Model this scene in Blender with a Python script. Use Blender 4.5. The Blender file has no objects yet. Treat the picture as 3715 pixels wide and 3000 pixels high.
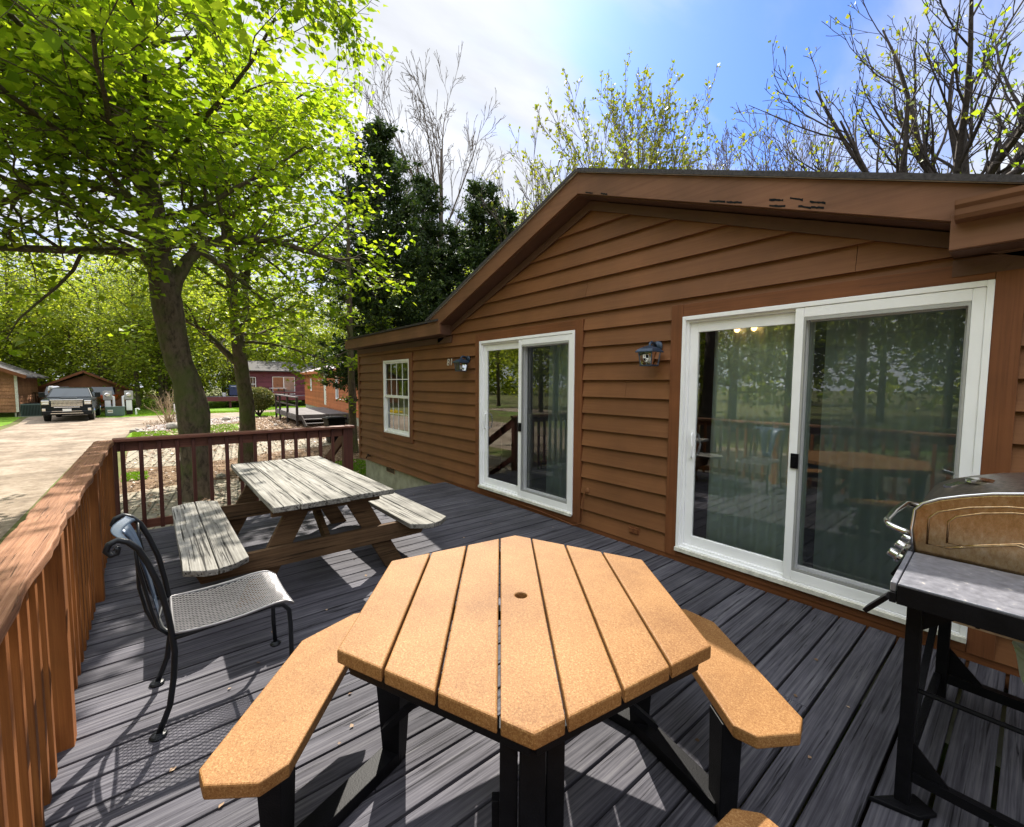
import bpy, math, random
import numpy as np
from mathutils import Vector, Matrix, Quaternion
R_ = math.radians
rnd = random.Random(7)
sc = bpy.context.scene
COL = sc.collection

# ------------------------------------------------------------------ camera, sky, sun, exposure
cam_d = bpy.data.cameras.new('camera'); cam = bpy.data.objects.new('camera', cam_d); COL.objects.link(cam)
cam_d.sensor_fit = 'HORIZONTAL'; cam_d.sensor_width = 36.0; cam_d.lens = 36.0 * 1581.8 / 3715.0
cam_d.clip_start = 0.02; cam_d.clip_end = 600
yaw, pitch, roll = 0.87822, 0.06881, 0.00578
cy, sy, cp, sp = math.cos(yaw), math.sin(yaw), math.cos(pitch), math.sin(pitch)
fwd = Vector((-sy*cp, cy*cp, -sp)); right = Vector((cy, sy, 0)); up = right.cross(fwd)
r2 = math.cos(roll)*right + math.sin(roll)*up; u2 = -math.sin(roll)*right + math.cos(roll)*up
M = Matrix((r2, u2, -fwd)).transposed().to_4x4(); M.translation = Vector((0, -3.67, 1.595))
cam.matrix_world = M; sc.camera = cam

SUNV = Vector((-0.80, 0.47, 1.0)).normalized()          # towards the sun
sun_el = math.asin(SUNV.z); sun_az = math.atan2(SUNV.x, SUNV.y)
sun_d = bpy.data.lights.new('sun', 'SUN'); sun_d.energy = 5.0; sun_d.angle = R_(0.53); sun_d.color = (1.0, 0.94, 0.84)
sun = bpy.data.objects.new('sun', sun_d); COL.objects.link(sun)
sun.rotation_euler = SUNV.to_track_quat('Z', 'Y').to_euler()

world = bpy.data.worlds.new('World'); sc.world = world; world.use_nodes = True
nt = world.node_tree; nt.nodes.clear()
def N(tree, typ, **kw):
    n = tree.nodes.new(typ)
    for k, v in kw.items():
        setattr(n, k, v)
    return n
out = N(nt, 'ShaderNodeOutputWorld'); bg = N(nt, 'ShaderNodeBackground')
sky = N(nt, 'ShaderNodeTexSky', sky_type='NISHITA', sun_disc=False, sun_elevation=sun_el, sun_rotation=sun_az)
sky.dust_density = 1.0; sky.ozone_density = 2.2
tc = N(nt, 'ShaderNodeTexCoord'); sep = N(nt, 'ShaderNodeSeparateXYZ')
nt.links.new(tc.outputs['Generated'], sep.inputs[0])
# clouds: noise laid on a plane overhead (direction / height)
zc = N(nt, 'ShaderNodeMath', operation='MAXIMUM'); zc.inputs[1].default_value = 0.06
nt.links.new(sep.outputs[2], zc.inputs[0])
dx = N(nt, 'ShaderNodeMath', operation='DIVIDE'); dy = N(nt, 'ShaderNodeMath', operation='DIVIDE')
nt.links.new(sep.outputs[0], dx.inputs[0]); nt.links.new(zc.outputs[0], dx.inputs[1])
nt.links.new(sep.outputs[1], dy.inputs[0]); nt.links.new(zc.outputs[0], dy.inputs[1])
cmb = N(nt, 'ShaderNodeCombineXYZ'); nt.links.new(dx.outputs[0], cmb.inputs[0]); nt.links.new(dy.outputs[0], cmb.inputs[1])
mp = N(nt, 'ShaderNodeMapping'); mp.inputs['Rotation'].default_value = (0, 0, R_(-28)); mp.inputs['Scale'].default_value = (1.0, 0.38, 1)
nt.links.new(cmb.outputs[0], mp.inputs[0])
nz = N(nt, 'ShaderNodeTexNoise'); nz.inputs['Scale'].default_value = 1.9; nz.inputs['Detail'].default_value = 7; nz.inputs['Roughness'].default_value = 0.55
nz.inputs['Distortion'].default_value = 0.35
nt.links.new(mp.outputs[0], nz.inputs['Vector'])
# a clear gap in the cloud sheet towards (-0.35, 0.75, 0.55)
dot = N(nt, 'ShaderNodeVectorMath', operation='DOT_PRODUCT'); gap = Vector((-0.31, 0.775, 0.55)).normalized(); dot.inputs[1].default_value = gap
nt.links.new(tc.outputs['Generated'], dot.inputs[0])
gr = N(nt, 'ShaderNodeMapRange'); gr.inputs[1].default_value = 0.925; gr.inputs[2].default_value = 0.998; gr.inputs[3].default_value = 0.20; gr.inputs[4].default_value = -0.15
nt.links.new(dot.outputs['Value'], gr.inputs[0])
ad = N(nt, 'ShaderNodeMath', operation='ADD'); nt.links.new(nz.outputs[0], ad.inputs[0]); nt.links.new(gr.outputs[0], ad.inputs[1])
cr = N(nt, 'ShaderNodeMapRange'); cr.interpolation_type = 'SMOOTHSTEP'; cr.inputs[1].default_value = 0.32; cr.inputs[2].default_value = 0.72
nt.links.new(ad.outputs[0], cr.inputs[0])
skm = N(nt, 'ShaderNodeMix', data_type='RGBA', blend_type='MULTIPLY'); skm.inputs[0].default_value = 1.0
nt.links.new(sky.outputs[0], skm.inputs[6]); skm.inputs[7].default_value = (0.42, 0.60, 1.02, 1)
cm = N(nt, 'ShaderNodeMix', data_type='RGBA'); nt.links.new(cr.outputs[0], cm.inputs[0])
nz2 = N(nt, 'ShaderNodeTexNoise'); nz2.inputs['Scale'].default_value = 3.2; nz2.inputs['Detail'].default_value = 6; nt.links.new(mp.outputs[0], nz2.inputs['Vector'])
cg = N(nt, 'ShaderNodeMapRange'); cg.inputs[1].default_value = 0.35; cg.inputs[2].default_value = 0.68; cg.inputs[3].default_value = 0.80; cg.inputs[4].default_value = 1.10
nt.links.new(nz2.outputs[0], cg.inputs[0])
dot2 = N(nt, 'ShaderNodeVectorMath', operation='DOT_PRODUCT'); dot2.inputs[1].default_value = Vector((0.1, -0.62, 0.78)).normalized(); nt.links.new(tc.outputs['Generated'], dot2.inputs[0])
br2 = N(nt, 'ShaderNodeMapRange'); br2.interpolation_type = 'SMOOTHSTEP'; br2.inputs[1].default_value = 0.35; br2.inputs[2].default_value = 0.95; br2.inputs[3].default_value = 1.0; br2.inputs[4].default_value = 2.9  # brightens unseen clouds overhead and behind the camera, added fill for the wall
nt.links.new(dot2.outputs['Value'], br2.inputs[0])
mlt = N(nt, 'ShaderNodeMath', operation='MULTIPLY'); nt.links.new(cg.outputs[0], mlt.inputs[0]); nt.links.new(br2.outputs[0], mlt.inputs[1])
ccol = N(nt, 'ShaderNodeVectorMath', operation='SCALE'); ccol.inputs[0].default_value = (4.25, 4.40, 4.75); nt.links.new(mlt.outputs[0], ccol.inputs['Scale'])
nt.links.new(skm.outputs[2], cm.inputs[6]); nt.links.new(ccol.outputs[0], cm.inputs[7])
bg.inputs[1].default_value = 0.10
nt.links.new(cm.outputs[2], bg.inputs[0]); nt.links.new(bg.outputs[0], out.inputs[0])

vs = sc.view_settings; vs.view_transform = 'Standard'; vs.look = 'None'; vs.gamma = 1.0; vs.exposure = 1.2
sc.cycles.max_bounces = 8; sc.cycles.transparent_max_bounces = 16; sc.cycles.transmission_bounces = 6
sc.cycles.sample_clamp_indirect = 6.0

# ------------------------------------------------------------------ materials
def mat(name):
    m = bpy.data.materials.new(name); m.use_nodes = True
    t = m.node_tree; b = t.nodes['Principled BSDF']; return m, t, b
def ramp(t, stops):
    r = N(t, 'ShaderNodeValToRGB'); e = r.color_ramp.elements
    while len(e) < len(stops): e.new(0.5)
    for i, (p, c) in enumerate(stops):
        e[i].position = p; e[i].color = (*c, 1) if len(c) == 3 else c
    return r
def coords(t, scale=(1, 1, 1), kind='Object', rot=(0, 0, 0)):
    c = N(t, 'ShaderNodeTexCoord'); m = N(t, 'ShaderNodeMapping'); m.inputs['Scale'].default_value = scale; m.inputs['Rotation'].default_value = rot
    if kind == 'World':
        g = N(t, 'ShaderNodeNewGeometry'); t.links.new(g.outputs['Position'], m.inputs[0])
    else:
        t.links.new(c.outputs[kind], m.inputs[0])
    return m
def noise(t, vec, scale=5, detail=4, rough=0.55, dist=0.0):
    n = N(t, 'ShaderNodeTexNoise'); n.inputs['Scale'].default_value = scale; n.inputs['Detail'].default_value = detail
    n.inputs['Roughness'].default_value = rough; n.inputs['Distortion'].default_value = dist
    if vec is not None: t.links.new(vec.outputs[0], n.inputs['Vector'])
    return n
def bump(t, b, h, strength=0.3, dist=0.01):
    bn = N(t, 'ShaderNodeBump'); bn.inputs['Strength'].default_value = strength; bn.inputs['Distance'].default_value = dist
    t.links.new(h, bn.inputs['Height']); t.links.new(bn.outputs[0], b.inputs['Normal']); return bn
def mixc(t, fac, a, bb, blend='MIX'):
    m = N(t, 'ShaderNodeMix', data_type='RGBA', blend_type=blend)
    for s, v in ((0, fac), (6, a), (7, bb)):
        if isinstance(v, (int, float)): m.inputs[s].default_value = v
        elif isinstance(v, tuple): m.inputs[s].default_value = (*v, 1)
        else: t.links.new(v, m.inputs[s])
    return m.outputs[2]
def plain(name, c, rough=0.6, metal=0.0, var=0.12, scale=6, bmp=0.0, spec=None, bscale=None):
    m, t, b = mat(name)
    v = coords(t, kind='World'); n = noise(t, v, scale, 5)
    dark = tuple(x*(1-var) for x in c); lite = tuple(min(1, x*(1+var)) for x in c)
    r = ramp(t, [(0.3, dark), (0.7, lite)]); t.links.new(n.outputs[0], r.inputs[0])
    t.links.new(r.outputs[0], b.inputs['Base Color']); b.inputs['Roughness'].default_value = rough; b.inputs['Metallic'].default_value = metal
    if spec is not None: b.inputs['Specular IOR Level'].default_value = spec
    if bmp:
        n2 = noise(t, v, bscale or scale*8, 6); bump(t, b, n2.outputs[0], bmp, 0.01)
    return m
def wood(name, base, dark, lite, axis='X', grain=1.0, rough=0.75, crack=0.5, island=True, bs=0.5, crk_pos=0.38, spec=0.3, stain=None, blotch=0.35, isl=0.2):
    """long-grain timber: noise stretched along an axis, dark checks, one tone per board"""
    m, t, b = mat(name)
    geo = N(t, 'ShaderNodeNewGeometry')
    sca = {'X': (1.6, 75, 75), 'Y': (75, 1.6, 75), 'Z': (75, 75, 1.6)}[axis]
    mp_ = N(t, 'ShaderNodeMapping'); mp_.inputs['Scale'].default_value = tuple(s*grain for s in sca)
    off = N(t, 'ShaderNodeVectorMath', operation='ADD'); mul = N(t, 'ShaderNodeMath', operation='MULTIPLY'); mul.inputs[1].default_value = 37.0
    t.links.new(geo.outputs['Random Per Island'], mul.inputs[0])
    cb = N(t, 'ShaderNodeCombineXYZ')
    for i in range(3): t.links.new(mul.outputs[0], cb.inputs[i])
    t.links.new(geo.outputs['Position'], off.inputs[0]); t.links.new(cb.outputs[0], off.inputs[1]); t.links.new(off.outputs[0], mp_.inputs[0])
    n1 = noise(t, mp_, 1.0, 7, 0.65, 0.5)
    sc2 = {'X': (1.3, 48, 48), 'Y': (48, 1.3, 48), 'Z': (48, 48, 1.3)}[axis]
    mp2 = N(t, 'ShaderNodeMapping'); mp2.inputs['Scale'].default_value = tuple(s*grain for s in sc2); t.links.new(off.outputs[0], mp2.inputs[0])
    n2 = noise(t, mp2, 1.3, 4, 0.55, 0.9)
    n3 = noise(t, coords(t, kind='World'), 1.7, 4, 0.6)
    r1 = ramp(t, [(0.32, dark), (0.5, base), (0.72, lite)]); t.links.new(n1.outputs[0], r1.inputs[0])
    ck = ramp(t, [(crk_pos-0.05, (0, 0, 0)), (crk_pos+0.04, (1, 1, 1))]); t.links.new(n2.outputs[0], ck.inputs[0])
    c1 = mixc(t, ck.outputs[0], tuple(x*(1-crack) for x in dark), r1.outputs[0])
    if blotch:
        rb = ramp(t, [(0.3, (1-blotch,)*3), (0.7, (1+blotch*0.4,)*3)]); t.links.new(n3.outputs[0], rb.inputs[0])
        c1 = mixc(t, 1.0, c1, rb.outputs[0], 'MULTIPLY')
    if island:
        ri = ramp(t, [(0.0, (1-isl,)*3), (1.0, (1+isl*0.8,)*3)]); t.links.new(geo.outputs['Random Per Island'], ri.inputs[0])
        c1 = mixc(t, 1.0, c1, ri.outputs[0], 'MULTIPLY')
    t.links.new(c1, b.inputs['Base Color']); b.inputs['Roughness'].default_value = rough; b.inputs['Specular IOR Level'].default_value = spec
    h = N(t, 'ShaderNodeMath', operation='ADD'); t.links.new(n1.outputs[0], h.inputs[0]); t.links.new(ck.outputs[0], h.inputs[1])
    bump(t, b, h.outputs[0], bs, 0.004)
    return m
MT = {}
MT['siding'] = wood('siding_paint', (0.185, 0.074, 0.026), (0.165, 0.064, 0.021), (0.205, 0.085, 0.031), 'X', 0.8, 0.62, 0.12, True, 0.22, 0.30, 0.35, blotch=0.20, isl=0.08)
MT['trim'] = wood('trim_paint', (0.190, 0.066, 0.022), (0.150, 0.051, 0.016), (0.220, 0.080, 0.029), 'X', 0.8, 0.6, 0.25, True, 0.25, 0.31, 0.35, blotch=0.3)
MT['trimz'] = wood('trim_paint_upright', (0.190, 0.066, 0.022), (0.150, 0.051, 0.016), (0.220, 0.080, 0.029), 'Z', 0.8, 0.6, 0.25, True, 0.25, 0.31, 0.35, blotch=0.3)
MT['fascia'] = wood('fascia_paint', (0.185, 0.082, 0.040), (0.155, 0.066, 0.031), (0.210, 0.098, 0.050), 'X', 0.5, 0.6, 0.3, False, 0.2, 0.25, 0.35, blotch=0.3)
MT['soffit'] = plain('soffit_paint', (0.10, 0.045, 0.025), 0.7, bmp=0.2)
MT['white'] = plain('white_vinyl', (0.88, 0.88, 0.88), 0.38, var=0.05, scale=3, bmp=0.03)
MT['oldwhite'] = plain('weathered_white_paint', (0.62, 0.60, 0.52), 0.6, var=0.25, scale=14, bmp=0.3)
MT['grey'] = plain('grey_aluminium', (0.42, 0.42, 0.41), 0.45, 0.3, 0.08)
MT['black'] = plain('black_powder_coat', (0.004, 0.004, 0.005), 0.5, 0.0, 0.3, 20, 0.15, spec=0.12)
MT['iron'] = plain('dark_iron_paint', (0.007, 0.009, 0.012), 0.42, 0.0, 0.3, 18, 0.12, spec=0.3)
MT['ironblue'] = plain('blue_black_iron', (0.03, 0.05, 0.085), 0.36, 0.25, 0.25, 15, 0.1)
MT['seatmesh'] = plain('expanded_metal', (0.17, 0.165, 0.17), 0.36, 0.35, 0.15, 20)
MT['deck'] = wood('deck_boards', (0.078, 0.075, 0.090), (0.032, 0.031, 0.039), (0.150, 0.146, 0.158), 'Y', 1.0, 0.78, 0.55, True, 0.6, 0.36, 0.22, blotch=0.35)
MT['joist'] = wood('deck_frame_timber', (0.10, 0.06, 0.04), (0.06, 0.04, 0.03), (0.14, 0.09, 0.06), 'Y', 1, 0.8, 0.4)
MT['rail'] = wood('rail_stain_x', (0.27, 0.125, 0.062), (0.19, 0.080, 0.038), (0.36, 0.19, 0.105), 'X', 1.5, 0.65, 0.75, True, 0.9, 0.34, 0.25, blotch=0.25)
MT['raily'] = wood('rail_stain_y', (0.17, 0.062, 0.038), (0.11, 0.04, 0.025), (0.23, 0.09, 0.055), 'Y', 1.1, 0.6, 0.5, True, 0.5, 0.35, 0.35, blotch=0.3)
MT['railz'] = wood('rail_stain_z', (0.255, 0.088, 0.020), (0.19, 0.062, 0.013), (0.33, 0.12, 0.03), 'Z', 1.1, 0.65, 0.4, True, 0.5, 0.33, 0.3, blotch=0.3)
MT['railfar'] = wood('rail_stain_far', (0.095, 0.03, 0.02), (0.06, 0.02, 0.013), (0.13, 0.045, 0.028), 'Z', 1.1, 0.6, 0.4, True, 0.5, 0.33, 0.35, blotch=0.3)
MT['picnic'] = wood('weathered_grey_timber', (0.265, 0.252, 0.222), (0.135, 0.125, 0.105), (0.38, 0.365, 0.33), 'X', 0.85, 0.85, 0.75, True, 1.0, 0.40, 0.2, blotch=0.45)
MT['picnicleg'] = wood('old_brown_timber', (0.13, 0.075, 0.038), (0.07, 0.045, 0.022), (0.20, 0.125, 0.065), 'Y', 1.0, 0.85, 0.6, True, 0.8, 0.38, 0.2, blotch=0.45)
MT['dog'] = wood('weathered_porch_timber', (0.13, 0.115, 0.11), (0.08, 0.07, 0.068), (0.19, 0.17, 0.16), 'X', 1, 0.8, 0.5)

def poly_lumber():
    m, t, b = mat('tan_recycled_lumber')
    v = coords(t, kind='World'); geo = N(t, 'ShaderNodeNewGeometry')
    n1 = noise(t, v, 190, 2, 0.6, 1.0); n2 = noise(t, v, 2.4, 7, 0.7); n3 = noise(t, v, 6.0, 6, 0.7, 2.0)
    r1 = ramp(t, [(0.30, (0.155, 0.066, 0.018)), (0.5, (0.225, 0.106, 0.033)), (0.72, (0.35, 0.20, 0.080))]); t.links.new(n1.outputs[0], r1.inputs[0])
    r2 = ramp(t, [(0.3, (0.72, 0.66, 0.60)), (0.5, (0.98, 0.97, 0.95)), (0.7, (1.14, 1.16, 1.2))]); t.links.new(n2.outputs[0], r2.inputs[0])
    c = mixc(t, 1.0, r1.outputs[0], r2.outputs[0], 'MULTIPLY')
    r3 = ramp(t, [(0.66, (0, 0, 0)), (0.76, (0.45,)*3)]); t.links.new(n3.outputs[0], r3.inputs[0])
    c = mixc(t, r3.outputs[0], c, (0.24, 0.14, 0.09))
    ri = ramp(t, [(0.0, (0.93, 0.93, 0.93)), (1.0, (1.06, 1.06, 1.06))]); t.links.new(geo.outputs['Random Per Island'], ri.inputs[0])
    c = mixc(t, 1.0, c, ri.outputs[0], 'MULTIPLY')
    t.links.new(c, b.inputs['Base Color']); b.inputs['Roughness'].default_value = 0.62; b.inputs['Specular IOR Level'].default_value = 0.2
    bump(t, b, n1.outputs[0], 0.35, 0.002)
    return m
MT['poly'] = poly_lumber()

def glassmat(name, tint=(0.84, 0.93, 0.95), base=0.10, boost=1.0):
    m = bpy.data.materials.new(name); m.use_nodes = True; t = m.node_tree; t.nodes.clear()
    o = N(t, 'ShaderNodeOutputMaterial'); tr = N(t, 'ShaderNodeBsdfTransparent'); tr.inputs[0].default_value = (*tint, 1)
    gl = N(t, 'ShaderNodeBsdfGlossy'); gl.inputs['Roughness'].default_value = 0.0; gl.inputs['Color'].default_value = (1, 1, 1, 1)
    fr = N(t, 'ShaderNodeFresnel'); fr.inputs[0].default_value = 1.5
    ma = N(t, 'ShaderNodeMath', operation='MULTIPLY_ADD'); ma.inputs[1].default_value = boost; ma.inputs[2].default_value = base; ma.use_clamp = True
    t.links.new(fr.outputs[0], ma.inputs[0]); mx = N(t, 'ShaderNodeMixShader')
    nz_ = noise(t, coords(t, kind='World'), 0.9, 2); bn = N(t, 'ShaderNodeBump'); bn.inputs['Strength'].default_value = 0.02; bn.inputs['Distance'].default_value = 0.02
    t.links.new(nz_.outputs[0], bn.inputs['Height']); t.links.new(bn.outputs[0], gl.inputs['Normal'])
    t.links.new(ma.outputs[0], mx.inputs[0]); t.links.new(tr.outputs[0], mx.inputs[1]); t.links.new(gl.outputs[0], mx.inputs[2]); t.links.new(mx.outputs[0], o.inputs[0])
    return m
MT['glass'] = glassmat('window_glass', base=0.13, boost=1.2)
MT['lampglass'] = glassmat('clear_lamp_glass', (0.93, 0.93, 0.9), 0.02)
def screenmat():
    m = bpy.data.materials.new('insect_screen'); m.use_nodes = True; t = m.node_tree; b = t.nodes['Principled BSDF']
    b.inputs['Base Color'].default_value = (0.02, 0.025, 0.03, 1); b.inputs['Roughness'].default_value = 0.6; b.inputs['Specular IOR Level'].default_value = 0.1
    o = t.nodes['Material Output']; tr = N(t, 'ShaderNodeBsdfTransparent'); mx = N(t, 'ShaderNodeMixShader'); mx.inputs[0].default_value = 0.30
    t.links.new(tr.outputs[0], mx.inputs[1]); t.links.new(b.outputs[0], mx.inputs[2]); t.links.new(mx.outputs[0], o.inputs[0]); return m
MT['screen'] = screenmat()
def emit(name, c, s):
    m, t, b = mat(name); b.inputs['Base Color'].default_value = (*c, 1); b.inputs['Emission Color'].default_value = (*c, 1); b.inputs['Emission Strength'].default_value = s; return m
MT['bulb'] = emit('lit_bulb', (1.0, 0.55, 0.18), 4.0)
MT['bulboff'] = plain('frosted_bulb', (0.75, 0.75, 0.70), 0.3)
MT['curtain'] = plain('white_curtain_cloth', (0.58, 0.65, 0.66), 0.9, var=0.08, scale=4)
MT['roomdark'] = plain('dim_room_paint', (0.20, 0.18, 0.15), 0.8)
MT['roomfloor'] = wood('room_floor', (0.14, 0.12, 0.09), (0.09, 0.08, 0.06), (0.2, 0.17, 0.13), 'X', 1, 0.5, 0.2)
MT['cream'] = plain('cream_paint', (0.55, 0.50, 0.36), 0.5)
MT['letter'] = plain('pale_house_number', (0.55, 0.50, 0.40), 0.5)
MT['concrete'] = plain('concrete_block', (0.33, 0.33, 0.25), 0.85, var=0.25, scale=5, bmp=0.4)
MT['shingle'] = plain('asphalt_shingle', (0.05, 0.045, 0.045), 0.9, var=0.5, scale=60, bmp=0.6)
MT['shinglelilac'] = plain('faded_shingle', (0.34, 0.28, 0.29), 0.9, var=0.25, scale=40, bmp=0.6)
MT['shinglebrown'] = plain('brown_shingle', (0.13, 0.085, 0.06), 0.9, var=0.4, scale=40, bmp=0.6)
MT['chrome'] = plain('polished_steel', (0.75, 0.75, 0.74), 0.12, 1.0, 0.05)
def rusty():
    m, t, b = mat('stained_stainless_steel'); v = coords(t, (1, 1, 0.5), 'World'); n = noise(t, v, 70, 8, 0.75, 0.2); n2 = noise(t, coords(t, (40, 40, 3), 'World'), 1.0, 3)
    r = ramp(t, [(0.30, (0.30, 0.18, 0.085)), (0.5, (0.42, 0.28, 0.15)), (0.70, (0.52, 0.40, 0.27))]); t.links.new(n.outputs[0], r.inputs[0])
    t.links.new(r.outputs[0], b.inputs['Base Color']); b.inputs['Metallic'].default_value = 0.95; b.inputs['Roughness'].default_value = 0.24
    bump(t, b, n2.outputs[0], 0.15, 0.002); return m
MT['rusty'] = rusty()
MT['lidtop'] = plain('sooty_lid_steel', (0.16, 0.13, 0.11), 0.3, 0.7, 0.5, 60, 0.1)
def shelfm():
    m, t, b = mat('dusty_grey_shelf'); v = coords(t, kind='World'); n = noise(t, v, 30, 6, 0.7); n2 = noise(t, v, 9, 4, 0.6, 1)
    r = ramp(t, [(0.35, (0.13, 0.13, 0.15)), (0.62, (0.22, 0.22, 0.25)), (0.7, (0.5, 0.46, 0.42))]); t.links.new(n.outputs[0], r.inputs[0])
    t.links.new(r.outputs[0], b.inputs['Base Color']); b.inputs['Roughness'].default_value = 0.35; b.inputs['Metallic'].default_value = 0.2; return m
MT['shelf'] = shelfm()
MT['palepl'] = plain('pale_ribbed_plastic', (0.50, 0.56, 0.46), 0.5)
MT['palemetal'] = plain('bare_metal_strip', (0.55, 0.40, 0.27), 0.45, 0.3, 0.3, 30)
# ground covers
def ground(name, stops, scale, bs=0.6, bd=0.03, s2=None, rough=0.95, extra=None):
    m, t, b = mat(name); v = coords(t, kind='World'); n = noise(t, v, scale, 8, 0.68); n2 = noise(t, v, s2 or scale*0.06, 4, 0.6)
    r = ramp(t, stops); mx = N(t, 'ShaderNodeMath', operation='MULTIPLY_ADD'); mx.inputs[1].default_value = 0.6
    t.links.new(n2.outputs[0], mx.inputs[0]); sb = N(t, 'ShaderNodeMath', operation='MULTIPLY'); sb.inputs[1].default_value = 0.4
    t.links.new(n.outputs[0], sb.inputs[0]); t.links.new(sb.outputs[0], mx.inputs[2]); t.links.new(mx.outputs[0], r.inputs[0])
    t.links.new(r.outputs[0], b.inputs['Base Color']); b.inputs['Roughness'].default_value = rough; b.inputs['Specular IOR Level'].default_value = 0.15
    bump(t, b, n.outputs[0], bs, bd); return m
MT['forest'] = ground('forest_floor', [(0.35, (0.06, 0.07, 0.02)), (0.5, (0.12, 0.11, 0.045)), (0.62, (0.10, 0.16, 0.03))], 9)
MT['lawn'] = ground('lawn_grass', [(0.35, (0.06, 0.13, 0.008)), (0.5, (0.11, 0.21, 0.012)), (0.65, (0.17, 0.27, 0.03))], 22)
MT['gravel'] = ground('pale_gravel', [(0.38, (0.14, 0.11, 0.085)), (0.5, (0.23, 0.18, 0.135)), (0.62, (0.32, 0.265, 0.21))], 7, 0.9, 0.03, 1.1)
MT['mulch'] = ground('leaf_mulch', [(0.36, (0.035, 0.022, 0.013)), (0.46, (0.14, 0.085, 0.05)), (0.54, (0.28, 0.19, 0.12)), (0.64, (0.11, 0.07, 0.04))], 26, 1.0, 0.05, 6.0)
MT['stonebed'] = ground('grey_stone_bed', [(0.38, (0.10, 0.09, 0.09)), (0.5, (0.30, 0.27, 0.26)), (0.62, (0.5, 0.46, 0.44))], 20, 1.0, 0.05, 8.0)
def paver():
    m, t, b = mat('brick_paver'); v = coords(t, kind='World', rot=(0, 0, R_(8))); br = N(t, 'ShaderNodeTexBrick')
    br.inputs['Scale'].default_value = 1.0; br.inputs['Brick Width'].default_value = 0.42; br.inputs['Row Height'].default_value = 0.21; br.inputs['Mortar Size'].default_value = 0.014
    br.inputs['Color1'].default_value = (0.30, 0.255, 0.185, 1); br.inputs['Color2'].default_value = (0.235, 0.205, 0.155, 1); br.inputs['Mortar'].default_value = (0.09, 0.08, 0.05, 1)
    t.links.new(v.outputs[0], br.inputs['Vector']); n = noise(t, v, 12, 6); r = ramp(t, [(0.3, (0.75,)*3), (0.7, (1.15,)*3)]); t.links.new(n.outputs[0], r.inputs[0])
    t.links.new(mixc(t, 1.0, br.outputs[0], r.outputs[0], 'MULTIPLY'), b.inputs['Base Color']); b.inputs['Roughness'].default_value = 0.9
    iv = N(t, 'ShaderNodeMath', operation='SUBTRACT'); iv.inputs[0].default_value = 1.0; t.links.new(br.outputs['Fac'], iv.inputs[1]); bump(t, b, iv.outputs[0], 0.7, 0.02); return m
MT['paver'] = paver()
MT['rock'] = plain('grey_fieldstone', (0.30, 0.27, 0.23), 0.9, var=0.35, scale=9, bmp=0.8)
# vegetation
def bark(name, c, dark, moss=0.0):
    m, t, b = mat(name); v = coords(t, (5, 5, 2.6), 'World'); n = noise(t, v, 2.4, 9, 0.72, 0.5); n2 = noise(t, coords(t, kind='World'), 2.2, 5, 0.6)
    r = ramp(t, [(0.36, dark), (0.52, c), (0.7, tuple(x*1.35 for x in c))]); t.links.new(n.outputs[0], r.inputs[0]); col = r.outputs[0]
    if moss:
        rm = ramp(t, [(0.45, (0, 0, 0)), (0.62, (moss,)*3)]); t.links.new(n2.outputs[0], rm.inputs[0]); col = mixc(t, rm.outputs[0], col, (0.085, 0.105, 0.03))
    t.links.new(col, b.inputs['Base Color']); b.inputs['Roughness'].default_value = 0.9; b.inputs['Specular IOR Level'].default_value = 0.2
    bump(t, b, n.outputs[0], 0.9, 0.03); return m
MT['bark'] = bark('grey_brown_bark', (0.115, 0.088, 0.062), (0.04, 0.03, 0.022), 0.75)
MT['barkdark'] = bark('dark_bark', (0.055, 0.045, 0.04), (0.02, 0.017, 0.015))
MT['twig'] = bark('grey_twig', (0.12, 0.095, 0.075), (0.05, 0.04, 0.03))
MT['twigpale'] = bark('pale_dry_twig', (0.40, 0.30, 0.19), (0.22, 0.16, 0.10))
def leafm(name, c1, c2, c3, trans, tr=0.55, rough=0.5, spec=0.3):
    m = bpy.data.materials.new(name); m.use_nodes = True; t = m.node_tree; t.nodes.clear(); o = N(t, 'ShaderNodeOutputMaterial')
    g = N(t, 'ShaderNodeNewGeometry'); r = ramp(t, [(0.0, c1), (0.5, c2), (1.0, c3)]); t.links.new(g.outputs['Random Per Island'], r.inputs[0])
    b = N(t, 'ShaderNodeBsdfPrincipled'); t.links.new(r.outputs[0], b.inputs['Base Color']); b.inputs['Roughness'].default_value = rough; b.inputs['Specular IOR Level'].default_value = spec
    tl = N(t, 'ShaderNodeBsdfTranslucent'); c = mixc(t, 1.0, r.outputs[0], trans, 'MULTIPLY'); t.links.new(c, tl.inputs[0])
    mx = N(t, 'ShaderNodeMixShader'); mx.inputs[0].default_value = tr; t.links.new(b.outputs[0], mx.inputs[1]); t.links.new(tl.outputs[0], mx.inputs[2]); t.links.new(mx.outputs[0], o.inputs[0]); return m
MT['leaf'] = leafm('spring_leaf', (0.075, 0.150, 0.008), (0.125, 0.215, 0.012), (0.185, 0.275, 0.022), (2.6, 2.1, 1.1), 0.6)
MT['leaf2'] = leafm('woodland_leaf', (0.10, 0.16, 0.015), (0.17, 0.235, 0.022), (0.25, 0.31, 0.045), (2.2, 1.9, 1.1), 0.55)
MT['needle'] = leafm('evergreen_spray', (0.012, 0.028, 0.007), (0.024, 0.048, 0.010), (0.075, 0.110, 0.018), (1.2, 1.3, 0.8), 0.25, 0.6)
MT['budleaf'] = leafm('yellow_bud_leaf', (0.14, 0.175, 0.012), (0.20, 0.23, 0.018), (0.11, 0.17, 0.018), (1.8, 1.6, 1.0), 0.5)
MT['boxleaf'] = leafm('olive_shrub_leaf', (0.05, 0.07, 0.015), (0.09, 0.11, 0.025), (0.24, 0.22, 0.07), (1.4, 1.3, 1.0), 0.35)
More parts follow.
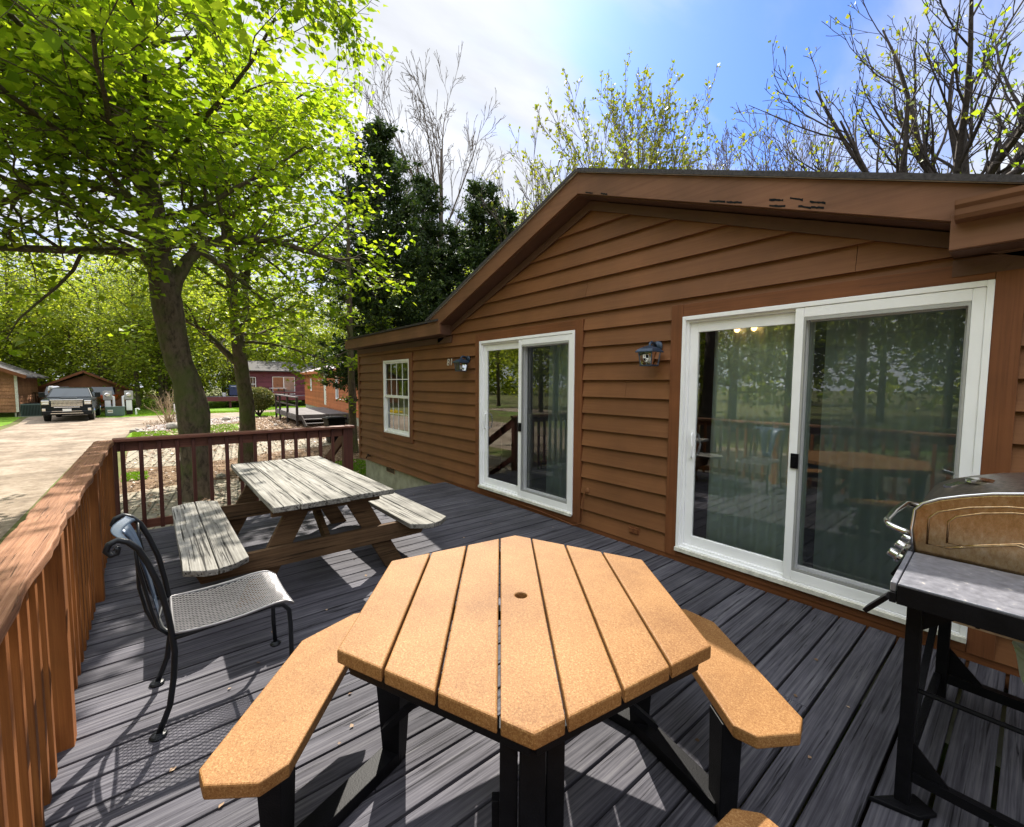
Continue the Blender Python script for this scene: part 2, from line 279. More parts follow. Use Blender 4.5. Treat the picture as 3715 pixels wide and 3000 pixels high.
MT['grassblade'] = leafm('grass_blade', (0.07, 0.15, 0.008), (0.11, 0.22, 0.014), (0.17, 0.28, 0.03), (1.6, 1.5, 1.0), 0.45)
MT['bloom'] = leafm('yellow_bloom', (0.6, 0.42, 0.02), (0.7, 0.5, 0.03), (0.3, 0.35, 0.03), (1.3, 1.3, 1.0), 0.4)
# ------------------------------------------------------------------ object helpers
ORG = {}
def origin(o):
    return ORG.get(o.name, Vector((0, 0, 0)))
def tag(o, label=None, cat=None, group=None, kind=None):
    if label: o['label'] = label
    if cat: o['category'] = cat
    if group: o['group'] = group
    if kind: o['kind'] = kind
    return o
def thing(name, label, cat, loc, group=None):
    o = bpy.data.objects.new(name, None); COL.objects.link(o); o.location = loc; o.empty_display_size = 0.2
    ORG[o.name] = Vector(loc); return tag(o, label, cat, group)
def link(name, me, m, parent=None, bevel=0.0, smooth=False, label=None):
    o = bpy.data.objects.new(name, me); COL.objects.link(o)
    if m is not None: me.materials.append(MT[m] if isinstance(m, str) else m)
    if parent is not None:
        o.parent = parent; ORG[o.name] = origin(parent)
    if smooth:
        me.polygons.foreach_set('use_smooth', [True]*len(me.polygons))
    if bevel:
        b = o.modifiers.new('bevel', 'BEVEL'); b.width = bevel; b.segments = 2; b.limit_method = 'ANGLE'; b.angle_limit = R_(40)
    if label: o['label'] = label
    return o
class MB:
    def __init__(s): s.v = []; s.f = []
    def add(s, vs_, fs):
        n = len(s.v); s.v += [tuple(map(float, v)) for v in vs_]; s.f += [tuple(n+i for i in f) for f in fs]; return s
    def box(s, a, b):
        x0, y0, z0 = (min(a[i], b[i]) for i in range(3)); x1, y1, z1 = (max(a[i], b[i]) for i in range(3))
        return s.add([(x0,y0,z0),(x1,y0,z0),(x1,y1,z0),(x0,y1,z0),(x0,y0,z1),(x1,y0,z1),(x1,y1,z1),(x0,y1,z1)],
                     [(0,3,2,1),(4,5,6,7),(0,1,5,4),(1,2,6,5),(2,3,7,6),(3,0,4,7)])
    def beam(s, p0, p1, w, h, upv=(0, 0, 1)):
        p0, p1 = Vector(p0), Vector(p1); d = (p1-p0).normalized(); u = Vector(upv)
        if abs(d.dot(u)) > 0.99: u = Vector((0, 1, 0))
        sd = d.cross(u).normalized(); u = sd.cross(d)
        vs_ = [p + sd*(w/2)*a + u*(h/2)*b for p in (p0, p1) for a, b in ((-1,-1),(1,-1),(1,1),(-1,1))]
        return s.add(vs_, [(0,1,2,3),(4,7,6,5),(0,4,5,1),(1,5,6,2),(2,6,7,3),(3,7,4,0)])
    def prism(s, poly, z0, z1):
        n = len(poly)
        area = sum(poly[i][0]*poly[(i+1) % n][1]-poly[(i+1) % n][0]*poly[i][1] for i in range(n))
        if area < 0: poly = poly[::-1]
        vs_ = [(p[0], p[1], z0) for p in poly] + [(p[0], p[1], z1) for p in poly]
        return s.add(vs_, [tuple(range(n))[::-1], tuple(range(n, 2*n))] + [(i, (i+1) % n, n+(i+1) % n, n+i) for i in range(n)])
    def extr(s, poly3, dvec):
        n = len(poly3); d = Vector(dvec); ps = [Vector(p) for p in poly3]
        nrm = sum(((ps[i]-ps[0]).cross(ps[(i+1) % n]-ps[0]) for i in range(n)), Vector())
        if nrm.dot(d) > 0: ps = ps[::-1]
        vs_ = ps + [p+d for p in ps]
        return s.add(vs_, [tuple(range(n)), tuple(range(n, 2*n))[::-1]] + [((i+1) % n, i, n+i, n+(i+1) % n) for i in range(n)])
    def tube(s, pts, r, sides=8, cap=True, closed=False):
        pts = [Vector(p) for p in pts]; n = len(pts); rr = r if isinstance(r, (list, tuple)) else [r]*n
        ref = None; base = len(s.v); vv = []
        for i, p in enumerate(pts):
            if closed: d = pts[(i+1) % n]-pts[i-1]
            else: d = pts[min(i+1, n-1)]-pts[max(i-1, 0)]
            d.normalize()
            if ref is None:
                ref = Vector((0, 0, 1)) if abs(d.z) < 0.9 else Vector((1, 0, 0))
            a = d.cross(ref).normalized(); b = a.cross(d); ref = b
            for k in range(sides):
                t = 2*math.pi*k/sides; vv.append(p + (a*math.cos(t)+b*math.sin(t))*rr[i])
        ff = []
        for i in range(n if closed else n-1):
            j = (i+1) % n
            for k in range(sides):
                k2 = (k+1) % sides; ff.append((i*sides+k, i*sides+k2, j*sides+k2, j*sides+k))
        if cap and not closed:
            ff.append(tuple(range(sides))[::-1]); ff.append(tuple((n-1)*sides+k for k in range(sides)))
        return s.add(vv, ff)
    def lathe(s, prof, c, sides=16, axis='Z', cap=True):
        c = Vector(c); vv = []; 
        for (r, h) in prof:
            for k in range(sides):
                t = 2*math.pi*k/sides; a, b = r*math.cos(t), r*math.sin(t)
                vv.append(c + (Vector((a, b, h)) if axis == 'Z' else Vector((h, a, b)) if axis == 'X' else Vector((b, h, a))))
        ff = []; n = len(prof)
        for i in range(n-1):
            for k in range(sides):
                k2 = (k+1) % sides; ff.append((i*sides+k, i*sides+k2, (i+1)*sides+k2, (i+1)*sides+k))
        if cap: ff.append(tuple(range(sides))[::-1]); ff.append(tuple((n-1)*sides+k for k in range(sides)))
        return s.add(vv, ff)
    def blob(s, c, r, jit=0.12, seg=10, rings=7):
        c = Vector(c); vv = [c+Vector((0, 0, -r[2]))]
        for i in range(1, rings):
            ph = math.pi*i/rings-math.pi/2
            for k in range(seg):
                t = 2*math.pi*k/seg; q = 1+rnd.uniform(-jit, jit)
                vv.append(c+Vector((r[0]*math.cos(ph)*math.cos(t)*q, r[1]*math.cos(ph)*math.sin(t)*q, r[2]*math.sin(ph)*q)))
        vv.append(c+Vector((0, 0, r[2]))); L = len(vv)-1; ff = []
        for k in range(seg):
            k2 = (k+1) % seg; ff.append((0, 1+k2, 1+k)); ff.append((L, 1+(rings-2)*seg+k, 1+(rings-2)*seg+k2))
            for i in range(rings-2):
                a = 1+i*seg; ff.append((a+k, a+k2, a+seg+k2, a+seg+k))
        return s.add(vv, ff)
    def rotz(s, ang, c, i0=0):
        ca, sa = math.cos(ang), math.sin(ang)
        for i in range(i0, len(s.v)):
            x, y, z = s.v[i]; x -= c[0]; y -= c[1]; s.v[i] = (c[0]+x*ca-y*sa, c[1]+x*sa+y*ca, z)
        return s
    def build(s, name, m, parent=None, bevel=0.0, smooth=False, label=None):
        og = origin(parent) if parent is not None else Vector((0, 0, 0))
        me = bpy.data.meshes.new(name); me.from_pydata([(v[0]-og.x, v[1]-og.y, v[2]-og.z) for v in s.v], [], s.f); me.update()
        return link(name, me, m, parent, bevel, smooth, label)
def solo(mb, name, m, loc, label, cat, group=None, **kw):
    """a thing that is one mesh: put its origin at loc"""
    mb.v = [(v[0]-loc[0], v[1]-loc[1], v[2]-loc[2]) for v in mb.v]
    o = mb.build(name, m, None, **kw); o.location = loc; ORG[o.name] = Vector(loc); return tag(o, label, cat, group)
def copy_tree(root, loc, rotz=0.0, scale=None, label=None):
    r = root.copy(); COL.objects.link(r); r.location = loc; r.rotation_euler = (0, 0, rotz)
    if scale: r.scale = scale
    if label: r['label'] = label
    for ch in list(root.children):
        c = ch.copy(); COL.objects.link(c); c.parent = r
        for g in ch.children:
            d = g.copy(); COL.objects.link(d); d.parent = c
    return r
def np_mesh(name, verts, quads):
    me = bpy.data.meshes.new(name); nv = len(verts); nf, k = quads.shape
    me.vertices.add(nv); me.vertices.foreach_set('co', np.ascontiguousarray(verts, dtype=np.float32).ravel())
    me.loops.add(nf*k); me.loops.foreach_set('vertex_index', quads.astype(np.int32).ravel())
    me.polygons.add(nf); me.polygons.foreach_set('loop_start', np.arange(0, nf*k, k, dtype=np.int32)); me.polygons.foreach_set('loop_total', np.full(nf, k, dtype=np.int32))
    me.update(calc_edges=True); return me
G = -0.60      # ground level, the deck top is z = 0
# ------------------------------------------------------------------ ground, road, beds, paths
def sheet(name, poly, z, m, kind='structure', th=0.0):
    mb = MB(); mb.add([(x, y, 0) for x, y in poly], [tuple(range(len(poly)))])
    mb.v = [(v[0], v[1], z) for v in mb.v]
    o = mb.build(name, m); o['kind'] = kind
    if o.data.polygons[0].normal.z < 0: o.data.flip_normals()
    return o
sheet('ground', [(-200, -200), (200, -200), (200, 200), (-200, 200)], G, 'forest')
road = [(40, -5.6), (-9, -5.35), (-19, -5.3), (-22.6, -4.5), (-24.9, -4.42), (-27, -3.97), (-28.9, -3.1), (-30.1, -2.5), (-31.4, -1.14), (-32.3, 0.4),
        (-34, 1.8), (-35, 4.2), (-36.5, 5.9), (-41.5, 6.6), (-40, 4.1), (-38.2, 1.5), (-37.6, -0.6), (-36.8, -2.2), (-35.8, -4.0), (-35.3, -5.3), (-36.2, -6.4),
        (-42.5, -6.8), (-44.5, -9.2), (-38.5, -9.4), (-33, -8.9), (-27.8, -8.8), (-20, -11.5), (40, -13)]
sheet('gravel_road', road, G+0.004, 'gravel')
sheet('lawn', [(-70, -6.3), (-36.3, -6.35), (-35.4, -5.3), (-35.9, -4.0), (-36.9, -2.2), (-37.7, -0.6), (-38.3, 1.5), (-40.1, 4.1), (-41.6, 6.7), (-43.5, 14), (-70, 14)], G+0.008, 'lawn')
sheet('lawn', [(-24.6, -4.36), (-22.4, -4.45), (-20.2, -4.3), (-20.5, -2.5), (-22.5, -1.2), (-24.4, -0.3), (-26.9, 0.3), (-26.6, -1.5), (-24.0, -3.2)], G+0.012, 'lawn')
sheet('lawn', [(-34, 1.8), (-36.4, 5.9), (-33, 5.6), (-30.5, 3.2), (-31, 1.2), (-32.4, 0.5)], G+0.008, 'lawn')
sheet('lawn', [(-45, -14), (-32, -10.5), (-29.5, -9.3), (-33, -9.2), (-38, -9.6), (-44, -10)], G+0.008, 'lawn')
sheet('mulch_bed', [(-6.5, -4.25), (-20.1, -4.3), (-22.4, -4.1), (-27, -3.9), (-30, -2.4), (-32, 0.6), (-31, 2.4), (-26, 4.6), (-19, 4.6), (-10.2, 3.2), (-9.7, 0.4), (-6.2, 0.4)], G+0.008, 'mulch')
sheet('stone_bed', [(-24.7, -4.36), (-27, -3.95), (-29, -3.05), (-30.2, -2.4), (-31.4, -1.0), (-32.2, 0.7), (-29.5, 0.9), (-27.2, -0.6), (-26.2, -2.2), (-24.6, -3.3)], G+0.016, 'stonebed')
sheet('paver_path', [(-7.0, -4.28), (-11.2, -4.26), (-11.5, -3.4), (-11.6, -2.7), (-11.3, -1.6), (-10.3, 0.2), (-9.75, 0.3), (-8.3, -0.1), (-7.6, -0.9), (-7.2, -2.5)], G+0.012, 'paver')
sheet('paver_path', [(-14.55, -4.24), (-17.95, -4.27), (-18.7, -3.6), (-18.5, -2.0), (-18.4, -0.3), (-18.1, 0.5), (-17.6, 1.4), (-16.2, 1.9), (-15.5, 0.7), (-15.2, -0.9), (-14.6, -1.9), (-14.2, -3.1)], G+0.012, 'paver')
sheet('lawn', [(-12.6, -4.24), (-13.6, -4.24), (-13.7, -3.9), (-12.9, -3.75)], G+0.016, 'lawn')
sheet('lawn', [(-6.1, -4.2), (-7.0, -4.25), (-7.1, -2.4), (-6.1, -2.2)], G+0.012, 'lawn')
sheet('lawn', [(-9.7, -0.15), (-11.3, -0.9), (-12.3, -0.2), (-12.0, 0.9), (-10.4, 0.9)], G+0.020, 'lawn')
sheet('asphalt_drive', [(-30, -18), (40, -18), (40, -21.5), (-30, -21.5)], G+0.012, 'gravel')

# ------------------------------------------------------------------ the brown house, number 81
house = thing('cabin', 'brown lap-sided cabin beside the deck with two white sliding doors and one window', 'house', (-3.1, 0.0, G))
OPEN = [(-8.50, -7.18, 0.497, 2.137), (-5.204, -3.173, 0.038, 2.294), (-2.136, -0.093, 0.038, 2.294)]
XL, XR, EAVE = -9.80, 5.0, 2.32
APX, APZ, SL = -3.10, 3.50, 0.373
EXPO = 0.1775
sid = MB(); wallmb = MB()
def xints(z0, z1):
    iv = [(XL, XR)]
    for a, b, c, d in OPEN:
        if z1 > c+1e-4 and z0 < d-1e-4:
            nv = []
            for p, q in iv:
                if a > p and b < q: nv += [(p, a), (b, q)]
                elif a <= p < b: nv.append((b, q))
                else: nv.append((p, q))
            iv = nv
    return iv
zl = [-0.100] + [0.217+EXPO*k - EXPO for k in range(0, 21)]
zl = sorted(set(round(z, 4) for z in zl))
joints = {2.525: [(-3.15)], 2.347: [-0.82], 0.75: [-6.2], 1.46: [-2.62], 1.815: [-6.9]}
for i in range(len(zl)-1):
    za, zb = zl[i], zl[i+1]
    cuts = sorted({za, zb} | {z for o in OPEN for z in o[2:] if za < z < zb} | ({EAVE} if za < EAVE < zb else set()))
    for c0, c1 in zip(cuts[:-1], cuts[1:]):
        yf = lambda z: -0.0445 + 0.034*(z-za)/(zb-za)
        if c0 >= EAVE-1e-6:
            h0 = (APZ-c0)/SL; h1 = max(0, (APZ-c1)/SL)
            if h0 <= 0.05: continue
            ivs = [(APX-h0, APX+h0, APX-h1, APX+h1)]
        else:
            ivs = [(a, b, a, b) for a, b in xints(c0, c1)]
        sp = []
        jx = [j for k, js in joints.items() if abs(k-za) < 0.09 for j in js]
        for a0, b0, a1, b1 in ivs:
            js = [j for j in jx if a0+0.2 < j < b0-0.2]
            if js: sp += [(a0, js[0]-0.0015, a1, js[0]-0.0015), (js[0]+0.0015, b0, js[0]+0.0015, b1)]
            else: sp.append((a0, b0, a1, b1))
        for a0, b0, a1, b1 in sp:
            y0, y1 = yf(c0), yf(c1)
            vs_ = [(a0, y0, c0), (b0, y0, c0), (b1, y1, c1), (a1, y1, c1), (a0, 0.0, c0), (b0, 0.0, c0), (b1, 0.0, c1), (a1, 0.0, c1)]
            sid.add(vs_, [(0,1,2,3), (4,5,1,0), (0,3,7,4), (1,5,6,2)])
sid.build('siding', 'siding', house)
# structural wall behind the boards, with real openings
T = 0.12
xs = [XL] + [v for o in OPEN for v in o[:2]] + [XR]
for k in range(0, len(xs), 2): wallmb.box((xs[k]+0.02, 0.001, -0.10), (xs[k+1]-0.001, T, EAVE))
for a, b, c, d in OPEN:
    wallmb.box((a, 0.001, d), (b, T, EAVE)); wallmb.box((a, 0.001, -0.10), (b, T, c))
wallmb.extr([(APX-3.16, 0.001, EAVE), (APX+3.16, 0.001, EAVE), (APX, 0.001, APZ-0.01)], (0, T, 0))
wallmb.box((XL+0.02, T, -0.10), (XL+0.14, 8.0, EAVE)); wallmb.box((XR-0.12, T, -0.10), (XR, 8.0, EAVE)); wallmb.box((XL+0.14, 7.9, -0.10), (XR-0.12, 8.0, EAVE))
wallmb.build('wall', 'siding', house)
fd = MB(); fd.box((-9.60, 0.02, G-0.05), (XR, 0.16, -0.102)); fd.box((-9.60, 0.16, G-0.05), (-9.45, 7.9, -0.102)); fd.build('foundation', 'concrete', house)
tr = MB(); tr.box((-9.835, -0.045, -0.12), (-9.74, -0.0, EAVE)); tr.box((-9.835, 0.0, -0.12), (-9.802, 0.10, EAVE)); tr.build('corner_trim', 'trimz', house, bevel=0.003)
tb = MB(); tb.box((-5.9, -0.036, -0.016), (XR, -0.0, 0.034)); tb.build('base_trim', 'trim', house, bevel=0.003)
# crawl-space vent in the foundation
vt = MB(); vt.box((-8.46, 0.005, -0.225), (-8.08, 0.018, -0.112)); vo = vt.build('foundation_vent', 'palemetal', house)
vt = MB()
for k in range(11): vt.box((-8.44+k*0.034, -0.001, -0.215), (-8.44+k*0.034+0.012, 0.004, -0.122))
vt.build('louvre', 'black', vo)
# frieze boards, soffit, fascia
OV = 0.25
fz = MB(); th = 0.09
for s in (-1, 1):
    x1 = APX+s*3.16; z1 = APZ-3.16*SL
    fz.extr([(APX, -0.032, APZ), (x1, -0.032, z1), (x1, -0.032, z1-th), (APX, -0.032, APZ-th)], (0, -0.020, 0))
fz.box((XL-0.02, -0.052, 2.225), (APX-3.16-0.01+0.42, -0.031, 2.34-0.02)); fz.box((APX+2.74, -0.052, 2.225), (XR, -0.031, 2.32)); fz.build('frieze_board', 'soffit', house)
GP = (APX, 3.745)       # gable roof edge top
def gz(x): return GP[1]-abs(x-APX)*0.3745
GL, GR = -6.25, 0.06
fa = MB()
for s, xe in ((-1, GL), (1, GR)):
    zt = gz(xe)
    x_in = APX; xb = APX + s*(abs(xe-APX)-0.30)
    fa.extr([(APX, -OV, GP[1]-0.018), (xe, -OV, zt-0.018), (xb, -OV, gz(xb)-0.222), (APX, -OV, GP[1]-0.222)], (0, 0.028, 0))
fa.build('gable_fascia', 'fascia', house, bevel=0.002)
for (xa, za, xb, zb_) in ((-2.995, 3.500, -2.90, 3.462), (-2.80, 3.425, -2.721, 3.394), (-1.722, 3.024, -1.60, 2.982), (-1.59, 2.975, -1.477, 2.939), (-1.29, 2.90, -1.20, 2.868), (-1.288, 2.859, -1.185, 2.824), (-1.106, 2.800, -1.03, 2.768), (-1.03, 2.772, -0.957, 2.743), (-1.158, 2.871, -1.08, 2.835), (-1.04, 2.81, -0.95, 2.774)):
    pb = MB(); nn = 7; up_ = [(xa+(xb-xa)*k/nn, za+(zb_-za)*k/nn+0.004+rnd.uniform(0, .006)) for k in range(nn+1)]; lo_ = [(xa+(xb-xa)*k/nn, za+(zb_-za)*k/nn-0.004-rnd.uniform(0, .006)) for k in range(nn+1)][::-1]
    pb.extr([(x, -OV-0.0005, z) for x, z in up_+lo_], (0, -0.001, 0)); pb.build('peeled_patch', 'black', house)
fb = MB(); fb.box((-10.02, -OV-0.002, 2.338), (-5.85, -OV+0.026, 2.53)); fb.build('eave_fascia', 'fascia', house, bevel=0.003)
fb = MB(); fb.box((-0.36, -OV-0.004, 2.338), (XR+0.2, -OV+0.024, 2.53)); fb.build('eave_fascia', 'fascia', house, bevel=0.003)
so = MB()
for s in (-1, 1):
    x1 = APX+s*2.75
    so.extr([(APX, -OV+0.028, APZ+0.012), (x1, -OV+0.028, APZ+0.012-2.75*SL), (x1, -OV+0.028, APZ+0.024-2.75*SL), (APX, -OV+0.028, APZ+0.024)], (0, OV-0.03, 0))
so.box((-10.0, -OV+0.026, 2.335), (-5.85, 0.0, 2.347)); so.box((-0.36, -OV+0.024, 2.335), (XR+0.2, 0.0, 2.347)); so.build('soffit', 'soffit', house)
for xa in (-5.87, -0.36):
    sb = MB(); sb.box((xa, -OV+0.028, 2.349), (xa+0.02, 0.0, 2.50)); sb.build('soffit_return', 'soffit', house)
rf = MB(); MS = 0.25
def slab(p, q, r, s_, t=0.035):
    a = [Vector(v) for v in (p, q, r, s_)]; n = (a[1]-a[0]).cross(a[2]-a[0]).normalized()
    if n.z < 0: n = -n; a = a[::-1]
    rf.add([*a, *[v+n*t for v in a]], [(3,2,1,0), (4,5,6,7), (0,1,5,4), (1,2,6,5), (2,3,7,6), (3,0,4,7)])
yr = (GP[1]-2.55)/MS - OV
for s, xe in ((-1, GL), (1, GR)):
    slab((APX, -OV-0.03, GP[1]-0.015), (xe, -OV-0.03, gz(xe)-0.015), (xe, -OV+0.15, gz(xe)-0.015), (APX, yr, GP[1]-0.015))
slab((-10.05, -OV-0.03, 2.535), (-5.9, -OV-0.03, 2.535), (-5.9, 4.4, 2.535+MS*4.65), (-10.05, 4.4, 2.535+MS*4.65), 0.03)
slab((-5.9, 0.05, 2.55+MS*0.3-0.03), (-0.3, 0.05, 2.55+MS*0.3-0.03), (-0.3, 4.4, 2.535+MS*4.65), (-5.9, 4.4, 2.535+MS*4.65), 0.02)
slab((-0.3, -OV-0.03, 2.535), (XR+0.3, -OV-0.03, 2.535), (XR+0.3, 4.4, 2.535+MS*4.65), (-0.3, 4.4, 2.535+MS*4.65), 0.03)
slab((-10.05, 4.4, 2.535+MS*4.65), (XR+0.3, 4.4, 2.535+MS*4.65), (XR+0.3, 8.5, 2.65), (-10.05, 8.5, 2.65), 0.03)
rf.build('roof', 'shingle', house)
de = MB()
for s, xe in ((-1, GL), (1, GR)):
    de.beam((APX, -OV-0.012, GP[1]-0.008), (xe, -OV-0.012, gz(xe)-0.008), 0.02, 0.014)
de.build('drip_edge', 'oldwhite', house)
gt = MB(); g0 = -0.335
gp = [(-OV-0.006, 2.475), (-OV-0.075, 2.480), (-OV-0.088, 2.500), (-OV-0.092, 2.530), (-OV-0.108, 2.548), (-OV-0.112, 2.572), (-OV-0.098, 2.576), (-OV-0.094, 2.556), (-OV-0.080, 2.500), (-OV-0.070, 2.488), (-OV-0.006, 2.484)]
gt.extr([(g0, y, z) for y, z in gp], (XR+0.5, 0, 0)); gt.extr([(g0-0.004, y, z) for y, z in [gp[0], gp[1], gp[2], gp[3], gp[4], gp[5], (-OV-0.006, 2.572)]], (0.006, 0, 0)); gt.build('gutter', 'fascia', house)
# door and window trims
def trimbox(x0, x1, z0, z1, ix0, ix1, iz0, iz1, par, sill=True):
    t = MB(); t.box((x0, -0.048, iz1), (x1, 0.0, z1)); t.build('head_trim', 'trim', par, bevel=0.003)
    for a, b in ((x0, ix0), (ix1, x1)):
        t = MB(); t.box((a, -0.046, z0), (b, 0.0, iz1-0.001)); t.build('side_trim', 'trimz', par, bevel=0.003)
    t = MB(); t.box((ix0+0.001, -0.044, z0), (ix1-0.001, 0.0, iz0-0.001)); t.build('sill_trim', 'trim', par, bevel=0.003)
def ringxz(mb, x0, x1, z0, z1, w, ya, yb, wb=None, wt=None):
    wb = wb or w; wt = wt or w
    mb.box((x0, ya, z0), (x0+w, yb, z1)); mb.box((x1-w, ya, z0), (x1, yb, z1)); mb.box((x0+w, ya, z0), (x1-w, yb, z0+wb)); mb.box((x0+w, ya, z1-wt), (x1-w, yb, z1))
def slider(x0, x1, z0, z1, xm, label):
    d = bpy.data.objects.new('sliding_door', None); COL.objects.link(d); d.parent = house; ORG[d.name] = origin(house); d['label'] = label
    f = MB(); ringxz(f, x0, x1, z0, z1, 0.030, -0.058, 0.07, 0.034, 0.034); ringxz(f, x0+0.030, x1-0.030, z0+0.034, z1-0.034, 0.020, -0.030, 0.05, 0.02, 0.02)
    f.build('frame', 'white', d, bevel=0.003)
    s = MB(); ringxz(s, x0+0.050, xm+0.03, z0+0.054, z1-0.054, 0.072, -0.006, 0.026, 0.085, 0.085); s.build('fixed_sash', 'white', d, bevel=0.004)
    s = MB(); ringxz(s, xm-0.035, x1-0.050, z0+0.054, z1-0.054, 0.062, 0.030, 0.056, 0.08, 0.08); s.build('sliding_sash', 'white', d, bevel=0.004)
    g = MB(); g.add([(x0+0.122, 0.012, z0+0.139), (xm-0.042, 0.012, z0+0.139), (xm-0.042, 0.012, z1-0.139), (x0+0.122, 0.012, z1-0.139)], [(0,1,2,3)]); g.build('pane', 'glass', d)
    g = MB(); g.add([(xm+0.027, 0.043, z0+0.134), (x1-0.112, 0.043, z0+0.134), (x1-0.112, 0.043, z1-0.134), (xm+0.027, 0.043, z1-0.134)], [(0,1,2,3)]); g.build('pane', 'glass', d)
    s = MB(); ringxz(s, xm-0.04, x1-0.030, z0+0.036, z1-0.036, 0.055, -0.052, -0.033, 0.075, 0.07); s.build('screen_frame', 'white', d, bevel=0.004)
    s = MB(); s.box((xm+0.016, -0.0505, z0+0.112), (xm+0.03, -0.036, z1-0.107)); s.box((x1-0.097, -0.0505, z0+0.112), (x1-0.086, -0.036, z1-0.107)); s.box((xm+0.03, -0.0505, z0+0.112), (x1-0.097, -0.036, z0+0.135)); s.box((xm+0.03, -0.0505, z1-0.13), (x1-0.097, -0.036, z1-0.107)); s.build('screen_bead', 'grey', d)
    g = MB(); g.add([(xm+0.03, -0.040, z0+0.135), (x1-0.097, -0.040, z0+0.135), (x1-0.097, -0.040, z1-0.13), (xm+0.03, -0.040, z1-0.13)], [(0,1,2,3)]); g.build('insect_screen', 'screen', d)
    h = MB(); zc_ = z0+0.95
    h.tube([(x0+0.10, -0.008, zc_-0.11), (x0+0.115, -0.05, zc_-0.09), (x0+0.128, -0.062, zc_), (x0+0.115, -0.05, zc_+0.09), (x0+0.10, -0.008, zc_+0.11)], 0.009, 8); h.box((x0+0.078, -0.012, zc_-0.13), (x0+0.108, -0.005, zc_+0.13)); h.build('handle', 'white', d, bevel=0.002)
    h = MB(); h.box((xm-0.022, -0.066, zc_-0.075), (xm+0.028, -0.0525, zc_+0.035)); h.box((xm-0.008, -0.074, zc_-0.055), (xm+0.014, -0.066, zc_+0.015)); h.build('screen_latch', 'black', d, bevel=0.003)
    t = MB(); t.box((x0, -0.080, z0-0.012), (x1, -0.058, z0+0.022)); t.build('threshold', 'oldwhite', d, bevel=0.003)
    for s_, a, b in (('side_trim', x0-0.111, x0), ('side_trim', x1, x1+0.111)):
        t = MB(); t.box((a, -0.048, 0.036), (b, 0.0, z1+0.111)); t.build(s_, 'trimz', d, bevel=0.003)
    t = MB(); t.box((x0+0.001, -0.0455, z1+0.001), (x1-0.001, 0.0, z1+0.109)); t.build('head_trim', 'trim', d, bevel=0.003)
    t = MB(); t.box((x0+0.001, -0.0455, 0.036), (x1-0.001, 0.0, z0-0.001)); t.build('sill_trim', 'trim', d, bevel=0.003)
    return d
slider(-5.093, -3.288, 0.110, 2.185, -4.20, 'white sliding door left of the middle wall lantern')
slider(-2.025, -0.186, 0.110, 2.185, -1.115, 'white sliding door nearest the gas grill')
w = bpy.data.objects.new('window', None); COL.objects.link(w); w.parent = house; ORG[w.name] = origin(house)
f = MB(); ringxz(f, -8.43, -7.305, 0.600, 2.030, 0.035, -0.050, 0.06); f.build('frame', 'white', w, bevel=0.003)
f = MB(); ringxz(f, -8.395, -7.34, 1.305, 1.995, 0.035, -0.034, -0.008, 0.05, 0.03); f.build('upper_sash', 'white', w, bevel=0.003)
f = MB(); ringxz(f, -8.395, -7.34, 0.635, 1.34, 0.045, -0.006, 0.030, 0.05, 0.04); f.build('lower_sash', 'white', w, bevel=0.003)
f = MB()
for k in (1, 2, 3):
    x = -8.36+k*0.246; f.box((x-0.007, -0.024, 1.355), (x+0.007, -0.019, 1.965)); x = -8.35+k*0.241; f.box((x-0.007, 0.006, 0.685), (x+0.007, 0.011, 1.30))
f.box((-8.36, -0.0245, 1.652), (-7.375, -0.0185, 1.668)); f.box((-8.35, 0.0055, 0.985), (-7.385, 0.0115, 0.999)); f.build('muntin', 'white', w)
g = MB(); g.add([(-8.36, -0.017, 1.355), (-7.375, -0.017, 1.355), (-7.375, -0.017, 1.965), (-8.36, -0.017, 1.965)], [(0,1,2,3)]); g.build('pane', 'glass', w)
g = MB(); g.add([(-8.35, 0.013, 0.685), (-7.385, 0.013, 0.685), (-7.385, 0.013, 1.30), (-8.35, 0.013, 1.30)], [(0,1,2,3)]); g.build('pane', 'glass', w)
trimbox(-8.502, -7.178, 0.495, 2.139, -8.43, -7.305, 0.600, 2.030, w)
# dim rooms behind the glass
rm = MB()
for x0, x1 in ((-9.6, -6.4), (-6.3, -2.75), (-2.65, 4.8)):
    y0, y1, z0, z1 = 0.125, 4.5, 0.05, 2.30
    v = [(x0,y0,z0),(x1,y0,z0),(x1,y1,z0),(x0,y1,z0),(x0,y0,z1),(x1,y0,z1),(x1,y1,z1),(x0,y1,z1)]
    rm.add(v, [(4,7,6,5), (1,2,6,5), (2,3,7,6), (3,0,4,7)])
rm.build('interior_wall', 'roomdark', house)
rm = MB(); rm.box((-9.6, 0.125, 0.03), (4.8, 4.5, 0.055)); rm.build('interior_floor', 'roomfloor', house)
fp = thing('fireplace', 'cream fireplace with stacked logs seen through the left sliding door', 'fireplace', (-5.3, 0.9, 0.055))
b = MB(); b.box((-5.85, 0.95, 0.055), (-5.15, 1.9, 1.05)); b.box((-5.9, 0.9, 1.05), (-5.05, 1.95, 1.12)); b.box((-5.88, 0.92, 0.055), (-5.10, 1.92, 0.16)); b.build('surround', 'cream', fp, bevel=0.01)
b = MB(); b.box((-5.148, 1.15, 0.20), (-5.14, 1.75, 0.75)); b.build('firebox', 'black', fp)
b = MB()
for k in range(4): b.tube([(-5.12, 1.2, 0.24+0.06*(k//2)), (-5.12+0.02*k, 1.7, 0.26+0.06*(k//2))], 0.035, 8)
b.build('log', 'picnicleg', fp)
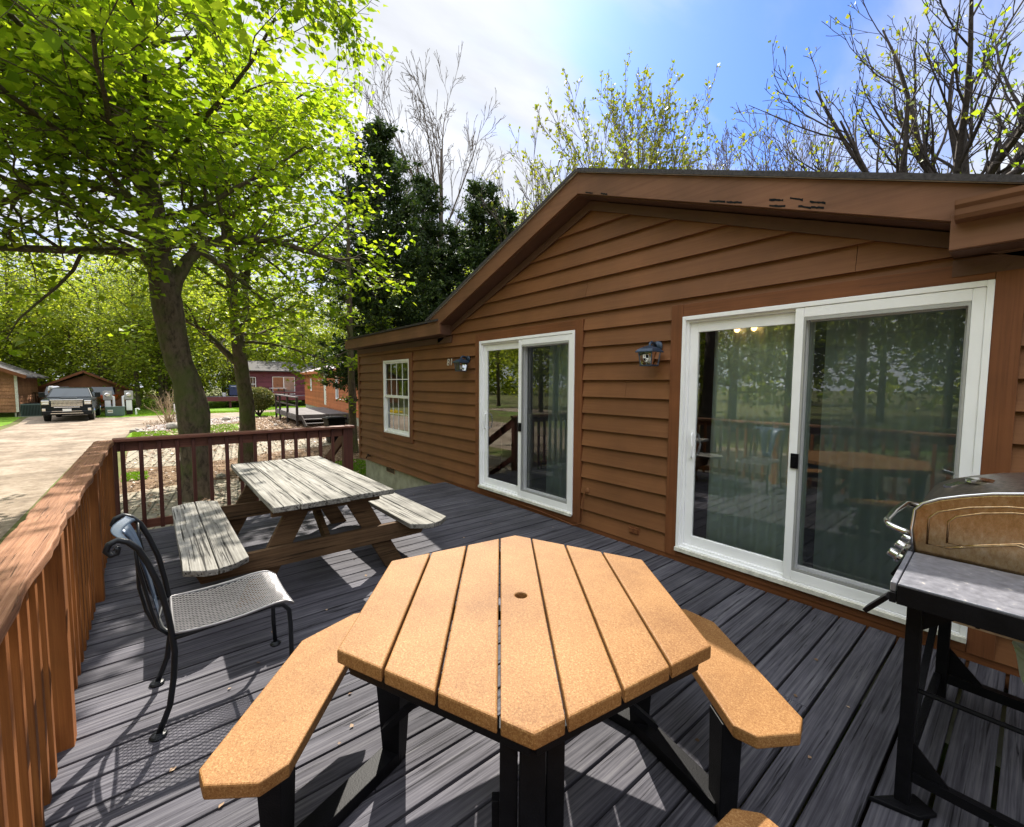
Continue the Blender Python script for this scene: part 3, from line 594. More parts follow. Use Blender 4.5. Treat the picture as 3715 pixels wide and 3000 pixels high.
def curtain(x0, x1, z0, z1, y, label, amp=0.03, per=0.13):
    n = int((x1-x0)/0.015); v = []; f = []; ph = rnd.random()*6
    for i in range(n+1):
        x = x0+(x1-x0)*i/n; 
        for j, z in enumerate((z1, (z0+z1)/2, z0+0.12, z0)):
            a = amp*(0.6+0.4*j/3); yy = y + a*math.sin(ph+x*2*math.pi/per+0.4*math.sin(x*5)) + (0.02*math.sin(x*9+j)); v.append((x, yy, z))
    for i in range(n):
        for j in range(3): f.append((i*4+j, i*4+j+1, i*4+j+5, i*4+j+4))
    c = (x0+x1)/2; m = MB().add(v, f); return solo(m, 'curtain', 'curtain', (c, y, z0), label, 'curtain', smooth=True)
curtain(-1.86, -1.10, 0.13, 2.15, 0.20, 'grey white curtain drawn behind the left pane of the door nearest the grill')
curtain(-1.03, -0.26, 0.12, 2.15, 0.24, 'grey white curtain drawn behind the screened pane of the door nearest the grill')
curtain(-3.95, -3.33, 0.12, 2.15, 0.22, 'grey white curtain gathered at the right of the farther sliding door')
pn = thing('ceiling_lamp', 'two lit amber bulbs on a ceiling fitting behind the door nearest the grill', 'lamp', (-1.60, 0.19, 2.29))
b = MB(); b.lathe([(0.05, 0), (0.05, -0.02), (0.01, -0.03), (0.008, -0.19)], (-1.60, 0.19, 2.29), 10); b.beam((-1.66, 0.19, 2.10), (-1.53, 0.19, 2.10), 0.012, 0.012); b.build('stem', 'black', pn)
for x in (-1.665, -1.53):
    b = MB(); b.blob((x, 0.19, 2.065), (0.024, 0.024, 0.028), 0.0, 12, 8); b.build('bulb', 'bulb', pn, smooth=True)
# small fittings on the wall
def lantern(x, z, label, crest=False):
    r = thing('wall_lantern', label, 'lantern', (x, -0.03, z), 'wall lanterns beside the doors')
    b = MB(); b.lathe([(0.052, -0.028), (0.055, -0.036), (0.04, -0.05), (0.012, -0.062)], (x, 0, z+0.055), 20, 'Y'); b.build('backplate', 'ironblue', r, bevel=0.0, smooth=False)
    b = MB(); b.tube([(x, -0.055, z+0.055), (x, -0.09, z+0.085), (x, -0.13, z+0.088), (x, -0.155, z+0.07), (x, -0.158, z+0.045)], [0.016, 0.014, 0.013, 0.012, 0.012], 8); b.build('arm', 'ironblue', r, smooth=True)
    c = (x, -0.158)
    def ring(h, w): return [(c[0]-w, c[1]-w, h), (c[0]+w, c[1]-w, h), (c[0]+w, c[1]+w, h), (c[0]-w, c[1]+w, h)]
    b = MB(); lv = [(0.056, 0.014), (0.046, 0.036), (0.026, 0.070), (0.002, 0.090), (-0.006, 0.090), (-0.006, 0.075)]
    vs_ = [v for h, w_ in lv for v in ring(z+h, w_)]; ff = [(i*4+k, i*4+(k+1) % 4, (i+1)*4+(k+1) % 4, (i+1)*4+k)[::-1] for i in range(len(lv)-1) for k in range(4)] + [(0,1,2,3)]
    b.add(vs_, ff); b.lathe([(0.008, 0.048), (0.012, 0.058), (0.004, 0.07)], (c[0], c[1], z), 8); b.build('hood', 'ironblue', r)
    b = MB(); zt, zb, wt, wb = z-0.006, z-0.118, 0.068, 0.055
    for sx in (-1, 1):
        for sy in (-1, 1): b.beam((c[0]+sx*wt, c[1]+sy*wt, zt), (c[0]+sx*wb, c[1]+sy*wb, zb), 0.009, 0.009)
    b.box((c[0]-0.060, c[1]-0.060, zb-0.012), (c[0]+0.060, c[1]+0.060, zb)); b.build('frame', 'ironblue', r)
    for sx, sy in ((-1, 0), (1, 0), (0, -1), (0, 1)):
        g = MB(); a = 0.9
        if sx: q = [(c[0]+sx*wt, c[1]-wt*a, zt), (c[0]+sx*wt, c[1]+wt*a, zt), (c[0]+sx*wb, c[1]+wb*a, zb), (c[0]+sx*wb, c[1]-wb*a, zb)]
        else: q = [(c[0]-wt*a, c[1]+sy*wt, zt), (c[0]+wt*a, c[1]+sy*wt, zt), (c[0]+wb*a, c[1]+sy*wb, zb), (c[0]-wb*a, c[1]+sy*wb, zb)]
        g.add(q, [(0,1,2,3)]); g.build('pane', 'lampglass', r)
    b = MB(); b.blob((c[0], c[1], z-0.072), (0.026, 0.026, 0.034), 0.0, 14, 8); b.build('bulb', 'bulboff', r, smooth=True)
    if crest:      # the quartered black and white shield on the pane towards the deck
        yy = c[1]-0.0650
        def shield(w_, h): 
            return [(-w_, h), (w_, h), (w_, 0.0), (w_*0.7, -h*0.6), (0, -h*1.15), (-w_*0.7, -h*0.6), (-w_, 0.0)]
        s = MB(); s.extr([(c[0]+0.008+px, yy-0.0015, z-0.06+pz) for px, pz in shield(0.030, 0.032)], (0, 0.001, 0)); sh = s.build('crest', 'white', r)
        s = MB(); s.extr([(c[0]+0.008+px, yy-0.0025, z-0.06+pz) for px, pz in [(0, 0.030), (0.028, 0.030), (0.028, 0.0), (0, 0)]], (0, 0.001, 0))
        s.extr([(c[0]+0.008+px, yy-0.0025, z-0.06+pz) for px, pz in [(0, 0), (-0.028, 0), (-0.019, -0.018), (0, -0.034)]], (0, 0.001, 0)); s.build('quarter', 'black', r)
        text3('S', (c[0]-0.012, yy-0.0035, z-0.052), 0.026, 'black', r, 'letter'); text3('A', (c[0]+0.012, yy-0.0035, z-0.080), 0.022, 'black', r, 'letter')
    return r
def text3(body, loc, size, m, parent=None, name='letter', ext=0.0008, shear=0.0, rot=(math.pi/2, 0, 0)):
    cu = bpy.data.curves.new(name, 'FONT'); cu.body = body; cu.size = size; cu.extrude = ext; cu.shear = shear; cu.resolution_u = 3
    t = bpy.data.objects.new(name, cu); COL.objects.link(t); dg = bpy.context.evaluated_depsgraph_get(); me = bpy.data.meshes.new_from_object(t.evaluated_get(dg))
    bpy.data.objects.remove(t); bpy.data.curves.remove(cu)
    me.transform(Matrix.Rotation(rot[0], 4, 'X')); og = origin(parent) if parent is not None else Vector((0, 0, 0))
    me.transform(Matrix.Translation(Vector(loc)-og)); me.name = name
    return link(name, me, m, parent)
lantern(-5.41, 1.897, 'blue black wall lantern beside the house number 81')
lantern(-2.28, 1.890, 'blue black wall lantern with a black and white crest, beside the large sliding door', True)
hn = thing('house_number', 'pale metal numerals 81 fixed to the brown siding', 'house number', (-5.93, -0.03, 1.87))
text3('8', (-6.0, -0.036, 1.870), 0.155, 'letter', hn, 'numeral', 0.006, 0.12); text3('1', (-5.91, -0.036, 1.870), 0.155, 'letter', hn, 'numeral', 0.006, 0.12)
ob = thing('outlet_cover', 'brown painted outlet cover low on the siding between the doors', 'outlet', (-2.48, -0.03, 0.15))
b = MB(); b.box((-2.535, -0.036, 0.112), (-2.425, -0.022, 0.185)); b.build('plate', 'trim', ob, bevel=0.003)
for s in (-1, 1):
    b = MB(); b.box((-2.48+s*0.003, -0.05, 0.125), (-2.48+s*0.046, -0.0365, 0.172)); b.build('flap', 'trim', ob, bevel=0.003)
cb = thing('phone_cable', 'thin brown cable hanging from a cap beside the farther sliding door', 'cable', (-3.08, -0.03, 0.43))
b = MB(); b.lathe([(0.035, 0.0), (0.03, -0.02), (0.015, -0.028)], (-3.08, -0.024, 0.43), 12, 'Y'); b.build('cap', 'siding', cb)
b = MB(); b.tube([(-3.08, -0.05, 0.43), (-3.115, -0.05, 0.39), (-3.13, -0.05, 0.28), (-3.14, -0.055, 0.12), (-3.16, -0.06, 0.05), (-3.25, -0.075, 0.012), (-3.5, -0.07, 0.03), (-3.8, -0.06, 0.04), (-4.3, -0.058, 0.045), (-4.9, -0.058, 0.05)], 0.005, 6); b.build('wire', 'trim', cb)
fc = thing('outdoor_tap', 'small dark tap low on the wall under the window', 'tap', (-9.24, -0.03, 0.0))
b = MB(); b.tube([(-9.24, -0.02, 0.0), (-9.24, -0.09, 0.0), (-9.24, -0.115, -0.045)], 0.013, 8); b.build('spout', 'black', fc)
b = MB(); b.lathe([(0.03, 0), (0.03, 0.01), (0.008, 0.014)], (-9.24, -0.07, 0.025), 8); b.beam((-9.24, -0.07, 0.0), (-9.24, -0.07, 0.03), 0.01, 0.01); b.build('wheel', 'black', fc)
# ------------------------------------------------------------------ deck and railings
deck = thing('deck', 'grey weathered board deck running along the brown cabin', 'deck', (-2.0, -2.0, G))
b = MB(); PITCH = 0.1545; x = -0.4799; x -= PITCH*40
while x < 2.6:
    if x > -6.12:
        y_lo = -4.05 + rnd.uniform(-0.01, 0.01); y_hi = -0.052 + rnd.uniform(-0.006, 0.004); dz = rnd.uniform(-0.0015, 0.0015)
        w2 = PITCH-0.0085 - rnd.uniform(0, 0.003)
        cut = [y_lo, y_hi]
        if rnd.random() < 0.35: c_ = rnd.choice([-2.44, -1.22, -3.05]); cut = [y_lo, c_, y_hi]
        for a_, b_ in zip(cut[:-1], cut[1:]):
            b.box((x+0.004, a_+0.0015, -0.034+dz), (x+w2, b_-0.0015, dz))
    x += PITCH
b.build('deck_boards', 'deck', deck, bevel=0.003)
b = MB(); b.box((-6.10, -4.045, -0.26), (-6.06, -0.05, -0.036)); b.build('rim_joist', 'joist', deck)
b = MB(); b.box((-6.06, -4.06, -0.26), (2.6, -4.02, -0.036)); b.build('rim_joist', 'joist', deck)
b = MB()
for k in range(22): b.box((-6.0+k*0.4, -4.0, -0.24), (-5.96+k*0.4, -0.06, -0.040))
b.build('joist', 'joist', deck)
def rounded_cap(mb, x0, x1, y0, y1, z0, z1): mb.box((x0, y0, z0), (x1, y1, z1))
# long side railing, left of the camera
lr = thing('deck_railing', 'weathered reddish railing along the road side of the deck, running towards the camera', 'railing', (-2.5, -4.06, G))
def jag(mb, x0, x1, y0, y1, z0, z1, n=40, a=0.006):
    """an old cap board whose edges wander a little"""
    v = []; f = []
    for i in range(n+1):
        x = x0+(x1-x0)*i/n; e0 = rnd.uniform(-a, a)*0.6; e1 = rnd.uniform(-a, a)*0.6 + a*0.8*math.sin(i*0.7+x0)
        if i in (0, n): s_ = 0.012
        else: s_ = 0
        v += [(x, y0+e0+s_, z0), (x, y1+e1-s_, z0), (x, y1+e1-s_, z1), (x, y0+e0+s_, z1)]
    for i in range(n):
        q = i*4
        for k in range(4): f.append((q+k, q+(k+1) % 4, q+4+(k+1) % 4, q+4+k)[::-1])
    f += [(0,1,2,3), (n*4+3, n*4+2, n*4+1, n*4)]; mb.add(v, f)
for x0, x1, dy, dz in ((-6.12, -2.836, 0.0, 0.0), (-2.830, 0.9, 0.006, 0.004)):
    b = MB(); jag(b, x0, x1, -4.128+dy, -3.982+dy, 0.945+dz, 0.985+dz, int((x1-x0)/0.08)); b.build('cap_rail', 'rail', lr, bevel=0.006)
b = MB(); b.box((-6.1, -4.098, 0.855), (0.9, -4.062, 0.943)); b.build('top_rail', 'rail', lr)
b = MB(); b.box((-6.1, -4.098, 0.03), (0.9, -4.062, 0.118)); b.build('bottom_rail', 'rail', lr)
posts = [-5.90, -4.29, -2.645, -1.0, 0.65]
for px in posts:
    b = MB(); b.box((px-0.044, -4.0605, G if px > -5.8 else -0.3), (px+0.044, -3.985, 0.943)); b.build('post', 'railz', lr, bevel=0.004)
for i in range(len(posts)-1):
    n = 10; a_, c_ = posts[i]+0.044, posts[i+1]-0.044
    for k in range(1, n+1):
        bx = a_+(c_-a_)*k/(n+1) + rnd.uniform(-0.004, 0.004)
        b = MB(); b.box((bx-0.019, -4.0605, -0.005+rnd.uniform(-0.012, 0.006)), (bx+0.019, -4.022, 0.942)); b.build('baluster', 'railz', lr, bevel=0.002)
# far end railing
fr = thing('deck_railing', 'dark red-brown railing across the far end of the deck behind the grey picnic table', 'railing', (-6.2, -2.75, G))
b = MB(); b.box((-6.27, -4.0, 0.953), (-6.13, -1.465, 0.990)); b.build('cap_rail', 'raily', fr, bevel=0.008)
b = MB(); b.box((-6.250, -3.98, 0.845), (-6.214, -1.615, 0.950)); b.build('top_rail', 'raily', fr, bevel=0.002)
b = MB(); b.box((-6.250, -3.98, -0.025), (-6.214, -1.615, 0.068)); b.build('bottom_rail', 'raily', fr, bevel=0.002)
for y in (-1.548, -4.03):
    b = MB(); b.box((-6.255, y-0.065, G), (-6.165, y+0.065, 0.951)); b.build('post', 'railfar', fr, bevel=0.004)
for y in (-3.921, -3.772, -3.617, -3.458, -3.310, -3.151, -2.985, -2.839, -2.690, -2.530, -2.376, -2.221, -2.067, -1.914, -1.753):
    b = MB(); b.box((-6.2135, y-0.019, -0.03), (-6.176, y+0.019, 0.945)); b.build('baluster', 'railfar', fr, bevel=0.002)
# steps down to the paver path
st = thing('deck_steps', 'brown wooden steps down from the far corner of the deck beside the cabin', 'steps', (-6.5, -0.9, G))
for k in range(3):
    b = MB(); b.box((-6.42-0.28*k, -1.45, -0.17-0.17*k), (-6.12-0.28*k, -0.30, -0.135-0.17*k)); b.build('tread', 'deck', st, bevel=0.003)
for y in (-1.44, -0.31):
    b = MB(); b.beam((-6.12, y, -0.14), (-7.10, y, -0.60), 0.04, 0.20); b.build('stringer', 'joist', st)
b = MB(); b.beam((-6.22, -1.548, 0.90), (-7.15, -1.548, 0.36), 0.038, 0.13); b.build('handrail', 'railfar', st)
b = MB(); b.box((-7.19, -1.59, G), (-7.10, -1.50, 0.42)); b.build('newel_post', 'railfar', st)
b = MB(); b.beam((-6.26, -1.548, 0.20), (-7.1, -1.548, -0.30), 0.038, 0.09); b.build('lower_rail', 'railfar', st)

# ------------------------------------------------------------------ hexagonal table with benches
HC = Vector((-1.288, -2.548)); UA = Vector((0.786, -0.618)); WA = Vector((0.618, 0.786))
def uw(u, w): p = HC + UA*u + WA*w; return (p.x, p.y)
hx = thing('hexagonal_table', 'tan plastic-lumber hexagonal picnic table with a parasol hole and black steel legs', 'picnic table', (HC.x, HC.y, 0))
RC = 0.702; AP = RC*math.cos(math.pi/6); ZT = 0.742; TH = 0.046
bw = 2*AP/7
def umax(w): return RC-abs(w)*math.tan(math.pi/6)
for i in range(7):
    a_ = -AP+i*bw+0.0042; c_ = -AP+(i+1)*bw-0.0042
    if i == 0: a_ = -AP
    if i == 6: c_ = AP
    pts = [(-umax(a_), a_), (umax(a_), a_)]
    if a_ < 0 < c_: pts += [(umax(0), 0)]
    pts += [(umax(c_), c_), (-umax(c_), c_)]
    if a_ < 0 < c_: pts += [(-umax(0), 0)]
    b = MB()
    if i != 3: b.prism([uw(*p) for p in pts], ZT-TH, ZT)
    else:            # centre board: ring of faces round the parasol hole
        angs = sorted({round(2*math.pi*k/32, 6) for k in range(32)} | {round(math.atan2(w_, u_) % (2*math.pi), 6) for u_, w_ in pts})
        outer = []; inner = []
        for t in angs:
            dx_, dy_ = math.cos(t), math.sin(t); best = 9
            for k in range(len(pts)):
                (x1, y1), (x2, y2) = pts[k], pts[(k+1) % len(pts)]; den = dx_*(y2-y1)-dy_*(x2-x1)
                if abs(den) < 1e-9: continue
                tt = (x1*(y2-y1)-y1*(x2-x1))/den; ss = (x1*dy_-y1*dx_)/den
                if tt > 0 and -1e-6 <= ss <= 1+1e-6: best = min(best, tt)
            outer.append((dx_*best, dy_*best)); inner.append((dx_*0.024, dy_*0.024))
        n = len(angs); vs_ = [(*uw(*p), z) for z in (ZT, ZT-TH) for ring in (outer, inner) for p in ring]; f = []
        for k in range(n):
            k2 = (k+1) % n; f += [(k, k2, n+k2, n+k), (2*n+k, 3*n+k, 3*n+k2, 2*n+k2), (k, 2*n+k, 2*n+k2, k2), (n+k, n+k2, 3*n+k2, 3*n+k)]
        b.add(vs_, f)
    b.build('tabletop_board', 'poly', hx, bevel=0.006)
# steel rim and cross braces under the boards
b = MB(); s_ = 0.925
hexv = [(RC*s_*math.cos(math.pi/3*k), RC*s_*math.sin(math.pi/3*k)) for k in range(6)]
for k in range(6):
    p, q = hexv[k], hexv[(k+1) % 6]; b.beam((*uw(*p), ZT-TH-0.024), (*uw(*q), ZT-TH-0.024), 0.038, 0.042)
b.beam((*uw(0, -0.58), ZT-TH-0.026), (*uw(0, 0.58), ZT-TH-0.026), 0.05, 0.038); b.beam((*uw(-0.6, 0), ZT-TH-0.0265), (*uw(0.6, 0), ZT-TH-0.0265), 0.05, 0.038)
b.build('steel_rim', 'black', hx, bevel=0.002)
def cornerclip(u0, u1, w0, w1, c, nearu): pass
ZB0, ZB1 = 0.392, 0.438
benches = [[(-0.47, -0.715), (0.440, -0.725), (0.505, -0.780), (0.510, -0.936), (0.455, -0.985), (-0.203, -0.975), (-0.43, -0.82)],
           [(-0.47, 0.712), (0.318, 0.712), (0.368, 0.765), (0.356, 0.918), (0.290, 0.972), (-0.324, 0.962), (-0.449, 0.875)]]
for pl in benches:
    b = MB(); b.prism([uw(*p) for p in pl], ZB0, ZB1); b.build('bench_seat', 'poly', hx, bevel=0.006)
b = MB(); b.prism([(-0.480, -2.566), (-0.472, -2.484), (-0.414, -2.435), (-0.290, -2.452), (-0.225, -2.515), (-0.30, -3.30), (-0.36, -3.36), (-0.50, -3.35), (-0.56, -3.30)], ZB0, ZB1); b.build('bench_seat', 'poly', hx, bevel=0.006)
# legs
def leg(p, z0, z1, w0, w1, ang=0.0, name='leg'):
    b = MB(); c, s = math.cos(ang), math.sin(ang); v = []
    for z, w in ((z0, w0), (z1, w1)):
        for a, d in ((-1, -1), (1, -1), (1, 1), (-1, 1)):
            x, y = a*w/2, d*w/2*0.75; v.append((p[0]+x*c-y*s, p[1]+x*s+y*c, z))
    b.add(v, [(0,3,2,1), (4,5,6,7), (0,1,5,4), (1,2,6,5), (2,3,7,6), (3,0,4,7)]); b.build(name, 'black', hx, bevel=0.003)
au = math.atan2(UA.y, UA.x)
Lp, Rp, Fp = (-1.66, -2.93), (-1.09, -1.99), (-0.80, -2.93)
leg(Lp, 0.0, 0.66, 0.075, 0.15, au+1.2); leg(Rp, 0.0, 0.66, 0.075, 0.15, au+1.2); leg(Fp, 0.0, 0.66, 0.075, 0.065, au+1.57)
LBp, RBp, BBp = uw(0.37, -0.80), (-0.665, -2.09), (-0.37, -2.85)
leg(LBp, 0.0, 0.389, 0.075, 0.105, au); leg(RBp, 0.0, 0.389, 0.085, 0.10, au); leg(BBp, 0.0, 0.389, 0.085, 0.10, au)
for p, q in ((Lp, LBp), (Rp, RBp), (Fp, BBp), ((-1.30, -2.02), Rp)):
    b = MB(); b.beam((*p, 0.030), (*q, 0.030), 0.085, 0.052); b.build('floor_beam', 'black', hx, bevel=0.003)
for s in (-1, 1):
    b = MB(); c = Vector(Fp)+WA*0.062*s - UA*0.02; b.beam((c.x, c.y, 0.40), (c.x, c.y, 0.66), 0.048, 0.05, (*UA, 0)); b.build('bracket', 'black', hx, bevel=0.003)
b = MB(); c = Vector(Fp)-WA*0.085-UA*0.05; b.beam((c.x, c.y, 0.0), (c.x, c.y, 0.45), 0.045, 0.03, (*UA, 0)); b.build('leg_plate', 'black', hx, bevel=0.002)
b = MB(); p = uw(-0.28, -0.84); q = uw(0.40, -0.85); b.beam((*p, ZB0-0.022), (*q, ZB0-0.022), 0.10, 0.04); b.build('seat_rail', 'black', hx)
b = MB(); p = uw(-0.30, 0.84); q = uw(0.26, 0.84); b.beam((*p, ZB0-0.022), (*q, ZB0-0.022), 0.10, 0.04); b.build('seat_rail', 'black', hx)
for s in (-1, 1):
    b = MB(); p = uw(0.1, s*0.15); q = uw(0.02, s*0.55); b.beam((*p, 0.60), (*q, 0.20), 0.05, 0.02); b.build('brace', 'black', hx)

# ------------------------------------------------------------------ old grey picnic table
pt = thing('picnic_table', 'weathered grey wooden picnic table with two attached plank benches by the far railing', 'picnic table', (-4.28, -2.62, 0))
b = MB(); n = 5; y0, y1 = -3.062, -2.182; pw = (y1-y0)/n
for i in range(n):
    ex = rnd.uniform(-0.012, 0.012); b.box((-5.30+ex, y0+i*pw+0.003, 0.702+rnd.uniform(-0.002, 0.002)), (-3.262+rnd.uniform(-0.012, 0.008), y0+(i+1)*pw-0.004, 0.742))
for k in range(1): pass
b.build('tabletop', 'picnic', pt, bevel=0.006)
def bench(ya, yb, x0, x1):
    b = MB(); ym = (ya+yb)/2
    b.prism([(x0+0.10, ya), (x1-0.10, ya), (x1-0.02, ya+0.10), (x1, ym-0.003), (x0, ym-0.003), (x0+0.02, ya+0.10)], 0.392, 0.432)
    b.prism([(x0, ym+0.003), (x1, ym+0.003), (x1-0.02, yb-0.10), (x1-0.10, yb), (x0+0.10, yb), (x0+0.02, yb-0.10)], 0.394, 0.434)
    b.build('bench_seat', 'picnic', pt, bevel=0.006)
bench(-3.56, -3.205, -5.17, -3.20); bench(-2.06, -1.715, -5.17, -3.15)
for x in (-3.50, -4.98):
    b = MB(); b.beam((x, -3.03, 0.66), (x, -2.22, 0.66), 0.04, 0.085); b.build('top_cleat', 'picnicleg', pt, bevel=0.003)
    b = MB(); b.extr([(x-0.022, -3.52, 0.39), (x-0.022, -1.76, 0.39), (x-0.022, -1.84, 0.25), (x-0.022, -3.46, 0.25)], (0.044, 0, 0)); b.build('seat_beam', 'picnicleg', pt, bevel=0.003)
    xl = x-0.046
    for s in (-1, 1):
        b = MB(); ym = -2.622; b.extr([(xl-0.02, ym+s*0.10, 0.70), (xl-0.02, ym+s*0.27, 0.70), (xl-0.02, ym+s*0.64, 0.0), (xl-0.02, ym+s*0.47, 0.0)], (0.042, 0, 0)); b.build('leg', 'picnicleg', pt, bevel=0.003)
for s in (-1, 1):
    b = MB(); b.beam((-4.24+s*0.66, -2.622, 0.34), (-4.24+s*0.12, -2.622, 0.68), 0.09, 0.04, (0, 1, 0)); b.build('brace', 'picnicleg', pt, bevel=0.003)

# ------------------------------------------------------------------ iron patio chair with expanded-metal seat
ch = thing('patio_chair', 'dark iron patio chair with scrolled back posts and a perforated metal seat', 'chair', (-2.65, -3.4, 0))
def side(x, off=0.0):
    leg_ = [(-3.701, 0.012), (-3.675, 0.078), (-3.656, 0.13), (-3.638, 0.254), (-3.630, 0.371), (-3.636, 0.447), (-3.647, 0.549), (-3.671, 0.687), (-3.705, 0.798), (-3.735, 0.872), (-3.768, 0.912), (-3.800, 0.928), (-3.828, 0.915), (-3.838, 0.888), (-3.824, 0.866), (-3.803, 0.870), (-3.799, 0.888), (-3.811, 0.896)]
    b = MB(); b.tube([(x, y, z) for y, z in leg_], [0.0125]*14+[0.011, 0.010, 0.010, 0.012], 10); b.build('back_post', 'iron', ch, smooth=True)
    b = MB(); b.lathe([(0.030, 0.0), (0.034, 0.008), (0.028, 0.016), (0.012, 0.022)], (x, -3.702, 0.0), 16); b.build('foot', 'iron', ch)
    fl = [(-3.64, 0.435), (-3.50, 0.442), (-3.36, 0.448), (-3.24, 0.455), (-3.185, 0.447), (-3.156, 0.410), (-3.150, 0.33), (-3.149, 0.15), (-3.143, 0.012)]
    b = MB(); b.tube([(x, y, z) for y, z in fl], 0.0115, 10); b.build('front_leg', 'iron', ch, smooth=True)
    b = MB(); b.lathe([(0.026, 0.0), (0.030, 0.008), (0.024, 0.016), (0.012, 0.022)], (x, -3.143, 0.0), 16); b.build('foot', 'iron', ch)
    # second bar that springs from the post and closes the back
    bb = [(-3.640, 0.44), (-3.672, 0.40), (-3.715, 0.43), (-3.742, 0.52), (-3.757, 0.65), (-3.766, 0.78), (-3.775, 0.88)]
XN, XF = -2.437, -2.880
side(XN); side(XF)
def back_panel():
    # curved sheet with long slots between the two posts, leaning like them
    prof = [(-3.652, 0.475), (-3.664, 0.56), (-3.686, 0.70), (-3.705, 0.79), (-3.728, 0.86), (-3.752, 0.905), (-3.782, 0.925)]
    def P(t, s): # t across 0..1, s up 0..1
        k = s*(len(prof)-1); i = min(int(k), len(prof)-2); f = k-i
        y = prof[i][0]*(1-f)+prof[i+1][0]*f; z = prof[i][1]*(1-f)+prof[i+1][1]*f
        bow = math.sin(math.pi*t); return Vector((XN+(XF-XN)*t, y-0.050*bow*(0.55+0.45*s), z))
    return P
P = back_panel()
def strip(t0a, t1a, t0b, t1b, s0, s1, n=10, name='splat', m='ironblue', na=3):
    b = MB(); v = []; f = []
    for i in range(n+1):
        s = s0+(s1-s0)*i/n; k = i/n
        for j in range(na+1):
            t = (t0a*(1-k)+t0b*k)*(1-j/na)+(t1a*(1-k)+t1b*k)*(j/na); v.append(P(t, s))
    for i in range(n):
        for j in range(na): q = i*(na+1)+j; f.append((q, q+1, q+na+2, q+na+1))
    b.add(v, f); o = b.build(name, m, ch, smooth=True); s_ = o.modifiers.new('thick', 'SOLIDIFY'); s_.thickness = 0.004; return o
strip(0.03, 0.97, 0.02, 0.98, 0.80, 1.0, 6, 'top_band', na=16)
strip(0.36, 0.64, 0.33, 0.67, 0.0, 0.14, 4, 'splat_base', na=5)
strip(0.34, 0.475, 0.16, 0.455, 0.10, 0.82); strip(0.525, 0.66, 0.545, 0.84, 0.10, 0.82)
# lower curved stays from the splat down to the posts
for x, sg in ((XN, -1), (XF, 1)):
    for o1, w1 in ((0.030, 0.0), (0.062, 0.02)):
        b = MB(); b.tube([(x+sg*0.004, -3.745, 0.885), (x+sg*o1*0.6, -3.742, 0.80), (x+sg*o1, -3.722-w1, 0.68), (x+sg*o1, -3.702-w1, 0.57), (x+sg*(o1-0.01), -3.682-w1*0.6, 0.49), (x+sg*0.012, -3.648, 0.452)], 0.0075, 8); b.build('back_stay', 'iron', ch, smooth=True)
b = MB(); b.tube([(XN, -3.638, 0.452), (XN-0.10, -3.668, 0.450), ((XN+XF)/2, -3.682, 0.450), (XF+0.10, -3.668, 0.450), (XF, -3.638, 0.452)], 0.009, 8); b.build('rear_rail', 'iron', ch, smooth=True)
# seat: curved rim and the mesh of strands
SP = [(-3.630, 0.455), (-3.55, 0.450), (-3.45, 0.449), (-3.35, 0.455), (-3.26, 0.466), (-3.205, 0.470), (-3.165, 0.462), (-3.135, 0.438)]
def S(t, s):
    k = s*(len(SP)-1); i = min(int(k), len(SP)-2); f = k-i; y = SP[i][0]*(1-f)+SP[i+1][0]*f; z = SP[i][1]*(1-f)+SP[i+1][1]*f
    wv = 1.0+0.06*math.sin(math.pi*min(1, s*1.05)); c = (XN+XF)/2
    return Vector((c+(XN-c)*(1-2*t)*wv, y + (0.0 if s < 0.9 else 0.0), z-0.012*math.sin(math.pi*t)))
rim = [S(0, s/12) for s in range(13)] + [S(t/8, 1) for t in range(1, 8)] + [S(1, 1-s/12) for s in range(13)] + [S(1-t/8, 0) for t in range(1, 8)]
b = MB(); b.tube(rim, 0.0065, 6, closed=True); b.build('seat_rim', 'seatmesh', ch, smooth=True)
b = MB(); NW = 34; asp = 1.15
def strand(p0, p1):
    n = 8; pts = [S(p0[0]+(p1[0]-p0[0])*i/n, p0[1]+(p1[1]-p0[1])*i/n) for i in range(n+1)]
    for a_, c_ in zip(pts[:-1], pts[1:]):
        if (c_-a_).length > 1e-4: b.beam(a_, c_, 0.0036, 0.0016)
for d in (-1, 1):
    for k in range(-NW, 2*NW):
        # line s = asp' * d * t + c
        c0 = k/NW*1.6
        pts = []
        for (t_, s_) in [(0, c0), (1, c0+d*1.0)]: pts.append((t_, s_))
        (ta, sa), (tb_, sb_) = pts
        # clip to 0..1 in s
        def clip(pa, pb):
            t0, t1 = 0.0, 1.0; ds = pb[1]-pa[1]
            for bound, sg in ((0, 1), (1, -1)):
                q = sg*(pa[1]-bound); r = sg*ds
                if r == 0:
                    if q < 0: return None
                else:
                    tt = -q/r
                    if r > 0: t0 = max(t0, tt)
                    else: t1 = min(t1, tt)
            if t1-t0 < 0.005: return None
            return ((pa[0]+(pb[0]-pa[0])*t0, pa[1]+ds*t0), (pa[0]+(pb[0]-pa[0])*t1, pa[1]+ds*t1))
        r_ = clip((ta, sa), (tb_, sb_))
        if r_: strand(*r_)
b.build('seat_mesh', 'seatmesh', ch)
b = MB(); b.tube([(XN, -3.20, 0.443), ((XN+XF)/2, -3.20, 0.438), (XF, -3.20, 0.443)], 0.008, 8); b.build('front_rail', 'iron', ch)

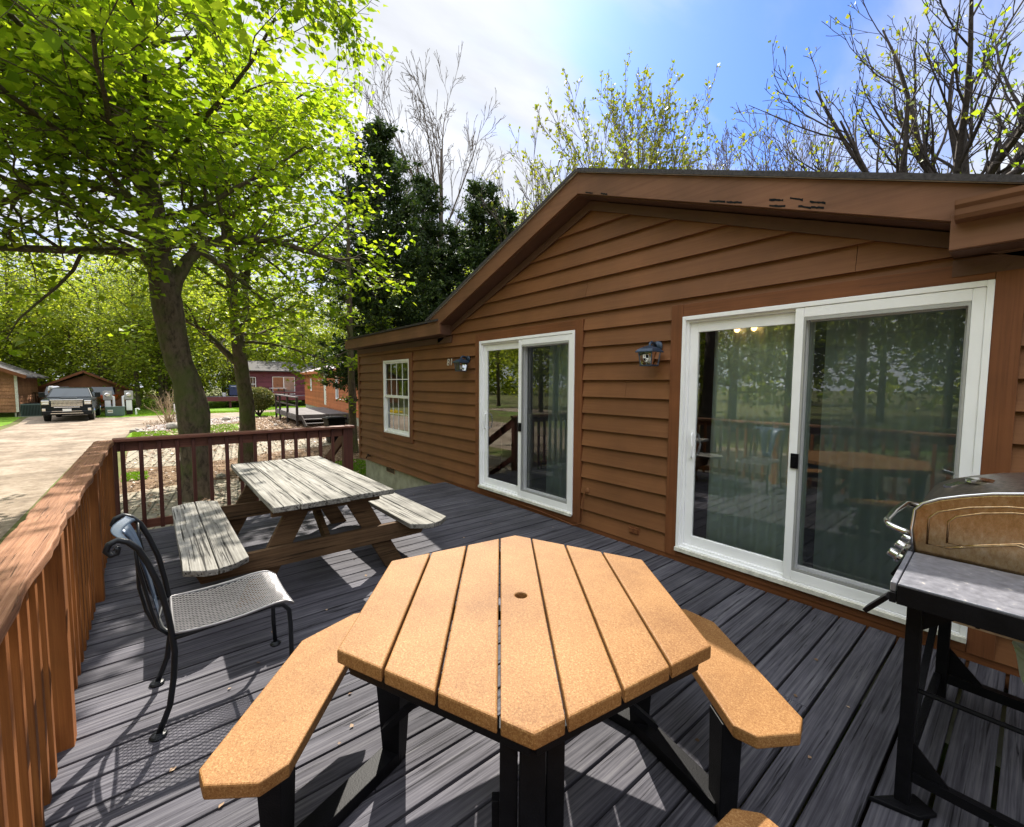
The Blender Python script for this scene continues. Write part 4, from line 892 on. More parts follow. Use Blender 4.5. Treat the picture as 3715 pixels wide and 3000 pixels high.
# ------------------------------------------------------------------ gas grill at the right edge
gr_ = thing('gas_grill', 'gas grill with stained steel lid, bar handle and dusty grey side shelf at right edge', 'grill', (0.1, -1.05, 0))
LP = [(-0.300, 0.885), (-0.312, 0.98), (-0.306, 1.068), (-0.285, 1.100), (-0.235, 1.130), (-0.17, 1.155), (-0.09, 1.180), (0.0, 1.198), (0.12, 1.205), (0.24, 1.185), (0.33, 1.13), (0.37, 1.05), (0.38, 0.885)]
def lidy(x, z, y): return (x, y, z + 0.03*math.sin(max(0, min(1, (y+1.18)/0.63))*math.pi)*(1 if z > 1.08 else 0))
b = MB(); ys = [-1.165, -1.10, -1.0, -0.85, -0.7, -0.62, -0.56]; n = len(LP)
v = [lidy(x, z, y) for y in ys for x, z in LP]; f = [(i*n+k, i*n+k+1, (i+1)*n+k+1, (i+1)*n+k) for i in range(len(ys)-1) for k in range(n-1)]
b.add(v, f); b.build('lid', 'lidtop', gr_, smooth=True)
for y, dd in ((-1.19, 0.025), (-0.56, 0.02)):
    b = MB(); b.extr([(x, y, z) for x, z in LP], (0, dd, 0)); ep = b.build('lid_end', 'rusty', gr_, bevel=0.008)
    if y < -1:
        def loop(sc_, zc_, off):
            pts = [(-0.262, 0.935), (-0.262, 1.045), (-0.235, 1.078), (-0.15, 1.115), (-0.05, 1.140), (0.1, 1.155), (0.24, 1.12), (0.32, 1.03), (0.30, 0.96), (0.10, 0.975), (-0.02, 1.0), (-0.12, 0.965), (-0.20, 0.935)]
            c = (0.03, 1.04); return [((x-c[0])*sc_+c[0], off, (z-c[1])*sc_+c[1]) for x, z in pts]
        for sc_ in (1.0, 0.80):
            b = MB(); b.tube(loop(sc_, 0, -1.191), 0.0045, 6, closed=True); b.build('pressed_rib', 'rusty', gr_, smooth=True)
b = MB(); b.tube([(x-0.002 if i < 3 else x, -1.192, z+0.003) for i, (x, z) in enumerate(LP)], 0.005, 6); b.build('lid_edge', 'chrome', gr_, smooth=True)
b = MB(); b.tube([(-0.300, -1.13, 0.945), (-0.35, -1.13, 0.955), (-0.395, -1.125, 0.968), (-0.41, -1.09, 0.978), (-0.415, -0.90, 0.985), (-0.41, -0.66, 0.985), (-0.395, -0.63, 0.980), (-0.35, -0.625, 0.97), (-0.300, -0.625, 0.96)], 0.014, 12); b.build('handle', 'chrome', gr_, smooth=True)
b = MB(); b.lathe([(0.05, 0.0), (0.052, 0.010), (0.035, 0.016)], (-0.13, -0.98, 1.188), 20); b.build('thermometer', 'chrome', gr_)
b = MB(); b.beam((-0.23, -1.02, 1.158), (-0.19, -0.96, 1.172), 0.03, 0.012); b.build('badge', 'chrome', gr_)
b = MB(); b.extr([(-0.31, -1.165, 0.84), (0.38, -1.165, 0.84), (0.38, -1.165, 0.884), (-0.30, -1.165, 0.884)], (0, 0.60, 0)); b.extr([(-0.24, -1.14, 0.62), (0.32, -1.14, 0.62), (0.36, -1.14, 0.839), (-0.28, -1.14, 0.839)], (0, 0.56, 0)); b.build('firebox', 'black', gr_, bevel=0.004)
b = MB(); b.extr([(-0.312, -1.17, 0.885), (-0.375, -1.17, 0.76), (-0.355, -1.17, 0.745), (-0.29, -1.17, 0.84)], (0, 0.61, 0)); b.build('control_panel', 'black', gr_, bevel=0.003)
for y in (-1.09, -0.93, -0.77):
    kb = MB(); kb.lathe([(0.030, 0.0), (0.030, 0.012), (0.023, 0.018), (0.021, 0.045), (0.018, 0.049)], (0, 0, 0), 18, 'Z')
    q = Vector((-0.9, 0, 0.43)).to_track_quat('Z', 'Y'); kb.v = [tuple(q @ Vector(p) + Vector((-0.352, y, 0.822))) for p in kb.v]; kb.build('knob', 'chrome', gr_, smooth=False)
# side shelf towards the camera
b = MB(); b.prism([(-0.300, -1.655), (-0.283, -1.655), (-0.300, -1.215), (-0.317, -1.215)], 0.862, 0.896); b.build('shelf_lip', 'shelf', gr_, bevel=0.003)
b = MB(); b.prism([(-0.279, -1.656), (0.42, -1.64), (0.40, -1.205), (-0.296, -1.215)], 0.862, 0.896); b.build('side_shelf', 'shelf', gr_, bevel=0.003)
b = MB(); b.box((-0.279, -1.668, 0.825), (0.42, -1.658, 0.893)); b.box((-0.300, -1.665, 0.825), (-0.281, -1.23, 0.8615)); b.build('shelf_apron', 'black', gr_, bevel=0.002)
b = MB(); b.beam((-0.305, -1.63, 0.835), (-0.372, -1.60, 0.745), 0.016, 0.04, (0, 1, 0)); b.build('tool_hook', 'black', gr_, bevel=0.002)
for x, y in ((-0.245, -1.515), (-0.235, -0.62), (0.40, -1.515), (0.40, -0.62)):
    b = MB(); b.box((x-0.022, y-0.022, 0.0), (x+0.022, y+0.022, 0.861 if y < -1.2 else 0.62)); b.build('leg', 'black', gr_, bevel=0.003)
for z in (0.13, 0.465):
    b = MB()
    if z < 0.2: b.box((-0.222, -1.53, z-0.018), (0.377, -1.50, z+0.018))
    else: b.tube([(-0.222, -1.515, z), (0.377, -1.515, z)], 0.009, 8)
    b.build('cross_bar', 'black', gr_)
b = MB(); b.box((-0.212, -0.64, 0.10), (0.377, -0.60, 0.145)); b.build('cross_bar', 'black', gr_)
b = MB(); b.box((-0.26, -1.49, 0.10), (-0.235, -0.645, 0.14)); b.build('side_bar', 'black', gr_)
b = MB(); b.beam((-0.25, -1.49, 0.16), (-0.25, -0.66, 0.60), 0.025, 0.02); b.build('brace', 'black', gr_)
for x, y, z, sz in ((-0.222, -1.516, 0.150, 0.10), (-0.212, -0.62, 0.147, 0.12)):
    b = MB(); b.extr([(x, y-0.004, z), (x+sz, y-0.004, z), (x, y-0.004, z+sz*1.1)], (0, 0.008, 0)); b.build('gusset', 'black', gr_)
b = MB(); b.extr([(-0.222, -1.520, 0.85), (-0.09, -1.520, 0.85), (-0.12, -1.520, 0.79), (-0.222, -1.520, 0.70)], (0, 0.008, 0)); b.build('gusset', 'black', gr_)
b = MB(); b.prism([(-0.33, -1.60), (-0.19, -1.56), (-0.15, -1.49), (-0.22, -1.45)], 0.0, 0.018); b.build('foot', 'black', gr_, bevel=0.003)
b = MB(); b.box((-0.17, -1.205, 0.640), (0.40, -1.198, 0.665)); b.build('rail_strip', 'palemetal', gr_)
for k in range(3):
    b = MB(); x = -0.10+k*0.14; b.lathe([(0.008, -0.003), (0.008, 0.0)], (x, -1.205, 0.652), 10, 'Y'); b.build('bolt', 'black', gr_)
gb = thing('plastic_tub', 'pale green ribbed plastic tub beneath the grill at the right edge', 'tub', (0.14, -1.18, 0.40))
b = MB(); b.lathe([(0.085, 0.0), (0.13, 0.10), (0.15, 0.22), (0.155, 0.235)], (0.145, -1.18, 0.405), 20); b.build('bowl', 'palepl', gb)
b = MB()
for k in range(9): b.lathe([(0.090+k*0.0075, 0.02+k*0.024), (0.096+k*0.0075, 0.025+k*0.024), (0.092+k*0.0075, 0.03+k*0.024)], (0.145, -1.18, 0.405), 20, cap=False)
b.build('rib', 'palepl', gb)
# ------------------------------------------------------------------ cabins and things across the road
def lapwall(name, p0, p1, z0, z1, m, par, expo=0.19, openings=(), thick=0.12, gable=None):
    """lap-sided wall from p0 to p1 (outside to the right of p0->p1), openings = (s0, s1, z0, z1) along the wall"""
    p0, p1 = Vector((*p0, 0)), Vector((*p1, 0)); L = (p1-p0).length; d = (p1-p0)/L; nrm = Vector((d.y, -d.x, 0)); b = MB(); z = z0
    def put(s0, s1, za, zb, o0, o1):
        a = [p0+d*s0+nrm*o0+Vector((0, 0, za)), p0+d*s1+nrm*o0+Vector((0, 0, za)), p0+d*s1+nrm*o1+Vector((0, 0, zb)), p0+d*s0+nrm*o1+Vector((0, 0, zb))]
        c = [p0+d*s0-nrm*thick+Vector((0, 0, za)), p0+d*s1-nrm*thick+Vector((0, 0, za)), p0+d*s1-nrm*thick+Vector((0, 0, zb)), p0+d*s0-nrm*thick+Vector((0, 0, zb))]
        b.add(a+c, [(0,1,2,3), (5,4,7,6), (4,5,1,0), (3,2,6,7), (0,3,7,4), (1,5,6,2)])
    zc_ = z0
    while zc_ < z1-0.01:
        zn = min(z1, zc_+expo); cuts = sorted({zc_, zn} | {q for o in openings for q in o[2:] if zc_ < q < zn})
        for a_, c_ in zip(cuts[:-1], cuts[1:]):
            iv = [(0, L)]
            for s0, s1, q0, q1 in openings:
                if c_ > q0+1e-4 and a_ < q1-1e-4:
                    nv = []
                    for p, q in iv:
                        if s0 > p and s1 < q: nv += [(p, s0), (s1, q)]
                        else: nv.append((p, q))
                    iv = nv
            f0 = 0.03*(1-(a_-zc_)/expo)+0.004; f1 = 0.03*(1-(c_-zc_)/expo)+0.004
            for p, q in iv: put(p, q, a_, c_, f0, f1)
        zc_ = zn
    if gable:          # triangle above z1: apex at s = gable[0], height gable[1]
        s_, h = gable; b.add([p0+Vector((0, 0, z1)), p1+Vector((0, 0, z1)), p0+d*s_+Vector((0, 0, z1+h)), p0-nrm*thick+Vector((0, 0, z1)), p1-nrm*thick+Vector((0, 0, z1)), p0+d*s_-nrm*thick+Vector((0, 0, z1+h))], [(0,1,2), (5,4,3), (0,2,5,3), (1,4,5,2)])
    return b.build(name, m, par), (p0, d, nrm)
def wallbox(fr_, s0, s1, z0, z1, o0, o1, name, m, par):
    p0, d, n = fr_; b = MB(); b.beam(p0+d*((s0+s1)/2)+n*((o0+o1)/2)+Vector((0, 0, z0)), p0+d*((s0+s1)/2)+n*((o0+o1)/2)+Vector((0, 0, z1)), s1-s0, o1-o0, n); return b.build(name, m, par)
def windowpart(fr_, s0, s1, z0, z1, par, name='window', mull=True, rows=2, trim='trim'):
    p0, d, n = fr_; w_ = bpy.data.objects.new(name, None); COL.objects.link(w_); w_.parent = par; ORG[w_.name] = origin(par)
    def bx(a, c, e, g, o0, o1, nm, m):
        b = MB(); b.beam(p0+d*((a+c)/2)+n*((o0+o1)/2)+Vector((0, 0, e)), p0+d*((a+c)/2)+n*((o0+o1)/2)+Vector((0, 0, g)), c-a, o1-o0, n); return b
    b = bx(s0, s1, z0-0.07, z0, -0.02, 0.05, '', ''); 
    for q in (bx(s0-0.08, s0, z0-0.07, z1+0.08, -0.02, 0.05, '', ''), bx(s1, s1+0.08, z0-0.07, z1+0.08, -0.02, 0.05, '', ''), bx(s0, s1, z1, z1+0.08, -0.02, 0.05, '', '')): b.add(q.v, q.f)
    b.build('trim', trim, w_)
    b = MB(); f = 0.05
    for a, c, e, g in ((s0, s0+f, z0, z1), (s1-f, s1, z0, z1), (s0+f, s1-f, z0, z0+f), (s0+f, s1-f, z1-f, z1)): q = bx(a, c, e, g, -0.03, 0.03, '', ''); b.add(q.v, q.f)
    if mull == 'v': q = bx((s0+s1)/2-0.04, (s0+s1)/2+0.04, z0+f, z1-f, -0.02, 0.035, '', ''); b.add(q.v, q.f)
    elif mull: 
        q = bx(s0+f, s1-f, (z0+z1)/2-0.03, (z0+z1)/2+0.03, -0.02, 0.035, '', ''); b.add(q.v, q.f)
        for k in range(1, 3): q = bx(s0+(s1-s0)*k/3-0.012, s0+(s1-s0)*k/3+0.012, z0+f, z1-f, -0.01, 0.02, '', ''); b.add(q.v, q.f)
    b.build('frame', 'white', w_)
    g = MB(); g.add([p0+d*(s0+f)+Vector((0, 0, z0+f)), p0+d*(s1-f)+Vector((0, 0, z0+f)), p0+d*(s1-f)+Vector((0, 0, z1-f)), p0+d*(s0+f)+Vector((0, 0, z1-f))], [(0,1,2,3)]); g.build('pane', 'glass', w_)
    g = MB(); g.add([p0+d*(s0)-n*0.3+Vector((0, 0, z0)), p0+d*(s1)-n*0.3+Vector((0, 0, z0)), p0+d*(s1)-n*0.3+Vector((0, 0, z1)), p0+d*(s0)-n*0.3+Vector((0, 0, z1))], [(0,1,2,3)]); g.build('dark_backing', 'roomdark', w_)  # dark-coloured sheet standing in for the unlit room behind the pane
    if mull == 'v':
        g = MB(); g.add([p0+d*((s0+s1)/2+0.1)-n*0.2+Vector((0, 0, z0)), p0+d*s1-n*0.2+Vector((0, 0, z0)), p0+d*s1-n*0.2+Vector((0, 0, z1)), p0+d*((s0+s1)/2+0.1)-n*0.2+Vector((0, 0, z1))], [(0,1,2,3)]); g.build('curtain', 'curtain', w_)
    return w_
def gable_roof(name, a0, a1, b0, b1, ze, h, over, m, par):
    """ridge runs from mid(a0,b0) to mid(a1,b1); eaves are a0-a1 and b0-b1"""
    a0, a1, b0, b1 = (Vector((*p, 0)) for p in (a0, a1, b0, b1)); r0, r1 = (a0+b0)/2, (a1+b1)/2; b = MB()
    ax = (a1-a0).normalized(); cs = (b0-a0).normalized(); wd = (b0-a0).length/2; sl = h/wd
    for e0, e1, r, s in ((a0, a1, 0, -1), (b0, b1, 0, 1)):
        q = [e0-ax*over+cs*s*over+Vector((0, 0, ze-sl*over)), e1+ax*over+cs*s*over+Vector((0, 0, ze-sl*over)), r1+ax*over+Vector((0, 0, ze+h)), r0-ax*over+Vector((0, 0, ze+h))]
        b.add(q+[v+Vector((0, 0, 0.09)) for v in q], [(0,1,2,3), (7,6,5,4), (4,5,1,0), (5,6,2,1), (6,7,3,2), (7,4,0,3)])
    return b.build(name, m, par)
MT['orange'] = wood('orange_siding_paint', (0.42, 0.14, 0.055), (0.34, 0.11, 0.04), (0.48, 0.17, 0.07), 'X', 0.6, 0.65, 0.2, True, 0.2, 0.30, blotch=0.2)
MT['purple'] = wood('plum_siding_paint', (0.165, 0.045, 0.060), (0.13, 0.035, 0.048), (0.20, 0.06, 0.075), 'Y', 0.6, 0.65, 0.2, True, 0.2, 0.30, blotch=0.2)
MT['plumtrim'] = plain('plum_trim_paint', (0.12, 0.03, 0.04), 0.6)
MT['cedar'] = wood('cedar_shingle_wall', (0.36, 0.17, 0.085), (0.22, 0.10, 0.05), (0.50, 0.27, 0.15), 'Z', 0.8, 0.8, 0.4, True, 0.6, 0.35, blotch=0.35)
# orange cabin
oc = thing('cabin', 'orange lap-sided cabin with a narrow cream door beyond the tree bed', 'house', (-29, 7, G))
o0, o1 = (-38.56, 6.16), (-19.4, 4.02); od = (Vector(o1)-Vector(o0)).normalized(); on_ = Vector((-od.y, od.x))*1.0
ops = [(2.9, 3.75, 0.95, 1.88), (8.15, 9.05, 0.10, 2.15), (12.0, 12.95, 0.62, 1.95)]
_, ofr = lapwall('siding', o0, o1, -0.15, 2.35, 'orange', oc, 0.17, ops)
ob0 = tuple(Vector(o0)+on_*7.5); ob1 = tuple(Vector(o1)+on_*7.5)
lapwall('siding', ob0, o0, -0.15, 2.35, 'orange', oc, 0.17); lapwall('siding', o1, ob1, -0.15, 2.35, 'orange', oc, 0.17)
wallbox(ofr, 0.02, 19.2, G-0.05, -0.152, -0.10, -0.02, 'foundation', 'concrete', oc)
windowpart(ofr, *ops[0], oc, trim='orange'); windowpart(ofr, *ops[2], oc, trim='orange')
dd = wallbox(ofr, 8.18, 9.02, 0.12, 2.13, -0.04, -0.005, 'door', 'oldwhite', oc); wallbox(ofr, 8.90, 8.95, 1.08, 1.14, 0.0, 0.05, 'handle', 'black', dd)
gable_roof('roof', o0, o1, ob0, ob1, 2.37, 1.15, 0.35, 'shinglelilac', oc)
wallbox(ofr, -0.35, 19.6, 2.18, 2.36, 0.33, 0.37, 'fascia', 'orange', oc)
p = ofr[0]+ofr[1]*9.45+ofr[2]*0.12
ol = thing('wall_lantern', 'small black wall lantern beside the narrow cream door of the orange cabin', 'lantern', (p.x, p.y, 1.75))
b = MB(); b.lathe([(0.05, -0.13), (0.08, 0.05), (0.10, 0.06), (0.02, 0.16)], (p.x, p.y, 1.72), 6); b.build('body', 'black', ol)
b = MB(); b.tube([(p.x, p.y, 1.87), (p.x, p.y+0.10, 1.88), (p.x, p.y+0.12, 1.80)], 0.012, 6); b.build('arm', 'black', ol)
# its little porch
po = thing('porch', 'dark weathered wooden porch with a rail in front of the orange cabin', 'porch', (-26.5, 3.2, G))
PA, PB, PC_, PD = (-29.8, 2.25), (-23.2, 1.85), (-22.9, 4.30), (-29.6, 5.0)
b = MB(); b.prism([PA, PB, PC_, PD], -0.05, -0.01); b.build('floor', 'dog', po)
b = MB(); b.beam((*PA, -0.17), (*PB, -0.17), 0.05, 0.24); b.beam((*PB, -0.17), (*PC_, -0.17), 0.05, 0.24); b.build('rim_board', 'dog', po)
for t in (0.0, 0.22, 0.6, 1.0):
    x = PA[0]+(PB[0]-PA[0])*t; y = PA[1]+(PB[1]-PA[1])*t; b = MB(); b.box((x-0.05, y-0.05, G), (x+0.05, y+0.05, 0.83)); b.build('post', 'barkdark', po)
b = MB(); b.beam((PA[0], PA[1], 0.85), (PB[0], PB[1], 0.85), 0.16, 0.05); b.build('cap_rail', 'dog', po)
b = MB(); b.beam((PA[0], PA[1], 0.42), (PB[0], PB[1], 0.42), 0.04, 0.07); b.build('mid_rail', 'barkdark', po)
for k in range(2):
    b = MB(); b.box((-22.92+0.3*k, 2.0, -0.24-0.18*k), (-22.60+0.3*k, 3.3, -0.20-0.18*k)); b.build('step', 'dog', po)
for y in (1.98, 3.3):
    b = MB(); b.beam((-22.92, y, -0.10), (-22.05, y, G+0.05), 0.05, 0.2); b.build('stringer', 'barkdark', po)
# rubbish bin
bn = thing('rubbish_bin', 'black wheeled rubbish bin with a sunlit lid on the far paver path', 'bin', (-16.3, 1.5, G))
bx_, by_ = -16.3, 1.45
b = MB(); v = []
for z, w_ in ((G+0.03, 0.23), (G+0.85, 0.30)): v += [(bx_-w_, by_-w_, z), (bx_+w_, by_-w_, z), (bx_+w_, by_+w_, z), (bx_-w_, by_+w_, z)]
b.add(v, [(0,3,2,1), (4,5,6,7), (0,1,5,4), (1,2,6,5), (2,3,7,6), (3,0,4,7)]); b.build('body', 'black', bn, bevel=0.02)
b = MB(); b.box((bx_-0.33, by_-0.34, G+0.86), (bx_+0.33, by_+0.36, G+0.93)); b.box((bx_-0.27, by_-0.27, G+0.93), (bx_+0.27, by_+0.27, G+0.955)); b.build('lid', 'black', bn, bevel=0.015)
b = MB(); b.tube([(bx_-0.25, by_+0.38, G+0.84), (bx_+0.25, by_+0.38, G+0.84)], 0.018, 8); b.build('handle', 'black', bn)
for s in (-1, 1): b = MB(); b.lathe([(0.11, -0.025), (0.12, -0.01), (0.12, 0.01), (0.11, 0.025)], (bx_+s*0.24, by_+0.26, G+0.12), 14, 'X'); b.build('wheel', 'black', bn)
# plum cabin with deck
pc = thing('cabin', 'plum-coloured cabin with a white sliding door behind a low raised deck', 'house', (-48, 6, G))
p0, p1 = (-46.0, 2.6), (-46.0, 8.5)
ops = [(0.55, 1.25, 0.75, 2.05), (2.6, 4.55, 0.42, 2.10)]
_, pfr = lapwall('siding', p0, p1, -0.2, 2.65, 'purple', pc, 0.17, ops)
windowpart(pfr, *ops[0], pc, trim='plumtrim'); windowpart(pfr, *ops[1], pc, name='sliding_door', mull='v', trim='plumtrim')
lapwall('siding', (-52.5, 2.6), (-46.0, 2.6), -0.2, 2.65, 'purple', pc, 0.17); lapwall('siding', (-46.0, 8.5), (-52.5, 8.5), -0.2, 2.65, 'purple', pc, 0.17)
gable_roof('roof', (-46.0, 2.6), (-46.0, 8.5), (-52.5, 2.6), (-52.5, 8.5), 2.67, 0.9, 0.4, 'shingle', pc)
p2 = thing('cabin', 'second plum-coloured cabin with a dark roof just right of the white sliding door', 'house', (-52, 11, G))
lapwall('siding', (-48.0, 8.9), (-48.0, 16), -0.2, 2.9, 'purple', p2, 0.17); lapwall('siding', (-56, 8.9), (-48, 8.9), -0.2, 2.9, 'purple', p2, 0.17)
gable_roof('roof', (-48, 8.9), (-56, 8.9), (-48, 16), (-56, 16), 2.95, 1.3, 0.4, 'shingle', p2)
pdk = thing('raised_deck', 'plum-edged raised deck in front of the plum cabin', 'deck', (-44.5, 4, G))
b = MB(); b.box((-45.95, -1.6, 0.30), (-43.3, 9.0, 0.35)); b.build('floor', 'deck', pdk)
b = MB(); b.box((-43.3, -1.6, -0.02), (-43.24, 9.0, 0.34)); b.build('rim_board', 'purple', pdk)
b = MB(); b.box((-43.4, 4.3, 0.60), (-43.28, 9.0, 0.72)); b.build('cap_rail', 'purple', pdk)
for y in (4.35, 6.0, 7.6, 8.95): b = MB(); b.box((-43.4, y-0.05, 0.35), (-43.30, y+0.05, 0.60)); b.build('post', 'plumtrim', pdk)
for y in (-1.5, 1.5, 4.5, 8.5): b = MB(); b.box((-43.5, y-0.07, G), (-43.4, y+0.07, -0.0)); b.build('footing_post', 'plumtrim', pdk)
tb_ = thing('patio_table', 'small white patio table on the plum cabin deck', 'table', (-44.9, 5.4, 0.35))
b = MB(); b.box((-45.3, 4.8, 1.02), (-44.5, 6.1, 1.06)); b.build('tabletop', 'white', tb_)
for y in (4.95, 5.95): b = MB(); b.box((-44.95, y-0.04, 0.35), (-44.85, y+0.04, 1.02)); b.build('leg', 'black', tb_)
MT['navy'] = plain('navy_grill_cover', (0.03, 0.045, 0.12), 0.5)
gg = thing('gas_grill', 'dark blue gas grill standing on the plum cabin deck', 'grill', (-44.8, 2.0, 0.35))
b = MB(); b.box((-45.1, 1.62, 0.42), (-44.55, 2.42, 0.98)); b.build('cabinet', 'navy', gg, bevel=0.03)
b = MB(); b.box((-45.1, 1.38, 1.0), (-44.55, 2.66, 1.06)); b.build('shelf', 'navy', gg)
b = MB(); b.extr([(-45.1, 1.62, 1.06), (-44.58, 1.62, 1.06), (-44.62, 1.62, 1.22), (-44.8, 1.62, 1.32), (-45.05, 1.62, 1.28)], (0, 0.8, 0)); b.build('lid', 'navy', gg, bevel=0.02)
b = MB(); b.tube([(-44.54, 1.72, 1.2), (-44.54, 2.32, 1.2)], 0.02, 8); b.build('handle', 'chrome', gg)
for y in (1.7, 2.34): b = MB(); b.box((-44.9, y-0.04, 0.35), (-44.8, y+0.04, 0.42)); b.build('foot', 'black', gg)
pl_ = thing('bucket', 'white plastic bucket beside the dark blue grill', 'bucket', (-44.9, 1.2, 0.35))
b = MB(); b.lathe([(0.13, 0), (0.17, 0.3), (0.18, 0.32)], (-44.9, 1.25, 0.351), 14); b.build('body', 'white', pl_)
# cedar shingle cabin at the left edge
cc = thing('cabin', 'cedar-shingled cabin with a dark gable roof at the far left edge', 'house', (-42, -12, G))
lapwall('shingle_wall', (-39.3, -14.8), (-39.3, -9.9), -0.3, 2.0, 'cedar', cc, 0.21, gable=(2.45, 1.1)); _, cfr = lapwall('shingle_wall', (-39.3, -9.9), (-46, -9.9), -0.3, 2.0, 'cedar', cc, 0.21)
wallbox(cfr, 0.02, 6.6, G-0.05, -0.302, -0.10, -0.02, 'foundation', 'concrete', cc)
b = MB(); b.box((-39.3, -9.92, -0.3), (-39.20, -9.80, 2.05)); b.build('corner_board', 'oldwhite', cc)
gable_roof('roof', (-39.3, -14.8), (-46, -14.8), (-39.3, -9.9), (-46, -9.9), 2.02, 1.15, 0.55, 'shingle', cc)
b = MB(); b.beam((-38.74, -12.35, 3.17), (-38.74, -9.35, 1.80), 0.04, 0.2); b.build('bargeboard', 'trim', cc)
# low shed behind the boats
sh = thing('shed', 'low dark brown gabled shed behind the pickup truck and boats', 'shed', (-47, -7.6, G))
lapwall('wall', (-46.5, -10.0), (-46.5, -5.1), G, 1.0, 'siding', sh, 0.2, gable=(2.6, 1.05)); lapwall('wall', (-46.5, -5.1), (-51, -5.1), G, 1.0, 'siding', sh, 0.2)
gable_roof('roof', (-46.5, -10.0), (-51, -10.0), (-46.5, -5.1), (-51, -5.1), 1.02, 1.28, 0.35, 'shinglebrown', sh)
b = MB(); b.beam((-46.13, -7.5, 2.30), (-46.13, -4.75, 0.86), 0.04, 0.16); b.beam((-46.13, -7.5, 2.30), (-46.13, -10.35, 0.86), 0.04, 0.16); b.build('bargeboard', 'trim', sh)
# slat fence
fn = thing('picket_fence', 'brown picket fence beside the cedar cabin', 'fence', (-44, -9.6, G))
b = MB(); b.box((-44.05, -11.2, 0.72), (-44.0, -8.6, 0.80)); b.build('top_rail', 'picnicleg', fn); b = MB(); b.box((-44.05, -11.2, -0.12), (-44.0, -8.6, -0.04)); b.build('bottom_rail', 'picnicleg', fn)
for k in range(19): b = MB(); y = -11.1+k*0.135; b.box((-43.999, y-0.045, -0.25), (-43.975, y+0.045, 0.72)); b.build('picket', 'picnicleg', fn)
# air conditioner
ac = thing('air_conditioner', 'square dark green air-conditioning unit beside the cedar cabin', 'air conditioner', (-39.6, -9.1, G))
MT['greenmetal'] = plain('green_grey_metal', (0.045, 0.075, 0.065), 0.5)
MT['greenbox'] = plain('transformer_green', (0.13, 0.19, 0.17), 0.55)
b = MB(); b.box((-40.0, -9.75, G+0.03), (-39.2, -8.85, G+0.78)); b.build('cabinet', 'greenmetal', ac, bevel=0.03)
b = MB()
for k in range(14): b.box((-39.199, -9.70+k*0.062, G+0.08), (-39.188, -9.675+k*0.062, G+0.70))
b.build('louvre', 'black', ac)
b = MB(); b.lathe([(0.34, 0), (0.34, 0.03), (0.05, 0.05)], (-39.6, -9.3, G+0.78), 20); b.build('fan_guard', 'black', ac)
b = MB(); b.box((-40.1, -9.85, G+0.0), (-39.1, -8.75, G+0.03)); b.build('pad', 'concrete', ac)
# electric meters and transformer
def meter(x, y, label):
    r = thing('electric_meter', label, 'meter', (x, y, G), 'electric meters on posts')
    b = MB(); b.box((x-0.06, y-0.16, G), (x, y+0.16, G+1.15)); b.build('post', 'barkdark', r)
    b = MB(); b.box((x+0.001, y-0.21, G+1.02), (x+0.15, y+0.21, G+1.58)); b.build('meter_box', 'grey', r, bevel=0.01)
    b = MB(); b.lathe([(0.13, 0.0), (0.13, 0.06), (0.10, 0.09)], (x+0.15, y, G+1.33), 18, 'X'); b.build('dial', 'chrome', r)
    b = MB(); b.box((x+0.001, y-0.14, G+0.32), (x+0.12, y+0.14, G+0.98)); b.build('breaker_box', 'white', r, bevel=0.01)
    s = 1 if y < -5.4 else -1
    b = MB(); b.tube([(x+0.06, y+s*0.28, G), (x+0.06, y+s*0.28, G+1.22), (x+0.06, y+s*0.18, G+1.24)], 0.06, 8); b.build('conduit', 'white', r)
    return r
meter(-37.5, -5.75, 'grey electric meter on a post at the left end of the green box'); m2 = meter(-37.6, -4.75, 'grey electric meter on a post at the right end of the green box')
pv = solo(MB().tube([(-37.3, -4.42, G), (-37.3, -4.42, G+0.42), (-37.3, -4.30, G+0.42), (-37.3, -4.26, G+0.34)], 0.05, 8), 'vent_pipe', 'white', (-37.3, -4.42, G), 'short white bent pipe right of the electric meters', 'pipe')
tf = thing('transformer_box', 'low grey-green transformer box with a pale warning notice between the meters', 'transformer', (-36.9, -5.35, G))
b = MB(); b.box((-37.3, -5.85, G), (-36.7, -4.95, G+0.55)); b.build('cabinet', 'greenbox', tf, bevel=0.02); b = MB(); b.box((-37.32, -5.87, G+0.551), (-36.68, -4.93, G+0.60)); b.build('lid', 'greenbox', tf, bevel=0.015)
b = MB(); b.box((-36.698, -5.75, G+0.22), (-36.692, -5.5, G+0.42)); nt_ = b.build('notice', 'white', tf); b = MB(); b.box((-36.691, -5.73, G+0.30), (-36.689, -5.52, G+0.36)); b.build('print_band', 'palemetal', nt_)
mp_ = solo(MB().box((-29.8, -2.66, G), (-29.72, -2.56, G+0.55)).box((-29.85, -2.72, G+0.55), (-29.68, -2.50, G+0.98)), 'marker_post', 'white', (-29.76, -2.6, G), 'white marker post standing in the bare shrub', 'post')
